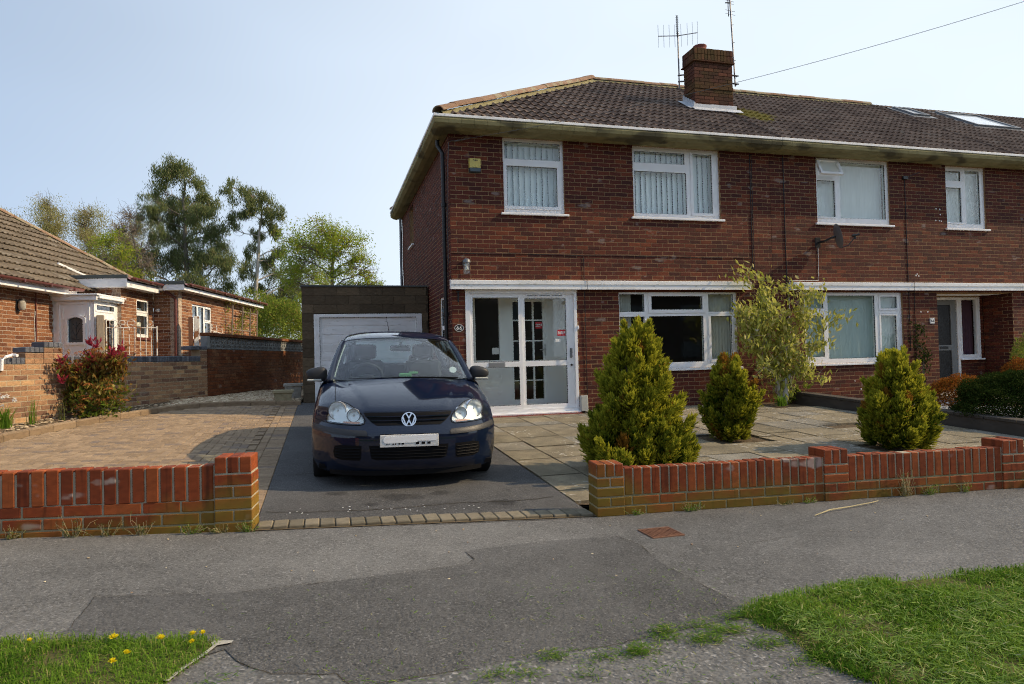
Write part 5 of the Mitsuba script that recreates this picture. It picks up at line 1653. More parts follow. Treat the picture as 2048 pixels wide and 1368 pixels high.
# the bonnet is a panel of its own: x within the shut line, from the grille top to the screen
_xc = .36 + .21 * (fv[:, 1] - .12)
_t = np.clip((np.abs(fv[:, 0]) - _xc + .035) / .07, 0, 1)
fv[:, 2] += np.where((fv[:, 1] < 1.08) & (fv[:, 2] > .70), .011 * (1 - _t * _t * (3 - 2 * _t)) * np.clip((fv[:, 2] - .705) / .05, 0, 1), 0)
fc = fv[ff].mean(1)
lamp_poly = Polygon([(.387, .651), (.407, .693), (.455, .739), (.52, .777), (.565, .796), (.62, .803), (.67, .788), (.705, .75), (.727, .695), (.736, .64), (.727, .622), (.635, .617), (.52, .613), (.427, .612), (.396, .624)])
front_hit = LinearNDInterpolator(fv[(fv[:, 1] < .8)][:, [0, 2]], fv[(fv[:, 1] < .8)][:, 1])
isb = (np.abs(fc[:, 0]) < .655 + .03 * (fc[:, 1] - .4)) & (fc[:, 2] > .712) & (fc[:, 1] > .115) & (fc[:, 1] < 1.03)
inl = np.array([lamp_poly.buffer(-.012).contains(Point(abs(c[0]), c[2])) and c[1] < .62 for c in fc])
body_f, bon_f = ff[~isb & ~inl], ff[isb & ~inl]


def weld(v, f):
    m = trimesh.Trimesh(v, f, process=False)
    m.remove_unreferenced_vertices()
    return np.array(m.vertices), np.array(m.faces)


# sides and tail: sections along the length, belt to sill, with the rear wheel arch cut into the lower edge
WBY, FAX, WR_ = 2.578, .875, .315
ys = np.concatenate([np.linspace(1.236, 3.0, 30), np.linspace(3.02, 4.0, 70), np.linspace(4.01, 4.2, 10)])


def zlow(y):
    d = (y - FAX - WBY) / .350
    return np.maximum(.22 + .0 * y, np.where(np.abs(d) < 1, .315 + .350 * np.sqrt(np.maximum(0, 1 - d * d)), .22))


side = []
for y in ys:
    tail = np.clip((y - 3.55) / .65, 0, 1)
    w = .8795 - .16 * tail ** 2.2
    belt = .950 + .045 * np.clip((y - 1.3) / 2.4, 0, 1)
    zl = zlow(y)
    wide = .03 * np.clip((2.4 - y) / 1.1, 0, 1)
    sec = [(.735 + wide - .13 * tail ** 2, belt), (.772 + wide * .8 - .13 * tail ** 2, belt - .02), (.845 + wide * .2 - .15 * tail ** 2, belt - .11), (w, max(zl + .05, .62)), (w - .003, max(zl + .02, .42)), (w - .025 * (zl < .3), zl)]
    sec = CubicSpline(np.arange(6), np.array(sec))(np.linspace(0, 5, 16))
    side.append([(a, y, b) for a, b in sec])
SD = np.array(side)
tailv = np.concatenate([SD[-1], SD[-1][::-1] * [-1, 1, 1]])
tail_m = (np.vstack([tailv, [[0, 4.22, .6]]]), np.array([[i, (i + 1) % len(tailv), len(tailv)] for i in range(len(tailv))]))
body = join([weld(fv, body_f), grid(SD), mir(grid(SD)), tail_m])
cobj('body', body, 'm_paint', smooth=35)
bonnet = weld(fv, bon_f)
cobj('bonnet', (bonnet[0] + [0, 0, .0015], bonnet[1]), 'm_paint', smooth=True)


def on_front(x, z, proud=0.0):
    y = front_hit(x, z)
    return np.array([x, float(y) - proud, z])


def patch_m(poly, proud, step=.018, mx=True):
    """a panel cut to a polygon in (x, z) and laid on the front of the body"""
    v, f = trimesh.creation.triangulate_polygon(poly, engine='earcut')
    v3, f = trimesh.remesh.subdivide_to_size(np.c_[v, np.zeros(len(v))], f, step, max_iter=12)
    v3 = np.array(v3)
    y = front_hit(v3[:, 0], v3[:, 1])
    y = np.where(np.isnan(y), .3, y)
    return np.stack([v3[:, 0], y - proud, v3[:, 1]], 1), np.array(f)


def line_on(pts, r, proud=0.0, n=8):
    out = []
    for (a, b), (c, d) in zip(pts[:-1], pts[1:]):
        for t in np.linspace(0, 1, n)[:-1]:
            out.append(on_front(a + (c - a) * t, b + (d - b) * t, proud))
    out.append(on_front(*pts[-1], proud))
    return tube(out, r, 5)


# shut lines round the bonnet
for s_ in (1, -1):
    pts = []
    for y in np.linspace(.36, 1.05, 24):
        x = .655 + .03 * (y - .4)
        cand = fv[(np.abs(fv[:, 1] - y) < .03) & (np.abs(fv[:, 0] - x) < .03)]
        if len(cand):
            dd = np.hypot(cand[:, 0] - x, cand[:, 1] - y)
            w = 1 / (dd + 1e-3) ** 2
            pts.append((s_ * x, y, (cand[:, 2] * w).sum() / w.sum() + .0008))
    cobj('shut_line', tube(pts, .0038, 5), 'm_grille')

for pts in ([(-.40, .724), (-.2, .7225), (0, .722), (.2, .7225), (.40, .724)], [(.737, .622), (.79, .630), (.84, .640)], [(-.737, .622), (-.79, .630), (-.84, .640)]):
    cobj('shut_line', line_on(pts, .0036, .0005), 'm_grille')

# grille between the lamps
gp_ = Polygon([(-.400, .718), (.400, .718), (.388, .690), (.335, .640), (.285, .610), (-.285, .610), (-.335, .640), (-.388, .690)])
gk = cobj('grille', patch_m(gp_, .004), 'm_grille')
for z, hw in ((.685, .372), (.650, .332)):
    bar = []
    xs = np.linspace(-hw, hw, 25)
    V, F = [], []
    for x in xs:
        p = on_front(x, z, .006)
        V += [p + [0, 0, .0055], p + [0, -.012, .0045], p + [0, -.012, -.0035], p + [0, 0, -.0055]]
    for i in range(24):
        for k in range(4):
            l = (k + 1) % 4
            F += [[i * 4 + k, i * 4 + l, i * 4 + 4 + l], [i * 4 + k, i * 4 + 4 + l, i * 4 + 4 + k]]
    cobj('slat', (np.array(V), np.array(F)), 'm_paint', gk)
# round emblem: a ring with two letters, one over the other
ec = on_front(0, .660, .018)
EM = np.array([[1, 0, 0], [0, 0, 1.0], [0, 1.0, 0]])


def em(poly, n0, n1):
    v, f = plate(poly, n0, n1)
    tl = math.radians(12)
    v = v * [1, -1, 1]
    v = np.stack([v[:, 0], v[:, 1] * math.cos(tl) + v[:, 2] * math.sin(tl), v[:, 2] * math.cos(tl) - v[:, 1] * math.sin(tl)], 1)
    return v + ec, f[:, ::-1]


circ = Point(0, 0).buffer(.066, 48)
ek = cobj('emblem', em(circ, -.016, .0), 'm_grille', smooth=30)
cobj('ring', em(circ.difference(Point(0, 0).buffer(.0565, 48)), .0005, .007), 'm_chrome', ek, smooth=30)
q = Point(0, 0).buffer(.0575, 48)
stroke = lambda pts: LineString(pts).buffer(.0060, cap_style=2, join_style=2)
vee = stroke([(-.030, .064), (0, .010), (.030, .064)]).intersection(q)
wuu = stroke([(-.060, .040), (-.027, -.058), (0, -.008), (.027, -.058), (.060, .040)]).intersection(q)
vee = vee.difference(wuu.buffer(.003))
cobj('letters', em(unary_union([vee, wuu]), .0005, .006), 'm_chrome', ek)

# headlamps: housing, two bowls, side lamp, clear cover
def lamp(s_):
    side_ = 'right' if s_ > 0 else 'left'
    fl = (lambda m: m) if s_ > 0 else mir
    pv, pf = patch_m(lamp_poly.buffer(.004), 0)
    back = pv.copy()
    back[:, 1] += .024
    hk = cobj('headlight', fl((back, pf)), 'm_lampbody', smooth=30)
    for (cx_, cz, r, nm) in ((.633, .729, .079, 'outer'), (.488, .693, .056, 'inner')):
        y0 = float(front_hit(cx_, cz)) + .018
        prof = [(.0, .055), (r * .25, .053), (r * .5, .042), (r * .78, .020), (r * .94, .004), (r * .97, -.006), (r * 1.04, -.006), (r * 1.07, .03)]
        nx = np.array([.33, -.94, .02]) if nm == 'outer' else np.array([.22, -.97, .02])
        v, f = lathe(prof, 32, 'z')
        zax = -nx / np.linalg.norm(nx)
        xax = np.cross([0, 0, 1.0], zax); xax /= np.linalg.norm(xax)
        yax = np.cross(zax, xax)
        M = np.stack([xax, yax, zax], 1)
        v = v @ M.T + [cx_, y0 - .012, cz]
        rk = cobj('reflector', fl((v, f)), 'm_reflector', hk, smooth=30)
        bulb = lathe([(0, .005), (.010, .008), (.013, .02), (.013, .045), (.006, .06)], 16, 'z')
        v = bulb[0] @ M.T + [cx_, y0 - .012, cz]
        cobj('bulb', fl((v, bulb[1])), 'm_steel', hk, smooth=40)
        rg_ = [np.array([r * 1.05 * math.cos(t), r * 1.05 * math.sin(t), -.007]) @ M.T + [cx_, y0 - .012, cz] for t in np.linspace(0, 2 * PI, 33)]
        cobj('bezel', fl(tube(rg_, .0035, 5)), 'm_greymetal', hk, smooth=True)
        for a in np.linspace(-.75, .75, 7):                     # flutes in the bowl
            rr = r * .93
            h = math.sqrt(max(0, 1 - a * a)) * rr
            loc = np.array([[a * rr, t, .03 * (1 - (a * a + (t / rr) ** 2))] for t in np.linspace(-h, h, 7)])
            cobj('flute', fl(tube(loc @ M.T + [cx_, y0 + .0, cz], .0022, 4)), 'm_reflector', hk)
    ind = Polygon([(.44, .619), (.58, .622), (.58, .640), (.43, .638)])
    v, f = patch_m(ind, -.012)
    cobj('indicator', fl((v, f)), 'm_amber', hk)
    cv, cf_ = patch_m(lamp_poly.buffer(.002), .004, .014)
    cobj('lens', fl((cv, cf_)), 'm_glass', hk, smooth=True)
    edge = [tuple(p) for p in np.array(lamp_poly.exterior.coords)]
    cobj('trim', fl(line_on(edge, .0045, .002, 4)), 'm_grille', hk)


lamp(1)
lamp(-1)
# rubbing strips, plate, lower grilles
for s_ in (1, -1):
    st = Polygon([(.372, .524), (.52, .527), (.66, .535), (.78, .545), (.862, .552), (.866, .598), (.78, .593), (.66, .584), (.52, .574), (.386, .570), (.372, .556)])
    v, f = patch_m(st, .010, .02)
    e = trimesh.Trimesh(v, f, process=False)
    back = v + [0, .016, 0]
    both = (np.vstack([v, back]), np.vstack([f, f[:, ::-1] + len(v)]))
    ed = np.array([x for x in e.edges_unique[np.bincount(e.edges_unique_inverse) == 1]])
    both = (both[0], np.vstack([both[1]] + [np.array([[a, b, b + len(v)], [a, b + len(v), a + len(v)]]) for a, b in ed]))
    cobj('rubbing_strip', both if s_ > 0 else mir(both), 'm_plastic', smooth=30)
pv = cbx(-.26, .26, -.014, -.004, .425, .535, .003)
cobj('plate_holder', cbx(-.262, .262, -.006, .04, .42, .54, .004), 'm_grille')
nk = cobj('number_plate', pv, 'm_plate', label='number plate mostly blanked out in white')
blank = unary_union([LineString([(-.20, .490), (.05, .494)]).buffer(.030), LineString([(.04, .502), (.225, .503)]).buffer(.026)])
v, f = plate(blank, 0, .003)
cobj('blank', (np.stack([v[:, 0], -.0145 - v[:, 1], v[:, 2]], 1), f), 'm_platewhite', nk)
for x, w in ((-.205, .010), (-.185, .008), (-.150, .012), (-.128, .009), (-.098, .014), (-.070, .020), (.055, .030), (.062, .016), (.108, .030), (.158, .030)):
    cobj('character', bx(x, x + w, -.0165, -.0142, .4475, .462 if x < 0 else .468), 'm_grille', nk)
for s_ in (0, 1, -1):
    if s_ == 0:
        lg = Polygon([(-.355, .438), (.355, .438), (.335, .325), (.29, .308), (-.29, .308), (-.335, .325)])
    else:
        lg = Polygon([(.420, .437), (.60, .442), (.655, .430), (.668, .375), (.655, .325), (.60, .306), (.44, .303), (.424, .32)])
    m = patch_m(lg, .003)
    lk = cobj('lower_grille', m if s_ >= 0 else mir(m), 'm_grille')
    x0_, x1_ = (-.335, .335) if s_ == 0 else (.437, .648)
    for z in (.330, .357, .384, .411):
        pts = [on_front(x, z, .007) for x in np.linspace(x0_, x1_, 14)]
        t = tube(pts, .0045, 5)
        cobj('slat', t if s_ >= 0 else mir(t), 'm_grille', lk)
cobj('air_dam', grid(np.array([[on_front(x, .205, -.002) + [0, .0, dz] for x in np.linspace(-.70, .70, 30)] for dz in (0.0, -.045)])), 'm_grille')
cobj('underbody', bx(-.80, .80, .30, 4.0, .20, .24), 'm_grille')
cobj('engine_bay', bx(-.70, .70, .45, 1.2, .25, .55), 'm_grille')

# greenhouse
SC = np.array([[(0, 1.03, .955), (.25, 1.055, .951), (.45, 1.10, .948), (.61, 1.16, .950), (.712, 1.215, .960)],
               [(0, 1.28, 1.110), (.24, 1.305, 1.106), (.435, 1.35, 1.106), (.585, 1.41, 1.100), (.680, 1.465, 1.098)],
               [(0, 1.56, 1.250), (.23, 1.58, 1.246), (.41, 1.625, 1.252), (.55, 1.68, 1.242), (.638, 1.73, 1.234)],
               [(0, 1.83, 1.384), (.22, 1.845, 1.380), (.39, 1.88, 1.371), (.515, 1.92, 1.358), (.596, 1.965, 1.344)]])
scf = refine(np.concatenate([SC[:, :0:-1] * [-1, 1, 1], SC], 1), 6, 5)
sv, sf = grid(scf)
WSK = cobj('windscreen', (sv, sf), 'm_carglass', smooth=True)
# black border round the screen
sc_in = refine(np.concatenate([SC[:, :0:-1] * [-1, 1, 1], SC], 1), 30, 10)
gv, gf = grid(sc_in)
a_, b_ = sc_in.shape[:2]
I, J = np.divmod(np.arange((a_ - 1) * (b_ - 1)), b_ - 1)
keep = (I < 5) | (I > a_ - 6) | (J < 2) | (J > b_ - 4)
keep2 = np.concatenate([keep, keep])
bm = weld(gv, gf[keep2])
cobj('screen_border', (bm[0] + [0, .004, -.004], bm[1]), 'm_grille', WSK, smooth=True)
RF = np.array([[(0, 1.83, 1.388), (.22, 1.845, 1.384), (.39, 1.88, 1.375), (.515, 1.92, 1.362), (.600, 1.962, 1.345), (.634, 1.985, 1.310)],
               [(0, 2.05, 1.426), (.22, 2.06, 1.423), (.39, 2.08, 1.413), (.515, 2.10, 1.396), (.590, 2.12, 1.376), (.628, 2.13, 1.335)],
               [(0, 2.60, 1.462), (.22, 2.60, 1.459), (.39, 2.60, 1.448), (.505, 2.60, 1.430), (.575, 2.60, 1.407), (.616, 2.60, 1.355)],
               [(0, 3.30, 1.440), (.22, 3.30, 1.437), (.38, 3.30, 1.426), (.485, 3.30, 1.408), (.55, 3.30, 1.385), (.592, 3.30, 1.335)],
               [(0, 3.82, 1.375), (.22, 3.81, 1.372), (.36, 3.80, 1.361), (.455, 3.78, 1.345), (.51, 3.76, 1.325), (.545, 3.74, 1.285)]])
rfm = grid(refine(np.concatenate([RF[:, :0:-1] * [-1, 1, 1], RF], 1), 8, 6))
cobj('roof', rfm, 'm_paint', smooth=True)
cobj('headlining', (rfm[0] - [0, 0, .03], rfm[1]), 'm_lightgrey', smooth=True)
# screen pillars, side glass, rear pillars, tail glass
for fl in (lambda m: m, mir):
    pa = CubicSpline([0, 1, 2, 3], [(.742, 1.205, .935), (.705, 1.462, 1.092), (.662, 1.728, 1.232), (.617, 1.972, 1.336)])(np.linspace(0, 3, 14))
    cobj('screen_pillar', fl(tube(pa, np.linspace(.036, .026, 14), 10)), 'm_paint', smooth=True)
    pin = pa + [-.028, .03, -.012]
    cobj('pillar_trim', fl(tube(pin, .018, 8)), 'm_lightgrey', smooth=True)
    sg = np.array([[(.738 + .03 * np.clip((2.4 - y) / 1.1, 0, 1), y, .955 + .045 * np.clip((y - 1.3) / 2.4, 0, 1)), (.69, y + .02, 1.12), (.625, y + .03, 1.325)] for y in np.linspace(1.30, 3.62, 24)])
    sg[:, :, 0] -= (.13 * np.clip((sg[:, :, 1] - 3.2) / .65, 0, 1) ** 2)
    for i, y in enumerate(np.linspace(1.30, 3.62, 24)):
        top = np.interp(y, [1.30, 1.95, 2.6, 3.3, 3.62], [.975, 1.300, 1.352, 1.330, 1.29])
        for j, t in ((1, .5), (2, 1.0)):
            b0 = sg[i, 0]
            sg[i, j] = b0 + (np.array([np.interp(y, [1.3, 1.95, 2.6, 3.3, 3.62], [.735, .628, .618, .592, .555]), y, top]) - b0) * t + [(.012 if j == 1 else 0), 0, 0]
    cobj('side_glass', fl(grid(sg)), 'm_carglass', smooth=True)
    for y in (2.28, 3.35):
        b0, t0 = np.array([.738 - .02 * (y > 3), y, .97]), np.array([.612 if y < 3 else .585, y + .04, 1.345])
        cobj('pillar', fl(tube([b0, (b0 + t0) / 2 + [.008, 0, 0], t0], .034 if y < 3 else .05, 8)), 'm_grille' if y < 3 else 'm_paint', smooth=True)
    cobj('rear_pillar', fl(tube([(.575, 4.08, .98), (.555, 3.92, 1.16), (.53, 3.76, 1.31)], .06, 10)), 'm_paint', smooth=True)
tg = np.array([[(x, 4.12 - .0 * x, .99) for x in np.linspace(-.56, .56, 9)], [(x * .95, 3.96, 1.18) for x in np.linspace(-.56, .56, 9)], [(x * .9, 3.80, 1.355) for x in np.linspace(-.56, .56, 9)]])
cobj('tail_glass', grid(tg), 'm_carglass', smooth=True)
cobj('tailgate', join([bx(-.60, .60, 4.06, 4.19, .60, .985)]), 'm_paint')
# inside
dash = refine(np.array([[(x, 1.10 + .14 * abs(x / .68) ** 2, .935) for x in np.linspace(-.68, .68, 7)], [(x, 1.38, .945 - .01 * abs(x)) for x in np.linspace(-.69, .69, 7)], [(x, 1.66, .935) for x in np.linspace(-.69, .69, 7)], [(x, 1.73, .80) for x in np.linspace(-.69, .69, 7)], [(x, 1.70, .40) for x in np.linspace(-.69, .69, 7)]]), 4, 3)
cobj('dashboard', grid(dash), 'm_trim', smooth=40)
cobj('cabin_floor', bx(-.70, .70, 1.6, 4.0, .28, .32), 'm_seat')
cobj('door_trim', join([bx(-.735, -.70, 1.5, 3.7, .30, .945), bx(.70, .735, 1.5, 3.7, .30, .945)]), 'm_trim')
cobj('parcel_shelf', bx(-.56, .56, 3.60, 4.05, .90, .93), 'm_trim')


def rbox(cx_, cy, cz, sx, sy, sz, r=.04, tilt=0.0):
    s_ = trimesh.creation.icosphere(subdivisions=2, radius=r)
    pts = np.vstack([s_.vertices + [a * (sx / 2 - r), b * (sy / 2 - r), c * (sz / 2 - r)] for a in (-1, 1) for b in (-1, 1) for c in (-1, 1)])
    h = trimesh.Trimesh(pts).convex_hull
    v = np.array(h.vertices)
    c, s2 = math.cos(tilt), math.sin(tilt)
    v = np.stack([v[:, 0], v[:, 1] * c + v[:, 2] * s2, v[:, 2] * c - v[:, 1] * s2], 1)
    return v + [cx_, cy, cz], np.array(h.faces)


for x in (-.36, .36):
    sk_ = cobj('seat', join([rbox(x, 2.20, .50, .50, .52, .18, .06), rbox(x, 2.52, .80, .46, .14, .62, .06, .30)]), 'm_seat', smooth=50)
    cobj('headrest', rbox(x, 2.66, 1.205, .275, .10, .185, .045, .15), 'm_seat', sk_, smooth=50)
    cobj('post', join([tube([(x + a, 2.63, 1.0), (x + a, 2.65, 1.15)], .008, 6) for a in (-.07, .07)]), 'm_steel', sk_)
bk = cobj('rear_bench', join([rbox(0, 3.15, .48, 1.25, .5, .2, .06), rbox(0, 3.48, .74, 1.25, .14, .55, .06, .3)]), 'm_seat', smooth=50)
for x in (-.38, .38):
    cobj('headrest', rbox(x, 3.60, 1.06, .26, .09, .14, .04, .1), 'm_seat', bk, smooth=50)
sw_c = np.array([-.36, 1.80, .93])
ring = [(.185 * math.cos(t), .185 * math.sin(t)) for t in np.linspace(0, 2 * PI, 41)]
ta = math.radians(62)
ring = [sw_c + [a, -b * math.cos(ta), b * math.sin(ta)] for a, b in ring]
wk_ = cobj('steering_wheel', tube(ring, .016, 8), 'm_trim', smooth=True)
cobj('boss', rbox(-.36, 1.78, .915, .17, .06, .12, .025, -.4), 'm_trim', wk_, smooth=50)
cobj('spoke', join([tube([sw_c + [-.17, 0, 0], sw_c + [.17, 0, 0]], .014, 6), tube([sw_c, sw_c + [0, .17 * math.cos(ta), -.17 * math.sin(ta)]], .014, 6)]), 'm_trim', wk_)
cobj('mirror_glass', rbox(.03, 1.86, 1.265, .235, .035, .068, .015), 'm_plastic', smooth=50)
cobj('mirror_stalk', tube([(.03, 1.84, 1.30), (.03, 1.83, 1.34)], .014, 6), 'm_plastic')
cobj('air_freshener', join([rbox(.07, 1.62, .965, .14, .05, .05, .015), rbox(.16, 1.62, .99, .10, .04, .03, .012, .2)]), 'm_green', smooth=50)
for z, y, m in ((1.012, 1.335, 'm_paper'),):
    tax = lathe([(0, 0), (.040, 0), (.040, .002), (0, .002)], 20, 'y')
    v = tax[0] @ np.array([[1, 0, 0], [0, .80, -.60], [0, .60, .80]])
    cobj('tax_disc', (v + [.575, 1.365, 1.035], tax[1]), m, WSK)
# mirrors
for fl, lab in ((lambda m: m, 'right'), (mir, 'left')):
    s2 = trimesh.creation.icosphere(subdivisions=3, radius=1.0)
    v = np.array(s2.vertices)
    v = np.sign(v) * np.abs(v) ** .75
    v = v * [.112, .062, .076]
    v[:, 1] = np.where(v[:, 1] > 0, v[:, 1] * .45, v[:, 1])
    v[:, 2] *= 1 + .25 * v[:, 0] / .11 * -1
    v[:, 0] += .25 * (v[:, 2] < -.02) * 0
    mk = cobj('mirror', fl((v + [.885, 1.475, .995], np.array(s2.faces))), 'm_plastic', smooth=True)
    cobj('arm', fl(tube([(.75, 1.47, .935), (.81, 1.475, .945), (.86, 1.475, .955)], [.038, .030, .028], 8)), 'm_plastic', mk, smooth=True)
    cobj('indicator', fl(rbox(.905, 1.432, .935, .15, .05, .026, .011)), 'm_lightgrey', mk, smooth=50)
# wipers, aerial
for pts in ([(.60, 1.155, .958), (.45, 1.12, .966), (.10, 1.06, .975), (-.10, 1.052, .973)], [(-.05, 1.045, .968), (-.2, 1.07, .968), (-.45, 1.13, .960), (-.60, 1.185, .955)]):
    cobj('wiper', tube(np.array(pts) + [0, .0, .004], .007, 5), 'm_grille')
cobj('washer_jet', rbox(.02, .93, .945, .03, .03, .015, .006), 'm_grille')
cobj('aerial', tube([(-.02, 3.52, 1.425), (-.06, 3.78, 1.68)], [.006, .003], 6), 'm_grille')
# wheels
for x, y in ((.77, FAX), (-.77, FAX), (.77, FAX + WBY), (-.77, FAX + WBY)):
    s_ = 1 if x > 0 else -1
    prof = [(.205, -.085), (.235, -.095), (.295, -.098), (.310, -.085), (.316, -.05), (.316, .05), (.310, .085), (.295, .098), (.235, .095), (.205, .085)]
    place = lambda m: (m[0] * [s_, 1, 1] + [x, y, .316], m[1])
    wk_ = cobj('wheel', place(lathe([(.0, .030), (.05, .034), (.06, .028), (.19, .055), (.205, .080), (.212, .082), (.212, -.08), (0, -.05)], 32, 'x')), 'm_galv', smooth=30)
    cobj('tyre', place(lathe(prof, 40, 'x')), 'm_tyre', wk_, smooth=40)
    t = np.linspace(-.25, PI + .25, 28)
    lin = np.array([[(h, r * math.cos(a), r * math.sin(a)) for a in t] for r, h in ((.12, -.17), (.342, -.17), (.342, .080))])
    cobj('arch_liner', place(grid(lin)), 'm_grille')

# ================================================================== PLANTS
def conifer(x, y, prof, plumes, label, seed, lean=(0, 0), shade=0.0, size=1.0):
    """prof [(height, radius)]: upright sprays crowded into plumes on a ragged cone"""
    rg = np.random.default_rng(seed)
    z0 = float(G(x, y))
    c = thing('conifer', label, 'conifer')
    H = prof[-1][0]
    hs, rs2 = np.array([p[0] for p in prof]), np.array([p[1] for p in prof])
    C_, D_, N_, L_, W_, U_ = [], [], [], [], [], []
    for i in range(plumes):
        u = rg.random() ** 1.15
        h = u * H * .93
        th = rg.uniform(0, 2 * PI)
        r = np.interp(h, hs, rs2) * rg.choice([rg.uniform(.35, .75), rg.uniform(.8, 1.02), rg.uniform(.98, 1.20)], p=[.22, .53, .25]) * (1 + .16 * math.sin(3 * th + seed) + .10 * math.sin(5 * th + 2 * h * 4))
        base = np.array([x + lean[0] * h + r * .58 * math.cos(th), y + lean[1] * h + r * .58 * math.sin(th), z0 + h * .92])
        outw = np.array([math.cos(th), math.sin(th), 0])
        ax = outw * rg.uniform(.35, 1.0) * (1.15 - .75 * h / H) + np.array([0, 0, 1.0]) + rg.normal(0, .13, 3)
        ax /= np.linalg.norm(ax)
        ln = (rg.uniform(.14, .26) if rg.random() < .6 else rg.uniform(.26, .42)) * (1.0 - .35 * h / H) * size
        wd = ln * rg.uniform(.17, .26)
        n = int(34 + 70 * ln / .3)
        t = rg.random(n)
        a = rg.uniform(0, 2 * PI, n)
        e1 = np.cross(ax, [0.3, .2, .9]); e1 /= np.linalg.norm(e1)
        e2 = np.cross(ax, e1)
        rad = wd * (1 - t ** 1.6 * .85) * np.sqrt(rg.random(n)) * (.5 + .9 * np.minimum(1, t * 3)) 
        radial = np.cos(a)[:, None] * e1 + np.sin(a)[:, None] * e2
        p = base + ax * (t * ln)[:, None] + radial * rad[:, None]
        d = ax * .8 + radial * .75 * (rad / wd)[:, None] + [0, 0, .25] + rg.normal(0, .16, (n, 3))
        d /= np.linalg.norm(d, axis=1, keepdims=True)
        bronze = 1.0 if rg.random() < .035 else rg.uniform(0, .8)
        tone = rg.normal(0, .13)
        for q in range(7):                                     # leaflets either side of each spray
            side = np.cross(d, radial + [.01, 0, .02])
            side /= np.linalg.norm(side, axis=1, keepdims=True) + 1e-9
            f = q / 6.0
            s_ = 1 if q % 2 else -1
            dd = d * .9 + side * s_ * .55 * (1 - .7 * f) + rg.normal(0, .10, (n, 3))
            C_.append(p + d * (.012 + .050 * f) + side * s_ * (.014 * (1 - f)))
            D_.append(dd)
            N_.append(radial + rg.normal(0, .5, (n, 3)))
            L_.append(np.full(n, .042) * rg.uniform(.7, 1.3, n))
            W_.append(np.full(n, .0125) * rg.uniform(.8, 1.3, n))
            tip = np.clip(.10 + .38 * t + .34 * f + .35 * (rad / wd - .5) + .22 * (h / H - .4) + tone + rg.normal(0, .10, n) - shade, 0, 1)  # gold young tips; inner sprays darkened in colour for shade between plumes
            U_.append(np.c_[tip, np.where(rg.random(n) < .02, 1, np.clip(bronze * .98, 0, 1))])
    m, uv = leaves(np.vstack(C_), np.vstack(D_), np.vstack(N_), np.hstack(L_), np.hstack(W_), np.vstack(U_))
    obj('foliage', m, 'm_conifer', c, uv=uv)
    br = [tube([(x, y, z0 - .05), (x + lean[0] * H * .5, y + lean[1] * H * .5, z0 + H * .5), (x + lean[0] * H * .85, y + lean[1] * H * .85, z0 + H * .85)], [.05, .03, .01], 8)]
    for i in range(60):
        h = rg.uniform(.05, .8) * H
        th = rg.uniform(0, 2 * PI)
        r = np.interp(h, hs, rs2) * .62
        br.append(tube([(x + lean[0] * h, y + lean[1] * h, z0 + h * .75), (x + lean[0] * h + r * .5 * math.cos(th), y + lean[1] * h + r * .5 * math.sin(th), z0 + h * .82), (x + lean[0] * h + r * math.cos(th), y + lean[1] * h + r * math.sin(th), z0 + h)], [.014, .010, .006], 4))
    obj('trunk', join(br), 'm_bark', c)


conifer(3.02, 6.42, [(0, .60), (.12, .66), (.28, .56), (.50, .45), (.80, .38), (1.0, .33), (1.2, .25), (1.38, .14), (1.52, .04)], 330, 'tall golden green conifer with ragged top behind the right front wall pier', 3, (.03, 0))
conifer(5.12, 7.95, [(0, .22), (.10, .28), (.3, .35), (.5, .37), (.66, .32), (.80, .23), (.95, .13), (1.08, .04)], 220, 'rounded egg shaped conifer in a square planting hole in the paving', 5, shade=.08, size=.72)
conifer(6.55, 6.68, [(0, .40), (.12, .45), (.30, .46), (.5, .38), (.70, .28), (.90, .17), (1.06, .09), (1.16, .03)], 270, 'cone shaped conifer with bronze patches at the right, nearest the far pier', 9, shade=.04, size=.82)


def curve(a, b, rg, n=6, wob=.06, sag=0.0):
    a, b = np.array(a, float), np.array(b, float)
    t = np.linspace(0, 1, n)[:, None]
    L = np.linalg.norm(b - a)
    off = np.cumsum(rg.normal(0, wob * L / n, (n, 3)), 0) * np.sin(t * PI)
    return a + (b - a) * t + off + np.array([0, 0, sag * L]) * np.sin(t * PI)


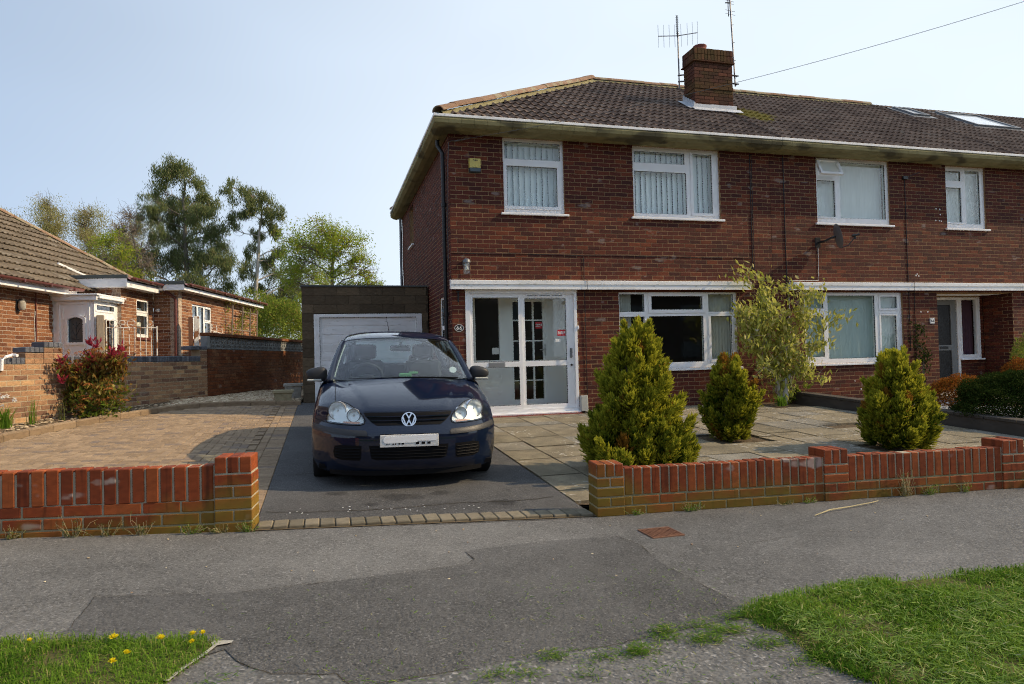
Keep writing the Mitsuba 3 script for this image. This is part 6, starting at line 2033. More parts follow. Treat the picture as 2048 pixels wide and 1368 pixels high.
def shrub(name, label, cat, base, targets, leafmat_, bark, lsize, per, seed, stems=3, r0=.022, spread=.12, group=None, lw=.42, up=.5, uvf=None):
    """branches grown to targets, leaves gathered along their outer ends"""
    rg = np.random.default_rng(seed)
    k = thing(name, label, cat, group)
    nodes = [np.array(base, float)]
    rad = [r0]
    T_ = sorted(targets, key=lambda p: np.linalg.norm(np.array(p) - base))
    br, C_, D_ = [], [], []
    for i, t in enumerate(T_):
        t = np.array(t, float)
        if i < stems:
            j = 0
        else:
            dd = [np.linalg.norm(n - t) + .6 * max(0, n[2] - t[2] + .1) for n in nodes]
            j = int(np.argmin(dd))
        c = curve(nodes[j], t, rg, 6, .22, .06)
        ra = rad[j] * (.95 if j == 0 else .75)
        br.append(tube(c, np.linspace(ra, max(ra * .55, .0025), 6), 6))
        for q in range(1, 6):
            nodes.append(c[q])
            rad.append(max(ra * (1 - .09 * q), .0025))
        n = per
        s_ = rg.random(n) ** .6
        idx = np.minimum((s_ * 5).astype(int), 4)
        p = c[idx] + (c[idx + 1] - c[idx]) * (s_ * 5 - idx)[:, None] + rg.normal(0, spread, (n, 3)) * (.35 + .65 * s_)[:, None]
        tw = np.unique(rg.integers(0, n, max(3, n // 8)))
        for q in tw:
            br.append(tube([c[idx[q]], (c[idx[q]] + p[q]) / 2 + rg.normal(0, .01, 3), p[q]], [.004, .003, .002], 3, cap=False))
        C_.append(p)
        D_.append((c[-1] - c[-2]) / (np.linalg.norm(c[-1] - c[-2]) + 1e-9) * .5 + rdir(rg, n) * .7 + [0, 0, up])
    C_, D_ = np.vstack(C_), np.vstack(D_)
    n = len(C_)
    uv = np.c_[np.clip(rg.normal(.5, .28, n), 0, 1), rg.random(n)] if uvf is None else uvf(C_, rg)
    m, uv = leaves(C_, D_, rdir(rg, n) + [0, 0, .8], lsize * rg.uniform(.6, 1.35, n), lsize * lw * rg.uniform(.7, 1.3, n), uv)
    obj('foliage', m, leafmat_, k, uv=uv)
    obj('stems', join(br), bark, k, smooth=True)
    return k, C_


rng = np.random.default_rng(77)
# magnolia against the wall between the two houses
mag = [(7.95, 11.1, .95), (8.45, 11.0, .85), (8.75, 10.95, .75), (8.25, 11.15, 1.1)]
for i in range(58):
    a = rng.uniform(0, 2 * PI)
    rr = math.sqrt(rng.random())
    zz = 1.62 + .98 * rr * math.sin(a)
    xx = 8.12 + .88 * rr * math.cos(a)
    if zz < .95 and (xx < 7.7 or xx > 8.95):
        continue
    mag.append((xx, 11.02 + rng.normal(0, .13) - .12 * abs(rr * math.cos(a)), zz))
for i in range(16):
    mag.append((rng.uniform(7.40, 8.0), 11.05 + rng.normal(0, .1), rng.uniform(1.25, 2.25)))
mag += [(7.42, 11.15, 2.72), (7.75, 11.1, 2.60), (8.95, 10.8, 2.35), (9.30, 10.7, 1.85), (9.05, 10.75, 1.4), (8.9, 10.7, .75)]
k, C_ = shrub('magnolia', 'leafy yellow green magnolia with twisted grey stems against the wall between the houses', 'shrub', (8.22, 10.95, .29), mag, 'm_magnolia', 'm_bark_pale', .118, 46, 12, stems=4, r0=.066, spread=.13, lw=.42, up=.7)
fl = C_[rng.integers(0, len(C_), 7)]
P_, D_, U_ = [], [], []
for c in fl:
    for q in range(7):
        a = q * .9
        P_.append(c + np.array([math.cos(a) * .022, math.sin(a) * .022, .02])); D_.append([math.cos(a) * .7, math.sin(a) * .7, .8]); U_.append([.5, rng.random()])
m, uv = leaves(np.array(P_), np.array(D_, float), rdir(rng, len(P_)), np.full(len(P_), .06), np.full(len(P_), .03), np.array(U_))
obj('flower', m, 'm_petal_white', k, uv=uv)

# photinia in the bed on the left
ph = []
for i in range(46):
    a = rng.uniform(0, 2 * PI)
    rr = math.sqrt(rng.random())
    ph.append((-3.50 + .50 * rr * math.cos(a), 12.0 + .42 * rr * math.sin(a), rng.uniform(.72, 1.58) - .18 * rr))


def phuv(C, rg):
    n = len(C)
    return np.c_[np.clip(.15 + .75 * (C[:, 2] - .7) / .9 + rg.normal(0, .30, n), 0, 1), rg.random(n)]


k, C_ = shrub('photinia', 'round shrub with red young leaves and orange flower heads by the buff wall', 'shrub', (-3.48, 12.03, .50), ph, 'm_photinia', 'm_bark', .078, 105, 15, stems=5, r0=.018, spread=.085, lw=.44, uvf=phuv)
sel = C_[rng.permutation(len(C_))[:300]]
hd = sel[(sel[:, 1] < 12.05) | (sel[:, 2] > 1.3)][:95]
P_, D_ = [], []
for c in hd:
    for q in range(46):
        d = rdir(rng, 1)[0]
        d[2] = abs(d[2]) * .7
        P_.append(c + d * [.062, .062, .045] + [0, -.02, .02]); D_.append(d)
n = len(P_)
m, uv = leaves(np.array(P_), np.array(D_), rdir(rng, n), np.full(n, .020), np.full(n, .014), np.c_[rng.random(n), rng.random(n)])
obj('flower_heads', m, 'm_flowerhead', k, uv=uv)
tips = [p for p in ph if p[2] > 1.15] + [(-3.85, 11.85, 1.20), (-3.8, 11.7, 1.05), (-3.15, 11.8, 1.45), (-3.5, 12.0, 1.62), (-3.42, 12.0, 1.58), (-3.08, 12.05, 1.52)]
P_, D_ = [], []
for c in tips:
    for q in range(22):
        d = rdir(rng, 1)[0] * .7 + [0, 0, .75]
        P_.append(np.array(c) + d * rng.uniform(.02, .11)); D_.append(d)
n = len(P_)
m, uv = leaves(np.array(P_), np.array(D_), rdir(rng, n), .085 * rng.uniform(.7, 1.3, n), .030 * rng.uniform(.7, 1.3, n), np.c_[rng.random(n), rng.random(n)])
obj('young_leaves', m, 'm_photinia_red', k, uv=uv)


def tuft(name, label, cat, x, y, n, h, w, mat, seed, z=None, fan=.5, group=None, stalk=0):
    """a tuft of strap leaves"""
    rg = np.random.default_rng(seed)
    z0 = float(G(x, y)) + .05 if z is None else z
    V, F, U = [], [], []
    for i in range(n):
        a = rg.uniform(0, 2 * PI)
        l = h * rg.uniform(.6, 1.2)
        o = np.array([x + rg.normal(0, .03), y + rg.normal(0, .03), z0])
        d = np.array([math.cos(a), math.sin(a), 0]) * fan * rg.uniform(.2, 1.2)
        s_ = np.array([-math.sin(a), math.cos(a), 0]) * w
        at = len(V)
        for t in (0, .4, .75, 1.0):
            p = o + d * l * t ** 1.6 + np.array([0, 0, l * (t - .35 * fan * t * t)])
            V += [p - s_ * (1 - t * .9), p + s_ * (1 - t * .9)]
        for q in range(3):
            F += [[at + 2 * q, at + 2 * q + 1, at + 2 * q + 3], [at + 2 * q, at + 2 * q + 3, at + 2 * q + 2]]
        U += [[np.clip(rg.normal(.5, .25), 0, 1), rg.random() * .8]] * 8
    return tag(obj(name, (np.array(V), np.array(F)), mat, uv=np.array(U)), label, cat, group)


k = tuft('white_flower', 'clump of strap leaves with white flowers in the bed at the left edge', 'flower', -4.18, 10.75, 60, .34, .011, 'm_grass', 4)
P_, D_ = [], []
for c in rng.normal(0, 1, (9, 3)) * [.13, .08, .05] + [-4.16, 10.72, .94]:
    for q in range(14):
        d = rdir(rng, 1)[0]
        P_.append(c + d * .022); D_.append(d)
m, uv = leaves(np.array(P_), np.array(D_), rdir(rng, len(P_)), np.full(len(P_), .034), np.full(len(P_), .022), rng.random((len(P_), 2)))
obj('flowers', m, 'm_petal_white', k, uv=uv)
tuft('bulb_leaves', 'thin upright bulb leaves beside the white flowers', 'plant', -3.98, 11.1, 26, .36, .006, 'm_grass', 6, fan=.2)
tuft('bulb_leaves', 'sparse thin leaves in front of the boundary wall near the red shrub', 'plant', -3.75, 11.55, 16, .30, .005, 'm_weed', 7, fan=.25)
tuft('bluebell_leaves', 'low clump of green strap leaves at the foot of the magnolia', 'plant', 7.98, 10.72, 130, .26, .008, 'm_grass', 8, z=.26, fan=.8)
# climbing plant and leaves at the foot of the wall behind the magnolia
sh = [(8.55 + rng.normal(0, .25), 11.2 + rng.normal(0, .08), rng.uniform(.35, .60)) for i in range(14)]
shrub('broad_leaf_plant', 'low broad dark green leaves behind the magnolia stems', 'plant', (8.55, 11.25, .27), sh, 'm_bush', 'm_bark', .10, 7, 18, stems=6, r0=.006, spread=.05, lw=.6)


def mound(name, label, cat, c, rad, n, ls, mat, seed, lw=.5, holes=.25, power=.5):
    """a clipped or rounded bush: leaves crowded in an uneven shell, twigs inside"""
    rg = np.random.default_rng(seed)
    k = thing(name, label, cat)
    d = rdir(rg, n)
    d[:, 2] = np.where(d[:, 2] < -.25, -d[:, 2], d[:, 2])
    r = .62 + .38 * rg.random(n) ** power
    bump = meshkit.fbm(d * 3.1 + seed, 4, seed)
    r *= .74 + .52 * bump
    p = np.array(c) + d * r[:, None] * rad
    keep = meshkit.noise(p * (2.2 / np.mean(rad)) + 5, seed) > holes * .6
    p, d = p[keep], d[keep]
    n = len(p)
    m, uv = leaves(p, d + rdir(rg, n) * .9, d + rdir(rg, n) * .6, ls * rg.uniform(.6, 1.4, n), ls * lw * rg.uniform(.7, 1.3, n), np.c_[np.clip(rg.normal(.45, .25, n), 0, 1), rg.random(n)])
    obj('foliage', m, mat, k, uv=uv)
    br = []
    for i in range(40):
        t = np.array(c) + rdir(rg, 1)[0] * rad * .72
        t[2] = max(t[2], c[2] - rad[2] * .2)
        br.append(tube(curve(np.array(c) - [0, 0, rad[2] * .55], t, rg, 4, .2), np.linspace(.012, .004, 4), 4))
    obj('stems', join(br), 'm_bark', k)
    return k


mound('evergreen_bush', 'broad dark green evergreen bush at the right edge beyond the low wall', 'bush', (9.66, 7.55, .34), np.array([1.02, .70, .58]), 52000, .036, 'm_hedge', 31, .35, .1)
mound('heather', 'low orange brown shrub in front of the recessed door', 'bush', (10.10, 9.0, .38), np.array([.56, .42, .40]), 9000, .036, 'm_orange', 32, .4)
mound('heather', 'small orange shrub at the foot of the porch pier, by the dark bush', 'bush', (12.35, 9.7, .62), np.array([.35, .3, .40]), 3500, .04, 'm_orange', 33, .4)
mound('pale_bush', 'light green bush cut by the right edge in front of the brick pier', 'bush', (13.2, 9.9, .90), np.array([.62, .5, .75]), 3200, .06, 'm_bush', 34, .3, .55)
dk = [(11.85 + rng.normal(0, .14), 11.36 + rng.normal(0, .05), rng.uniform(.9, 1.72)) for i in range(16)]
shrub('climber', 'dark leafy climber on the wall left of the recessed door', 'plant', (11.85, 11.38, .27), dk, 'm_hedge', 'm_bark', .07, 26, 35, stems=3, r0=.012, spread=.06)

# ------------------------------------------------------------------ grass
def blades(poly, n, h0, h1, w, rg, dz=0.0, flat=.5, lay=0.0, edge=.0):
    p = inside(poly, n, rg)
    thin = meshkit.fbm(np.c_[p * 4.7, np.full(len(p), 8.0)], 4, 5)
    p = p[rg.random(len(p)) < np.clip(4.0 * (thin - .30), .12, 1)]
    n = len(p)
    z = G(p[:, 0], p[:, 1]) + dz
    clump = meshkit.fbm(np.c_[p * 3.3, np.zeros(n)], 3, 2)
    h = rg.uniform(h0, h1, n) * (.55 + .9 * clump)
    a = rg.uniform(0, 2 * PI, n) + 1.2 * (meshkit.noise(np.c_[p * 2.1, np.ones(n)], 4) - .5)
    bend = rg.uniform(.2, 1.0, n) * flat + lay * (rg.random(n) < .4)
    d = np.stack([np.cos(a), np.sin(a), np.zeros(n)], 1)
    s_ = np.stack([-np.sin(a), np.cos(a), np.zeros(n)], 1) * (w * rg.uniform(.6, 1.4, n))[:, None]
    o = np.c_[p, z]
    up = np.array([0, 0, 1.0])
    p1 = o + (d * (bend * .35)[:, None] + up * .62) * h[:, None]
    p2 = o + (d * (bend * 1.0)[:, None] + up * np.maximum(.08, 1 - .55 * bend)[:, None]) * h[:, None]
    V = np.stack([o - s_, o + s_, p1 + s_ * .75, p1 - s_ * .75, p2], 1).reshape(-1, 3)
    i = np.arange(n)[:, None] * 5
    F = np.vstack([i + [0, 1, 2], i + [0, 2, 3], i + [3, 2, 4]])
    tone = np.clip(.45 + 1.6 * (meshkit.fbm(np.c_[p * 2.6, np.full(n, 3.0)], 4, 7) - .5) + rg.normal(0, .28, n), 0, 1)
    uv = np.repeat(np.c_[tone, rg.random(n)], 5, 0)
    return (V, F), uv


rg = np.random.default_rng(51)
turfR = Polygon([(1.93, 2.90), (2.04, 2.96), (2.3, 3.01), (2.69, 3.04), (3.2, 3.00), (3.76, 2.93), (5.0, 2.78), (7, 2.55), (7, .6), (2.1, .6), (2.02, 1.5), (1.97, 2.15), (1.90, 2.35), (1.93, 2.62), (1.91, 2.78)])
turfL = Polygon([(-0.47, 3.18), (-0.70, 3.24), (-0.95, 3.30), (-1.36, 3.40), (-2.2, 3.62), (-4.5, 4.2), (-4.5, 1.2), (-0.75, 1.2), (-0.70, 2.4), (-0.61, 2.82), (-0.55, 2.96), (-0.50, 3.06)])
obj('verge', sheet(turfR, .010, step=.3), 'm_turf', kind='structure')
obj('verge_left', sheet(turfL, .010, step=.3), 'm_turf', kind='structure')
m, uv = blades(turfR.intersection(sbox(0, 1.5, 5.0, 3.2)).buffer(.03), 110000, .018, .075, .0021, rg, .0, 1.0, .6)
obj('grass', m, 'm_grass', uv=uv, label='short mown green grass on the right-hand verge, strewn with clippings', cat='grass', kind='stuff')
m, uv = blades(turfL.intersection(sbox(-3.2, 2.0, 0, 4.2)).buffer(.02), 76000, .018, .070, .0020, rg, .0, 1.0, .4)
obj('grass', m, 'm_grass', uv=uv, label='green grass with dandelions on the verge at the lower left', cat='grass', kind='stuff')
# clippings strewn over the crossover
C_ = []
spots = [(.12, 2.42, .13, 90), (.50, 2.42, .12, 110), (.72, 2.54, .10, 90), (.877, 2.66, .08, 170), (1.05, 2.60, .10, 130), (1.231, 2.62, .09, 330), (1.40, 2.72, .09, 140), (1.431, 2.79, .07, 200), (1.559, 2.66, .10, 330), (1.62, 2.80, .10, 160), (1.72, 2.72, .10, 300), (1.85, 2.86, .09, 260), (1.80, 2.55, .12, 240),
         (-.42, 2.75, .10, 70), (.62, 2.57, .10, 120), (1.2, 2.45, .16, 60), (.2, 2.6, .3, 60), (1.86, 2.35, .10, 200), (.95, 2.48, .08, 60)]
for x, y, s_, n in spots:
    C_.append(np.c_[rg.normal(x, s_ * .52, n), rg.normal(y, s_ * .30, n)])
C_.append(np.c_[rg.uniform(-.6, 2.1, 620), 2.25 + 1.5 * rg.random(620) ** 2.0 + .0])
C_.append(np.c_[rg.uniform(.9, 2.1, 260), rg.uniform(2.5, 3.6, 260)])
C_ = np.vstack(C_)
C_ = C_[~np.array([turfR.buffer(-.05).contains(Point(p)) for p in C_])]
n = len(C_)
a = rg.uniform(0, 2 * PI, n)
m, uv = leaves(np.c_[C_, G(C_[:, 0], C_[:, 1]) + .012 + .034 * rg.random(n) ** 2], np.c_[np.cos(a), np.sin(a), rg.normal(0, .14, n)], np.tile([0, 0, 1.0], (n, 1)) + rg.normal(0, .25, (n, 3)), rg.uniform(.014, .048, n), rg.uniform(.0026, .0050, n), np.c_[.75 * rg.random(n), rg.random(n)], 0)
obj('clippings', m, 'm_grass', uv=uv, label='grass clippings scattered over the tarmac in front of the right-hand verge', cat='grass clippings', kind='stuff')
p = inside(turfR.intersection(sbox(0, 1.6, 5.0, 3.2)).buffer(-.03), 30000, rg)
p = p[rg.random(len(p)) < np.clip(2.6 * (meshkit.fbm(np.c_[p * 3.1, np.zeros(len(p))], 4, 9) - .34), .08, .9)]
n = len(p)
a = rg.uniform(0, 2 * PI, n)
m, uv = leaves(np.c_[p, G(p[:, 0], p[:, 1]) + rg.uniform(.022, .065, n)], np.c_[np.cos(a), np.sin(a), rg.normal(0, .35, n)], np.tile([0, 0, 1.0], (n, 1)) + rg.normal(0, .4, (n, 3)), rg.uniform(.025, .085, n), rg.uniform(.003, .0055, n), np.c_[rg.uniform(.2, 1, n), rg.random(n)], 0)
obj('cut_grass', m, 'm_cut', uv=uv, label='cut grass lying on top of the right-hand verge', cat='grass clippings', kind='stuff')
m, uv = stones(Polygon([(-5, 4.2), (5.5, 3.2), (5.5, 4.6), (2, 4.95), (-.4, 5.15), (-5, 5.6)]), 60, .003, .008, .002, rg, .5)
obj('grit', m, 'm_pebble', uv=uv, label='scattered pale grit and petals on the pavement', cat='grit', kind='stuff')
m, uv = stones(Polygon([(-.35, 5.5), (1.2, 5.42), (1.2, 5.62), (-.2, 5.75)]), 26, .003, .008, .014, rg, .25)
obj('petals', m, 'm_paper', uv=uv, label='white petals scattered at the mouth of the drive', cat='petals', kind='stuff')
# dandelions
for i, (x, y, s_) in enumerate([(-.86, 3.20, 1), (-.67, 3.13, 1.05), (-.555, 3.17, .9), (-.52, 3.19, .8), (-.545, 3.10, .8), (-1.20, 3.30, .7), (-.80, 2.96, .9), (-.77, 3.03, .9), (3.62, 2.80, .8)]):
    P_, D_ = [], []
    z0 = float(G(x, y)) + .055 * s_
    for q in range(46):
        t = rg.uniform(.1, 1.2)
        a = rg.uniform(0, 2 * PI)
        d = np.array([math.cos(a) * math.sin(t), math.sin(a) * math.sin(t), math.cos(t)])
        P_.append(np.array([x, y, z0]) + d * .012 * s_); D_.append(d)
    m, uv = leaves(np.array(P_), np.array(D_), rdir(rg, len(P_)), np.full(len(P_), .020 * s_), np.full(len(P_), .006 * s_), rg.random((len(P_), 2)))
    lab = ['large dandelion at the middle of the left verge', 'dandelion near the tip of the left verge, larger of the two at the front', 'dandelion at the far tip of the left verge, left of two', 'dandelion at the far tip of the left verge, right of two', 'small dandelion just below the tip of the left verge',
           'dandelion furthest left on the verge', 'half open dandelion low in the left verge, right of two', 'half open dandelion low in the left verge, left of two', 'single dandelion at the right edge of the right-hand verge'][i]
    k = obj('dandelion', m, 'm_petal_yellow', uv=uv, label=lab, cat='flower', group='dandelions on the verges')
    obj('stalk', tube([(x, y, z0 - .06), (x, y, z0)], .002, 4), 'm_grass', k, uv=np.full((10, 2), .5))


def weed(x, y, n, h, label, seed, mat='m_weed', sp=.05, zb=None):
    rg = np.random.default_rng(seed)
    z0 = float(G(x, y)) if zb is None else zb
    k = thing('weed', label, 'weed')
    st, C_, D_ = [], [], []
    for i in range(n):
        a = rg.uniform(0, 2 * PI)
        t = np.array([x + rg.normal(0, sp), y + rg.normal(0, sp * .35) - .01, z0 + h * rg.uniform(.3, 1.1)])
        c = curve((x + (t[0] - x) * .4, y - .005, z0), t, rg, 4, .2)
        st.append(tube(c, [.0016, .0014, .0012, .001], 3, cap=False))
        for q in range(9):
            s_ = rg.random()
            p = c[0] + (c[-1] - c[0]) * s_
            C_.append(p + rg.normal(0, .006, 3)); D_.append(rdir(rg, 1)[0] + [0, 0, .4])
    m_, uv = leaves(np.array(C_), np.array(D_), rdir(rg, len(C_)), .014 * rg.uniform(.6, 1.6, len(C_)), .006 * rg.uniform(.6, 1.6, len(C_)), rg.random((len(C_), 2)))
    obj('leaves', m_, mat, k, uv=uv)
    obj('stalks', join(st), 'm_straw', k)


lw = lambda s_: (o2 + d2 * s_ + np.array([-.01, -.02]))
for i, (s_, n, h, w, mt) in enumerate([(.02, 20, .09, 'bright green weed at the outer corner of the left-hand pier', 'm_grass'), (.19, 16, .06, 'low weed under the middle of the left-hand pier', 'm_weed'), (.40, 18, .07, 'green weed where the left wall meets its pier', 'm_grass'),
                                       (.72, 14, .16, 'tall dry weed, first along the left wall from the pier', 'm_weed'), (.95, 12, .10, 'small dry weed, second along the left wall from the pier', 'm_weed'), (1.15, 18, .14, 'bushy dry weed near the middle of the left wall', 'm_weed'), (1.55, 16, .10, 'spreading dry weed at the left wall, third from the left edge', 'm_weed'), (1.72, 10, .08, 'small weed at the left wall, second from the left edge', 'm_weed'), (1.98, 8, .05, 'faint weed at the left wall nearest the left edge', 'm_weed')]):
    p = lw(s_)
    weed(p[0], p[1], n, h, w, 100 + i, mt)
rw = lambda s_: (o + d * s_ + nn * .02)
d = np.array([5.94 - 2.03, 4.678 - 5.017]); d /= np.linalg.norm(d)
o = np.array([2.03, 5.017])
for i, (s_, n, h, w, mt) in enumerate([(.30, 14, .05, 'low green weed just right of the right-hand pier', 'm_grass'), (.78, 26, .07, 'bright green weed at the foot of the right wall, second from its pier', 'm_grass'), (1.62, 10, .04, 'small weed at the right wall, before its middle pier', 'm_weed'), (1.80, 12, .05, 'small green weed by the middle pier', 'm_grass'),
                                       (2.72, 34, .22, 'tall tangle of dry weeds at the middle of the right wall', 'm_weed'), (2.95, 20, .09, 'green weed right of the tall dry tangle', 'm_grass'), (3.30, 14, .10, 'thin grass weed at the right wall', 'm_grass'), (3.95, 20, .12, 'dry weed at the far right end of the right wall', 'm_weed'), (4.2, 10, .06, 'low green weed at the right edge by the wall', 'm_grass')]):
    p = rw(s_)
    weed(p[0], p[1], n, h, w, 140 + i, mt)
obj('palm_strip', tube([(3.55, 4.42, .012), (3.75, 4.50, .02), (4.0, 4.56, .014), (4.25, 4.60, .02), (4.36, 4.66, .012)], [.003, .0055, .005, .004, .002], 6), 'm_straw', label='pale dry leaf strip lying on the pavement before the right wall', cat='leaf')

# ================================================================== TREES BEYOND
def tree(name, label, base, clumps, mat, lsize, dens, seed, trunk=.25, bark='m_bark', droop=0.0, twigs=0, lw=.35, group=None, hollow=.35, sig=.19, lean=None):
    """clumps: [(x, y, z, r)]: limbs run to each, leaves fill it unevenly"""
    rg = np.random.default_rng(seed)
    k = thing(name, label, 'tree', group)
    base = np.array(base, float)
    cl = sorted(clumps, key=lambda c: c[2])
    top = max(c[2] for c in cl)
    ctr = np.mean([c[:3] for c in cl], 0)
    stem = [base, base + (np.array([ctr[0], ctr[1], top]) - base) * .35, base + (np.array([ctr[0], ctr[1], top]) - base) * .7, np.array([ctr[0], ctr[1], top - .3])] if lean is None else [base] + [np.array(p) for p in lean]
    L = np.linspace(0, 1, 12)
    stem = CubicSpline(np.linspace(0, 1, len(stem)), np.array(stem))(L) + rg.normal(0, trunk * .18, (12, 3)) * [1, 1, 0]
    br = [tube(stem, trunk * (1 - .85 * L), 8)]
    tw = []
    C_, D_ = [], []
    for x, y, z, r in cl:
        c = np.array([x, y, z])
        zs = np.clip((z - .55 * np.linalg.norm(c[:2] - ctr[:2]) - r * .5 - base[2]) / (stem[-1][2] - base[2]), .12, .93)
        o_ = CubicSpline(L, stem)(zs)
        rr = trunk * (1 - .8 * zs) * .45
        lb = curve(o_, c, rg, 7, .18, .05)
        br.append(tube(lb, np.linspace(max(rr, .03), .022, 7), 5, cap=False))
        for q in range(int(5 + 7 * r) + twigs):
            e = c + rdir(rg, 1)[0] * r * rg.uniform(.5, 1.05)
            s_ = lb[rg.integers(3, 7)]
            t_ = curve(s_, e, rg, 5, .25, -droop * .2)
            tw.append(tube(t_, np.linspace(.022, .007, 5), 3, cap=False))
            for h in range(2 if twigs else 0):
                s2 = t_[rg.integers(1, 5)]
                tw.append(tube(curve(s2, s2 + rdir(rg, 1)[0] * r * .45 + [0, 0, .15 * r], rg, 3, .2), [.010, .008, .005], 3, cap=False))
        n = int(dens * r ** 2.1)
        sub = rdir(rg, max(6, int(13 * r))) * r * rg.uniform(.35, 1.05, (max(6, int(13 * r)), 1)) * [1, 1, .8]
        which = rg.integers(0, len(sub), n)
        p = c + sub[which] + rg.normal(0, sig * min(r, 1.0), (n, 3)) * [1, 1, .75]
        keep = meshkit.fbm(p * 1.7, 2, seed) > hollow * .95
        p = p[keep]
        if droop:
            p[:, 2] -= droop * rg.random(len(p)) * r * .5
        C_.append(p)
        D_.append(rdir(rg, len(p)) + [0, 0, -droop * 1.6])
    C_, D_ = np.vstack(C_), np.vstack(D_)
    n = len(C_)
    if n:
        m, uv = leaves(C_, D_, rdir(rg, n) + [0, 0, .5], lsize * rg.uniform(.6, 1.4, n), lsize * lw * rg.uniform(.7, 1.3, n), np.c_[np.clip(rg.normal(.45, .25, n), 0, 1), rg.random(n)])
        obj('crown', m, mat, k, uv=uv)
    obj('trunk', join(br), bark, k, smooth=True)
    obj('twigs', join(tw), 'm_twig', k)
    return k


# the tall dark evergreen behind the bungalow: two leading stems
EUC = []
for x, z, r in [(-9.6, 13.9, 1.0), (-8.8, 14.2, 1.1), (-8.1, 13.6, 1.1), (-9.9, 12.9, 1.0), (-8.3, 12.6, 1.2), (-7.6, 12.4, 1.0), (-10.3, 11.9, .9), (-9.5, 11.6, 1.2), (-10.6, 11.2, .9), (-8.6, 11.2, 1.3), (-7.5, 11.2, 1.0), (-10.2, 10.0, 1.1), (-9.0, 9.9, 1.3),
                (-7.6, 9.8, 1.2), (-6.7, 10.4, .9), (-6.4, 9.2, 1.1), (-9.9, 8.4, 1.2), (-8.4, 8.5, 1.3), (-7.0, 8.3, 1.3), (-5.9, 8.0, 1.0), (-11.2, 8.9, .9), (-11.0, 7.6, 1.0), (-9.4, 6.9, 1.4), (-7.8, 6.8, 1.4), (-6.4, 6.5, 1.2), (-8.6, 5.6, 1.4), (-7.0, 5.2, 1.4)]:
    EUC.append((x, 48 + rng.normal(0, 1.0), z - .2, r * .92))
tree('evergreen_tree', 'tallest dark green evergreen tree behind the bungalow', (-8.4, 48.2, .5), EUC, 'm_eucalypt', .20, 2500, 61, .26, droop=1.0, lw=.22, hollow=.43, sig=.20)
EUC2 = []
for x, z, r in [(-5.6, 12.9, .8), (-5.0, 12.4, 1.0), (-4.2, 12.2, 1.0), (-3.4, 11.7, 1.0), (-2.8, 11.3, .8), (-4.8, 11.3, .8), (-3.2, 10.8, .8), (-5.8, 10.7, .8), (-3.9, 10.0, .7), (-3.0, 10.0, .7), (-4.4, 9.0, .8), (-2.6, 8.8, .9), (-3.4, 8.2, 1.0), (-4.6, 7.6, .9), (-2.2, 7.6, 1.0), (-3.0, 6.6, 1.2), (-1.6, 6.6, 1.0), (-4.2, 6.2, 1.0), (-2.2, 5.4, 1.3), (-3.6, 5.0, 1.2)]:
    EUC2.append((x, 47.4 + rng.normal(0, .6), z - .15, r * .92))
tree('evergreen_tree', 'dark evergreen with a bare pale trunk and open crown, right of the tallest tree', (-4.7, 47.2, .5), EUC2, 'm_eucalypt', .20, 2500, 62, .20, droop=1.0, lw=.22, bark='m_bark_pale', hollow=.44, sig=.19)
OAK = []
for x, z, r in [(-1.6, 8.0, .8), (-.8, 8.2, .8), (0, 8.6, .9), (.7, 8.3, .8), (1.4, 7.8, .8), (2.1, 7.0, .7), (2.6, 6.3, .6), (-1.2, 7.1, .9), (-.2, 7.4, .9), (.8, 7.2, .8), (1.7, 6.5, .7), (-.6, 6.3, .8), (.5, 6.2, .7), (2.4, 5.6, .6), (1.4, 5.6, .6), (-1.5, 5.9, .8), (0, 5.4, .6), (2.9, 5.4, .5)]:
    OAK.append((x, 39.2 + rng.normal(0, .8), z, r))
tree('spring_tree', 'yellow green tree just coming into leaf, above the garage roof', (.3, 39.3, .5), OAK, 'm_spring', .115, 2100, 63, .20, twigs=16, lw=.5, hollow=.36, sig=.40)
BARE = [(x, 46.5 + rng.normal(0, .5), z, r) for x, z, r in [(-11.4, 10.6, .9), (-11.9, 9.6, .9), (-10.9, 9.6, 1.0), (-11.8, 8.5, 1.0), (-10.8, 8.4, 1.0), (-11.9, 7.4, .9), (-10.9, 7.0, 1.0), (-12.1, 6.3, .8), (-10.2, 7.6, .9)]]
tree('bare_tree', 'leafless grey brown tree just left of the tallest evergreen', (-9.6, 46.5, .5), BARE, 'm_birch', .10, 60, 64, .20, twigs=34, lw=.5)
for i, (x0_, top, w, lab) in enumerate([(-19.4, 11.2, 1.4, 'feathery birch at the far left, just above the bungalow roof'), (-17.5, 12.4, 1.3, 'feathery birch, second from the left'), (-15.4, 12.2, 1.5, 'feathery birch, third from the left'), (-13.4, 11.2, 1.3, 'feathery birch on the right of the birches, beside the bright green tree')]):
    cl = []
    for q in range(13):
        u = q / 12
        z = 3.6 + (top - 3.6) * u
        rr = w * (.30 + .70 * math.sin(PI * (.16 + .76 * u)))
        cl.append((x0_ + rng.normal(0, .42) * rr, 51.0 + i * .7 + rng.normal(0, .5) * rr, z - .35, .75 + .30 * rr))
    tree('birch_tree', lab, (x0_ + .1, 51.0 + i * .7, .5), cl, 'm_birch', .10, 3000, 70 + i, .12, bark='m_bark_pale', droop=.8, twigs=16, lw=.4, group='birches behind the bungalow', hollow=.42, sig=.34)
SP = [(x, 44.5 + rng.normal(0, .5), z, r) for x, z, r in [(-12.2, 8.6, .7), (-11.6, 8.9, .6), (-12.4, 7.7, .9), (-11.4, 7.8, .8), (-12.9, 6.9, .8), (-11.9, 6.7, .9), (-10.9, 6.8, .7), (-12.5, 5.6, .9), (-11.2, 5.6, .9), (-10.3, 6.0, .6), (-12.0, 4.6, 1.0), (-10.8, 4.6, .9)]]
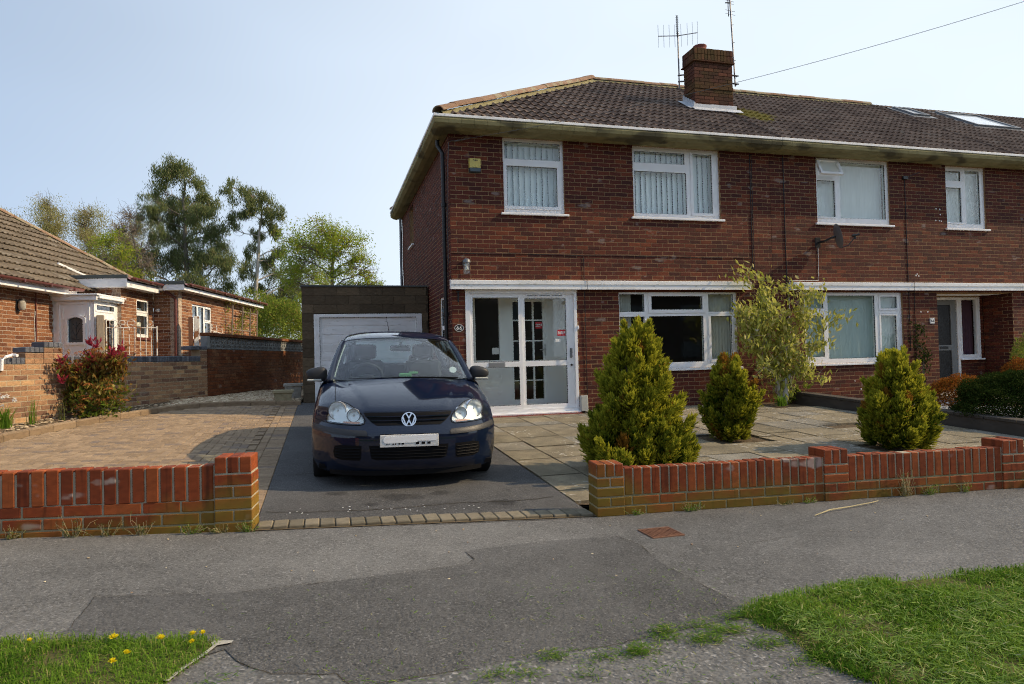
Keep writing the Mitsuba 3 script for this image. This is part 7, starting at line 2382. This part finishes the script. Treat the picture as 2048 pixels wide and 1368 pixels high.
tree('spring_tree', 'bright spring green tree behind the bungalow, left of the bare tree', (-11.8, 44.5, .5), SP, 'm_spring', .12, 1500, 80, .14, twigs=10, lw=.45, hollow=.38, sig=.36)
# bushes at the back of the gardens
for i, (c, rad, n, mt, lab) in enumerate([((-1.55, 26.6, 2.1), (1.1, .9, 1.6), 9000, 'm_bush', 'bright green bush behind the old wall, next to the garage'), ((-3.0, 30.5, 2.4), (1.6, 1.0, 1.9), 9000, 'm_bush', 'green bush at the end of the bungalow'), ((-.6, 33.0, 2.4), (1.5, 1.0, 2.2), 8000, 'm_bush', 'green hedge bush left of the garage, further back'), ((-6.5, 42, 2.6), (3.2, 1.2, 2.6), 9000, 'm_eucalypt', 'dark shrubs below the tall evergreen'), ((-13, 43, 2.4), (3.6, 1.2, 2.4), 8000, 'm_eucalypt', 'dark hedge behind the bungalow roof'), ((3.5, 41, 2.6), (4, 1.2, 2.6), 7000, 'm_bush', 'hedge beyond the garage'), ((.45, 20.9, 1.65), (.85, 1.1, 1.3), 5000, 'm_hedge', 'dark bush out of view behind the garage, placed to shade the old wall')]):  # the last bush is out of view, placed to shade the old wall
    mound('bush', lab, 'bush', c, np.array(rad), n, .10 if i < 3 else .16, mt, 90 + i, .4, .35)
# bare twigs showing over the garage
tw = []
rg = np.random.default_rng(97)
for i in range(40):
    x = rg.uniform(4.2, 6.0)
    tw.append(tube(curve((x, 38, 3.0), (x + rg.normal(0, .35), 38, rg.uniform(4.6, 5.9)), rg, 5, .12), np.linspace(.016, .006, 5), 3, cap=False))
obj('bare_sapling', join(tw), 'm_twig', label='bare thin twigs between the garage roof and the house wall', cat='shrub')
# climber on the far extension with its trellis poles
cl = []
for i in range(26):
    s_ = rng.uniform(3.0, 6.2)
    q = bp(1.62 + rng.normal(0, .05), 2.45 + s_)
    cl.append((q[0], q[1], rng.uniform(1.7, 3.2)))
q = bp(1.6, 6.6)
shrub('climber', 'straggling yellow green climber on the end wall of the far extension', 'plant', (q[0], q[1], .6), cl, 'm_bush', 'm_bark', .09, 30, 41, stems=4, r0=.02, spread=.16)
tr = []
for s_ in (3.05, 3.9, 4.6, 5.3):
    q0, q1 = bp(1.66, 2.45 + s_), bp(1.72, 2.45 + s_ + .12)
    tr.append(tube([(*q0, .6), (*q1, 3.0)], .022, 5))
for z, a, b in ((2.28, 3.1, 4.7), (2.85, 3.8, 5.4)):
    q0, q1 = bp(1.70, 2.45 + a), bp(1.70, 2.45 + b)
    tr.append(tube([(*q0, z), (*q1, z)], .02, 5))
obj('trellis', join(tr), 'm_twig', label='dark wooden poles of a trellis against the far extension', cat='trellis')

# ================================================================== SMALL THINGS
rng = np.random.default_rng(99)


def text(parent, fr_, s, n, z, t, h, mat, name='lettering', bold=False, depth_=.002):
    m = meshkit.text_mesh(t, h, depth_, bold)
    v = np.array(m.vertices)
    w = v[:, 0].max() - v[:, 0].min()
    v = np.stack([v[:, 0] - v[:, 0].min() - w / 2 + s, v[:, 2] + n, v[:, 1] + z], 1)
    return obj(name, fr_.m((v, np.array(m.faces)[:, ::-1])), mat, parent)


# alarm box
k = thing('alarm_box', 'yellow burglar alarm box with a dark lower edge, high on the front wall', 'alarm box')
hull = lambda p: tm(trimesh.Trimesh(p).convex_hull)
obj('cover', FACE.m(hull([(2.462, .0, 4.545), (2.672, .0, 4.545), (2.462, .0, 4.712), (2.672, .0, 4.712), (2.472, .058, 4.545), (2.662, .058, 4.545), (2.472, .050, 4.706), (2.662, .050, 4.706)])), 'm_yellow', k)
obj('facet', FACE.m(hull([(2.525, .045, 4.66), (2.610, .045, 4.66), (2.545, .072, 4.548), (2.590, .072, 4.548), (2.505, .05, 4.546), (2.630, .05, 4.546)])), 'm_yellow', k)
obj('lens', FACE.m(hull([(2.468, .0, 4.466), (2.666, .0, 4.466), (2.462, .0, 4.542), (2.672, .0, 4.542), (2.480, .060, 4.480), (2.654, .060, 4.480), (2.470, .062, 4.542), (2.664, .062, 4.542)])), 'm_smoke', k)
text(k, FACE, 2.567, .0515, 4.662, 'Yale', .030, 'm_black', bold=True)
# bulkhead lantern over the fascia
k = thing('wall_lamp', 'grey hooded wall lamp with clear glass, just above the white fascia board', 'wall lamp')
obj('hood', FACE.m(lathe([(0, .075), (.035, .07), (.055, .052), (.066, .02), (.068, 0), (.0, .0)], 20, 'z', (2.368, .085, 2.895))), 'm_greymetal', k, smooth=40)
obj('back_plate', FACE.m(cbx(2.315, 2.40, .0, .025, 2.86, 2.95, .005)), 'm_greymetal', k)
obj('arm', FACE.m(cbx(2.345, 2.39, .02, .07, 2.90, 2.93, .005)), 'm_greymetal', k)
obj('glass', FACE.m(lathe([(.052, .19), (.052, .02), (.040, .002), (0, 0)], 20, 'z', (2.368, .085, 2.70))), 'm_glass', k, smooth=40)
obj('bulb', FACE.m(lathe([(0, 0), (.022, .008), (.030, .03), (.022, .06), (.014, .085), (.014, .12)], 16, 'z', (2.368, .085, 2.765))), 'm_paper', k, smooth=True)
obj('cage', FACE.m(join([tube([(2.368 + .056 * math.cos(a), .085 + .056 * math.sin(a), 2.70), (2.368 + .056 * math.cos(a), .085 + .056 * math.sin(a), 2.90)], .003, 4) for a in (0.5, 1.6, 2.7, 3.8, 4.9, 6.0)])), 'm_greymetal', k)
# oval house number
k = thing('house_number_sign', 'oval black house number sign reading 66, left of the porch door', 'sign')
ov = lambda a, b: Polygon([(2.2285 + a * math.cos(t), 1.786 + b * math.sin(t)) for t in np.linspace(0, 2 * PI, 48, endpoint=False)])
obj('plate', FACE.m(plate(ov(.083, .064), .0, .008)), 'm_black', k)
obj('rim', FACE.m(plate(ov(.080, .061).difference(ov(.073, .054)), .0085, .012)), 'm_paper', k)
text(k, FACE, 2.2285, .0085, 1.757, '66', .058, 'm_paper', 'number', True)
# iron lantern bracket by the door
obj('wall_bracket', FACE.m(join([cbx(2.212, 2.236, .0, .012, 2.23, 2.40, .003), tube([(2.224, .012, 2.38), (2.224, .05, 2.39), (2.224, .08, 2.35), (2.224, .07, 2.30), (2.224, .04, 2.30)], .007, 6), cbx(2.19, 2.258, .01, .03, 2.40, 2.42, .004)])), 'm_blackmetal', label='small black iron bracket above the house number sign', cat='bracket')
# number of the next house
k = thing('house_number_sign', 'small square white tile with a house number beside the recessed door', 'sign')
obj('plate', FACE.m(cbx(12.240, 12.370, .0, .010, 1.748, 1.872, .004)), 'm_paper', k)
obj('rim', FACE.m(plate(rect(12.247, 12.363, 1.755, 1.865).difference(rect(12.252, 12.358, 1.760, 1.860)), .0105, .012)), 'm_black', k)
text(k, FACE, 12.305, .0105, 1.785, '64', .052, 'm_black', 'number', True)
# television dish
k = thing('satellite_dish', 'grey satellite dish on the wall between the two upstairs windows', 'satellite dish')
dc = np.array([9.70, D - .30, 3.47])
ax = np.array([.90, -.38, .20]); ax /= np.linalg.norm(ax)
xa = np.cross([0, 0, 1.0], ax); xa /= np.linalg.norm(xa)
ya = np.cross(ax, xa)
M = np.stack([xa, ya, ax], 1)
v, f = lathe([(0, 0), (.08, .006), (.16, .024), (.235, .050), (.238, .055), (.235, .057), (.16, .034), (.08, .014), (0, .008)], 28, 'z')
obj('reflector', ((v * [.92, 1.05, 1]) @ M.T + dc, f), 'm_greymetal', k, smooth=50)
lnb = dc + ax * .36 - ya * .06 + xa * .02
obj('feed_arm', tube([dc - ya * .24 + ax * .05, dc - ya * .22 + ax * .2, lnb - ya * .03], [.012, .011, .011], 6), 'm_blackmetal', k)
obj('feed', join([(lambda m: (m[0] @ M.T + lnb, m[1]))(lathe([(0, -.05), (.03, -.05), (.034, .0), (.022, .03), (.022, .09), (0, .09)], 14, 'z')), tube([lnb, lnb - ya * .07], .016, 6)]), 'm_blackmetal', k, smooth=40)
obj('mount', join([tube([dc - ax * .0, dc - ax * .06, np.array([9.56, D - .16, 3.40]), np.array([9.53, D - .0, 3.40])], .022, 8), cbx(9.47, 9.59, D - .02, D - .001, 3.30, 3.50, .004)]), 'm_blackmetal', k)
# roof aerials
k = thing('tv_aerial', 'aerial with upright rods on a pole left of the chimney', 'aerial')
px_, py_ = 7.60, 13.33
obj('mast', tube([(px_, py_, 7.05), (px_, py_, 8.30)], .016, 8), 'm_galv', k)
b0, b1 = np.array([px_ - .42, py_ + .10, 8.215]), np.array([px_ + .44, py_ - .08, 8.30])
obj('boom', tube([b0, (b0 + b1) / 2 + [0, 0, -.03], b1], .010, 6), 'm_alu', k)
for t in (.0, .14, .28, .42, .58, .74, .87, 1.0):
    c = b0 + (b1 - b0) * t + [0, 0, -.03 * (1 - abs(2 * t - 1))]
    obj('rod', tube([c - [0, 0, .25], c + [0, 0, .25]], .005, 4), 'm_alu', k)
for i in range(9):
    z_ = 8.22 + i * .05
    obj('director', join([tube([(px_ - .05, py_ - .02, z_ - .02), (px_ - .03, py_ - .02, z_ + .02), (px_ - .05, py_ - .02, z_ + .05)], .004, 4), tube([(px_ + .01, py_ - .02, z_ - .02), (px_ - .01, py_ - .02, z_ + .02), (px_ + .01, py_ - .02, z_ + .05)], .004, 4)]), 'm_blackmetal', k)
obj('second_boom', tube([(px_ - .02, py_ - .02, 8.18), (px_ - .02, py_ - .02, 8.66)], .012, 5), 'm_blackmetal', k)
obj('bracket', join([tube([(px_ - .03, py_, z), (CH[0] + .02, py_ - .07, z)], .016, 6) for z in (7.20, 7.34)]), 'm_galv', k)
k = thing('tv_aerial', 'aerial with crosswise rods on a tall leaning pole right of the chimney', 'aerial')
m0, m1 = np.array([8.86, 13.12, 7.12]), np.array([8.79, 13.14, 9.40])
obj('mast', tube([m0, m1], .016, 8), 'm_galv', k)
for z_, w in ((8.72, .17), (8.80, .17), (8.96, .15), (9.02, .16), (9.10, .16)):
    c = m0 + (m1 - m0) * (z_ - 7.12) / 2.28
    obj('rod', join([tube([c + [-w, -.06, -.01], c + [w * .85, .05, .03]], .005, 4)]), 'm_alu', k)
c = m0 + (m1 - m0) * (8.95 - 7.12) / 2.28
obj('boom', join([tube([c + [-.06, -.02, -.28], c + [-.07, -.02, .35]], .010, 5), tube([c + [-.15, -.05, .0], c + [.02, 0, .04]], .014, 5)]), 'm_blackmetal', k)
for z_ in (7.15, 7.33):
    obj('bracket', join([tube([(CH[1] - .01, 13.05, z_), (8.93, 13.10, z_ + .02)], .016, 6), tube([(8.83, 13.02, z_ - .04), (8.90, 13.16, z_ + .05)], .010, 5)]), 'm_blackmetal', k)
for z_ in (7.7, 8.1, 8.5):
    c = m0 + (m1 - m0) * (z_ - 7.12) / 2.28
    obj('clip', tube([c + [0, -.01, -.01], c + [.045, -.01, 0]], .007, 4), 'm_blackmetal', k)
# telephone wire from the street to the corner of 66
A_, B_ = np.array([2.28, D - .06, 5.005]), np.array([8.948, 6.773, 5.769])
w_ = [A_ + (B_ - A_) * t + [0, 0, -.16 * 4 * t * (1 - t)] for t in np.linspace(0, 1.6, 30)]
k = obj('telephone_wire', tube(w_ , .0036, 5), 'm_wire', label='thin overhead telephone wire rising from the corner of number 66 to the upper right', cat='wire')
obj('clamp', join([tube([A_ + [-.06, .03, -.01], A_ + [.12, -.02, .015]], .010, 6), tube([(2.20, D - .0, 5.0), A_ + [-.05, .03, -.01]], .005, 5)]), 'm_greymetal', k)
obj('tail', tube([A_ + [-.05, .03, -.01], (2.16, D - .01, 5.0), (2.118, D - .012, 4.97), (2.10, D + .015, 4.6), (2.09, D + .10, 3.6), (2.095, D + .12, 2.9)], .005, 5), 'm_wire', k)
# bracket and wire stub on the next house
obj('wire_bracket', FACE.m(join([cbx(11.66, 11.78, .0, .05, 4.76, 4.83, .005), tube([(11.74, .03, 4.80), (11.92, .22, 4.88)], .007, 5)])), 'm_blackmetal', label='small black cable bracket on the wall left of the rightmost upstairs window', cat='bracket')

# planters by the garage
def planter(name, label, x, y, z, w, dp, h, mat, flare=1.18):
    k = thing(name, label, 'planter')
    a = [(-.5 * w / flare, -.5 * dp / flare, 0), (.5 * w / flare, -.5 * dp / flare, 0), (.5 * w / flare, .5 * dp / flare, 0), (-.5 * w / flare, .5 * dp / flare, 0)]
    m = [(-.5 * w, -.5 * dp, h), (.5 * w, -.5 * dp, h), (.5 * w, .5 * dp, h), (-.5 * w, .5 * dp, h)]
    v = np.array(a + m)
    hl = trimesh.Trimesh(v).convex_hull
    v, f = trimesh.remesh.subdivide_to_size(np.array(hl.vertices), np.array(hl.faces), .035)
    nrm = trimesh.Trimesh(v, f).vertex_normals
    v = v + nrm * (meshkit.fbm(v * 17 + x, 3, 5)[:, None] - .5) * .022
    obj('bowl', (v + [x, y, z], f), mat, k, smooth=40)
    r = join([cbx(-.5 * w - .02, .5 * w + .02, -.5 * dp - .02, -.5 * dp + .03, h - .045, h + .012, .006), cbx(-.5 * w - .02, .5 * w + .02, .5 * dp - .03, .5 * dp + .02, h - .045, h + .012, .006), cbx(-.5 * w - .02, -.5 * w + .03, -.5 * dp + .031, .5 * dp - .031, h - .045, h + .012, .006), cbx(.5 * w - .03, .5 * w + .02, -.5 * dp + .031, .5 * dp - .031, h - .045, h + .012, .006)])
    obj('rim', (np.asarray(r[0]) + [x, y, z], r[1]), mat, k)
    ft = cbx(-.5 * w / flare - .015, .5 * w / flare + .015, -.5 * dp / flare - .015, .5 * dp / flare + .015, -.03, .03, .006)
    obj('foot', (ft[0] + [x, y, z], ft[1]), mat, k)
    obj('soil', tf(cbx(-.5 * w + .031, .5 * w - .031, -.5 * dp + .031, .5 * dp - .031, h - .04, h - .025, .003), 0, (x, y, z)), 'm_earth', k)


planter('stone_planter', 'sunlit carved stone trough on the gravel, in front of the taller planter', -.78, 13.98, .51, .34, .26, .22, 'm_urn')
planter('stone_planter', 'tall grey stone planter in the shade against the garage corner', -.62, 14.75, .50, .34, .34, .33, 'm_concrete', 1.35)
# lamp and bell push of the bungalow
k = thing('wall_lamp', 'glass wall lamp on the orange brick wall left of the white porch', 'wall lamp')
obj('back_plate', MF.m(cbx(5.84, 5.95, .0, .02, 2.38, 2.60, .005)), 'm_blackmetal', k)
obj('glass', MF.m(lathe([(0, 0), (.04, .004), (.062, .04), (.066, .11), (.055, .165), (.03, .19), (0, .195)], 18, 'z', (5.895, .085, 2.40))), 'm_concrete', k, smooth=40)
obj('cap', MF.m(lathe([(0, .03), (.05, .02), (.06, 0), (0, 0)], 16, 'z', (5.895, .085, 2.60))), 'm_blackmetal', k, smooth=40)
k = thing('bell_box', 'small white and black box low on the orange wall at the left edge', 'switch box')
obj('case', MF.m(cbx(3.30, 3.38, .0, .035, 1.68, 1.80, .005)), 'm_blackmetal', k)
obj('cover', MF.m(cbx(3.345, 3.425, .036, .050, 1.675, 1.795, .005)), 'm_paper', k)
k = thing('security_light', 'tiny white sensor on the shaded brick between the two extensions', 'sensor')
obj('case', bfront(.915, 2.45).m(cbx(.10, .16, .0, .07, 2.58, 2.66, .012)), 'm_paper', k)
obj('arm', bfront(.915, 2.45).m(cbx(.05, .11, .0, .03, 2.60, 2.64, .005)), 'm_paper', k)
obj('pipe_end', BW.m(tube([(sA + .10, .10, 1.46), (sA + .10, .02, 1.47), (sA + .0, .01, 1.44), (sA - .06, .012, 1.40), (sA - .07, .012, 1.25)], .022, 8)), 'm_upvc', label='short white pipe at the stepped end of the blue brick coping', cat='pipe')
# box and bucket in the recess of the next house
k = thing('storage_box', 'dark lidded box with a pale band on the step of the recessed door', 'box')
obj('body', tf(cbx(-.27, .27, -.18, .18, 0, .20, .02), 0, (14.05, 11.62, .27)), 'm_greymetal', k)
obj('band', tf(cbx(-.275, .275, -.186, .186, .115, .185, .008), 0, (14.05, 11.62, .27)), 'm_lightgrey', k)
obj('lid', tf(cbx(-.30, .30, -.205, .205, .202, .275, .02), 0, (14.05, 11.62, .27)), 'm_navy', k)
k = tag(obj('rockery_stone', stones(Point(9.35, 8.2).buffer(.18), 5, .07, .12, .0, rng, .7)[0], 'm_paper', uv=None), 'pale stones at the edge of the dark bush beyond the low wall', 'stone')
# white fixings on the walls: filled holes left by old brackets
for x, z_ in ((11.93, 2.76), (12.0, 2.75), (11.96, 2.79), (12.52, 4.18), (12.62, 4.17), (12.63, 4.06), (12.50, 3.93), (12.60, 3.93), (12.65, 3.92), (12.02, 2.0), (12.2, 2.0), (10.31, .62), (10.45, .45)):
    obj('filled_hole', FACE.m(tf(lathe([(0, .005), (.014, .004), (.016, 0)], 8, 'y'), 0, (x, 0, z_)) if False else cbx(x - .014, x + .014, -.004, .004, z_ - .014, z_ + .014, .006)), 'm_paper', HB + '__wall')

# ================================================================== ACROSS THE ROAD (out of view, placed to darken reflections in the windows and the paint)
for i, x in enumerate((-16.0, -3.5, 9.5, 21.5, 33.5)):
    h = thing('house_opposite', ['unseen dark house across the road, behind the camera on the left, placed for reflections', 'unseen dark house across the road, straight behind the camera, placed for reflections', 'unseen dark house across the road, behind the camera on the right, placed for reflections', 'fourth unseen dark house across the road, behind the camera, placed for reflections', 'fifth unseen dark house across the road, behind the camera, placed for reflections'][i], 'house')
    obj('wall', bx(x - 4.2, x + 4.2, -24.5, -17.0, -.1, 5.1), 'm_darkwall', h)
    obj('roof', tm(trimesh.Trimesh([(x - 4.6, -24.9, 5.1), (x + 4.6, -24.9, 5.1), (x + 4.6, -16.6, 5.1), (x - 4.6, -16.6, 5.1), (x - 1.6, -20.7, 7.9), (x + 1.6, -20.7, 7.9)]).convex_hull), 'm_tile', h, uv=np.full((6, 2), .5))
    for a, z_ in ((-2.4, 3.3), (1.6, 3.3), (-2.4, .9), (1.6, .9)):
        obj('window', bx(x + a - .7, x + a + .7, -17.0, -16.93, z_ + .1, z_ + 1.1), 'm_smoke', h)
tag('pavement', kind='structure')
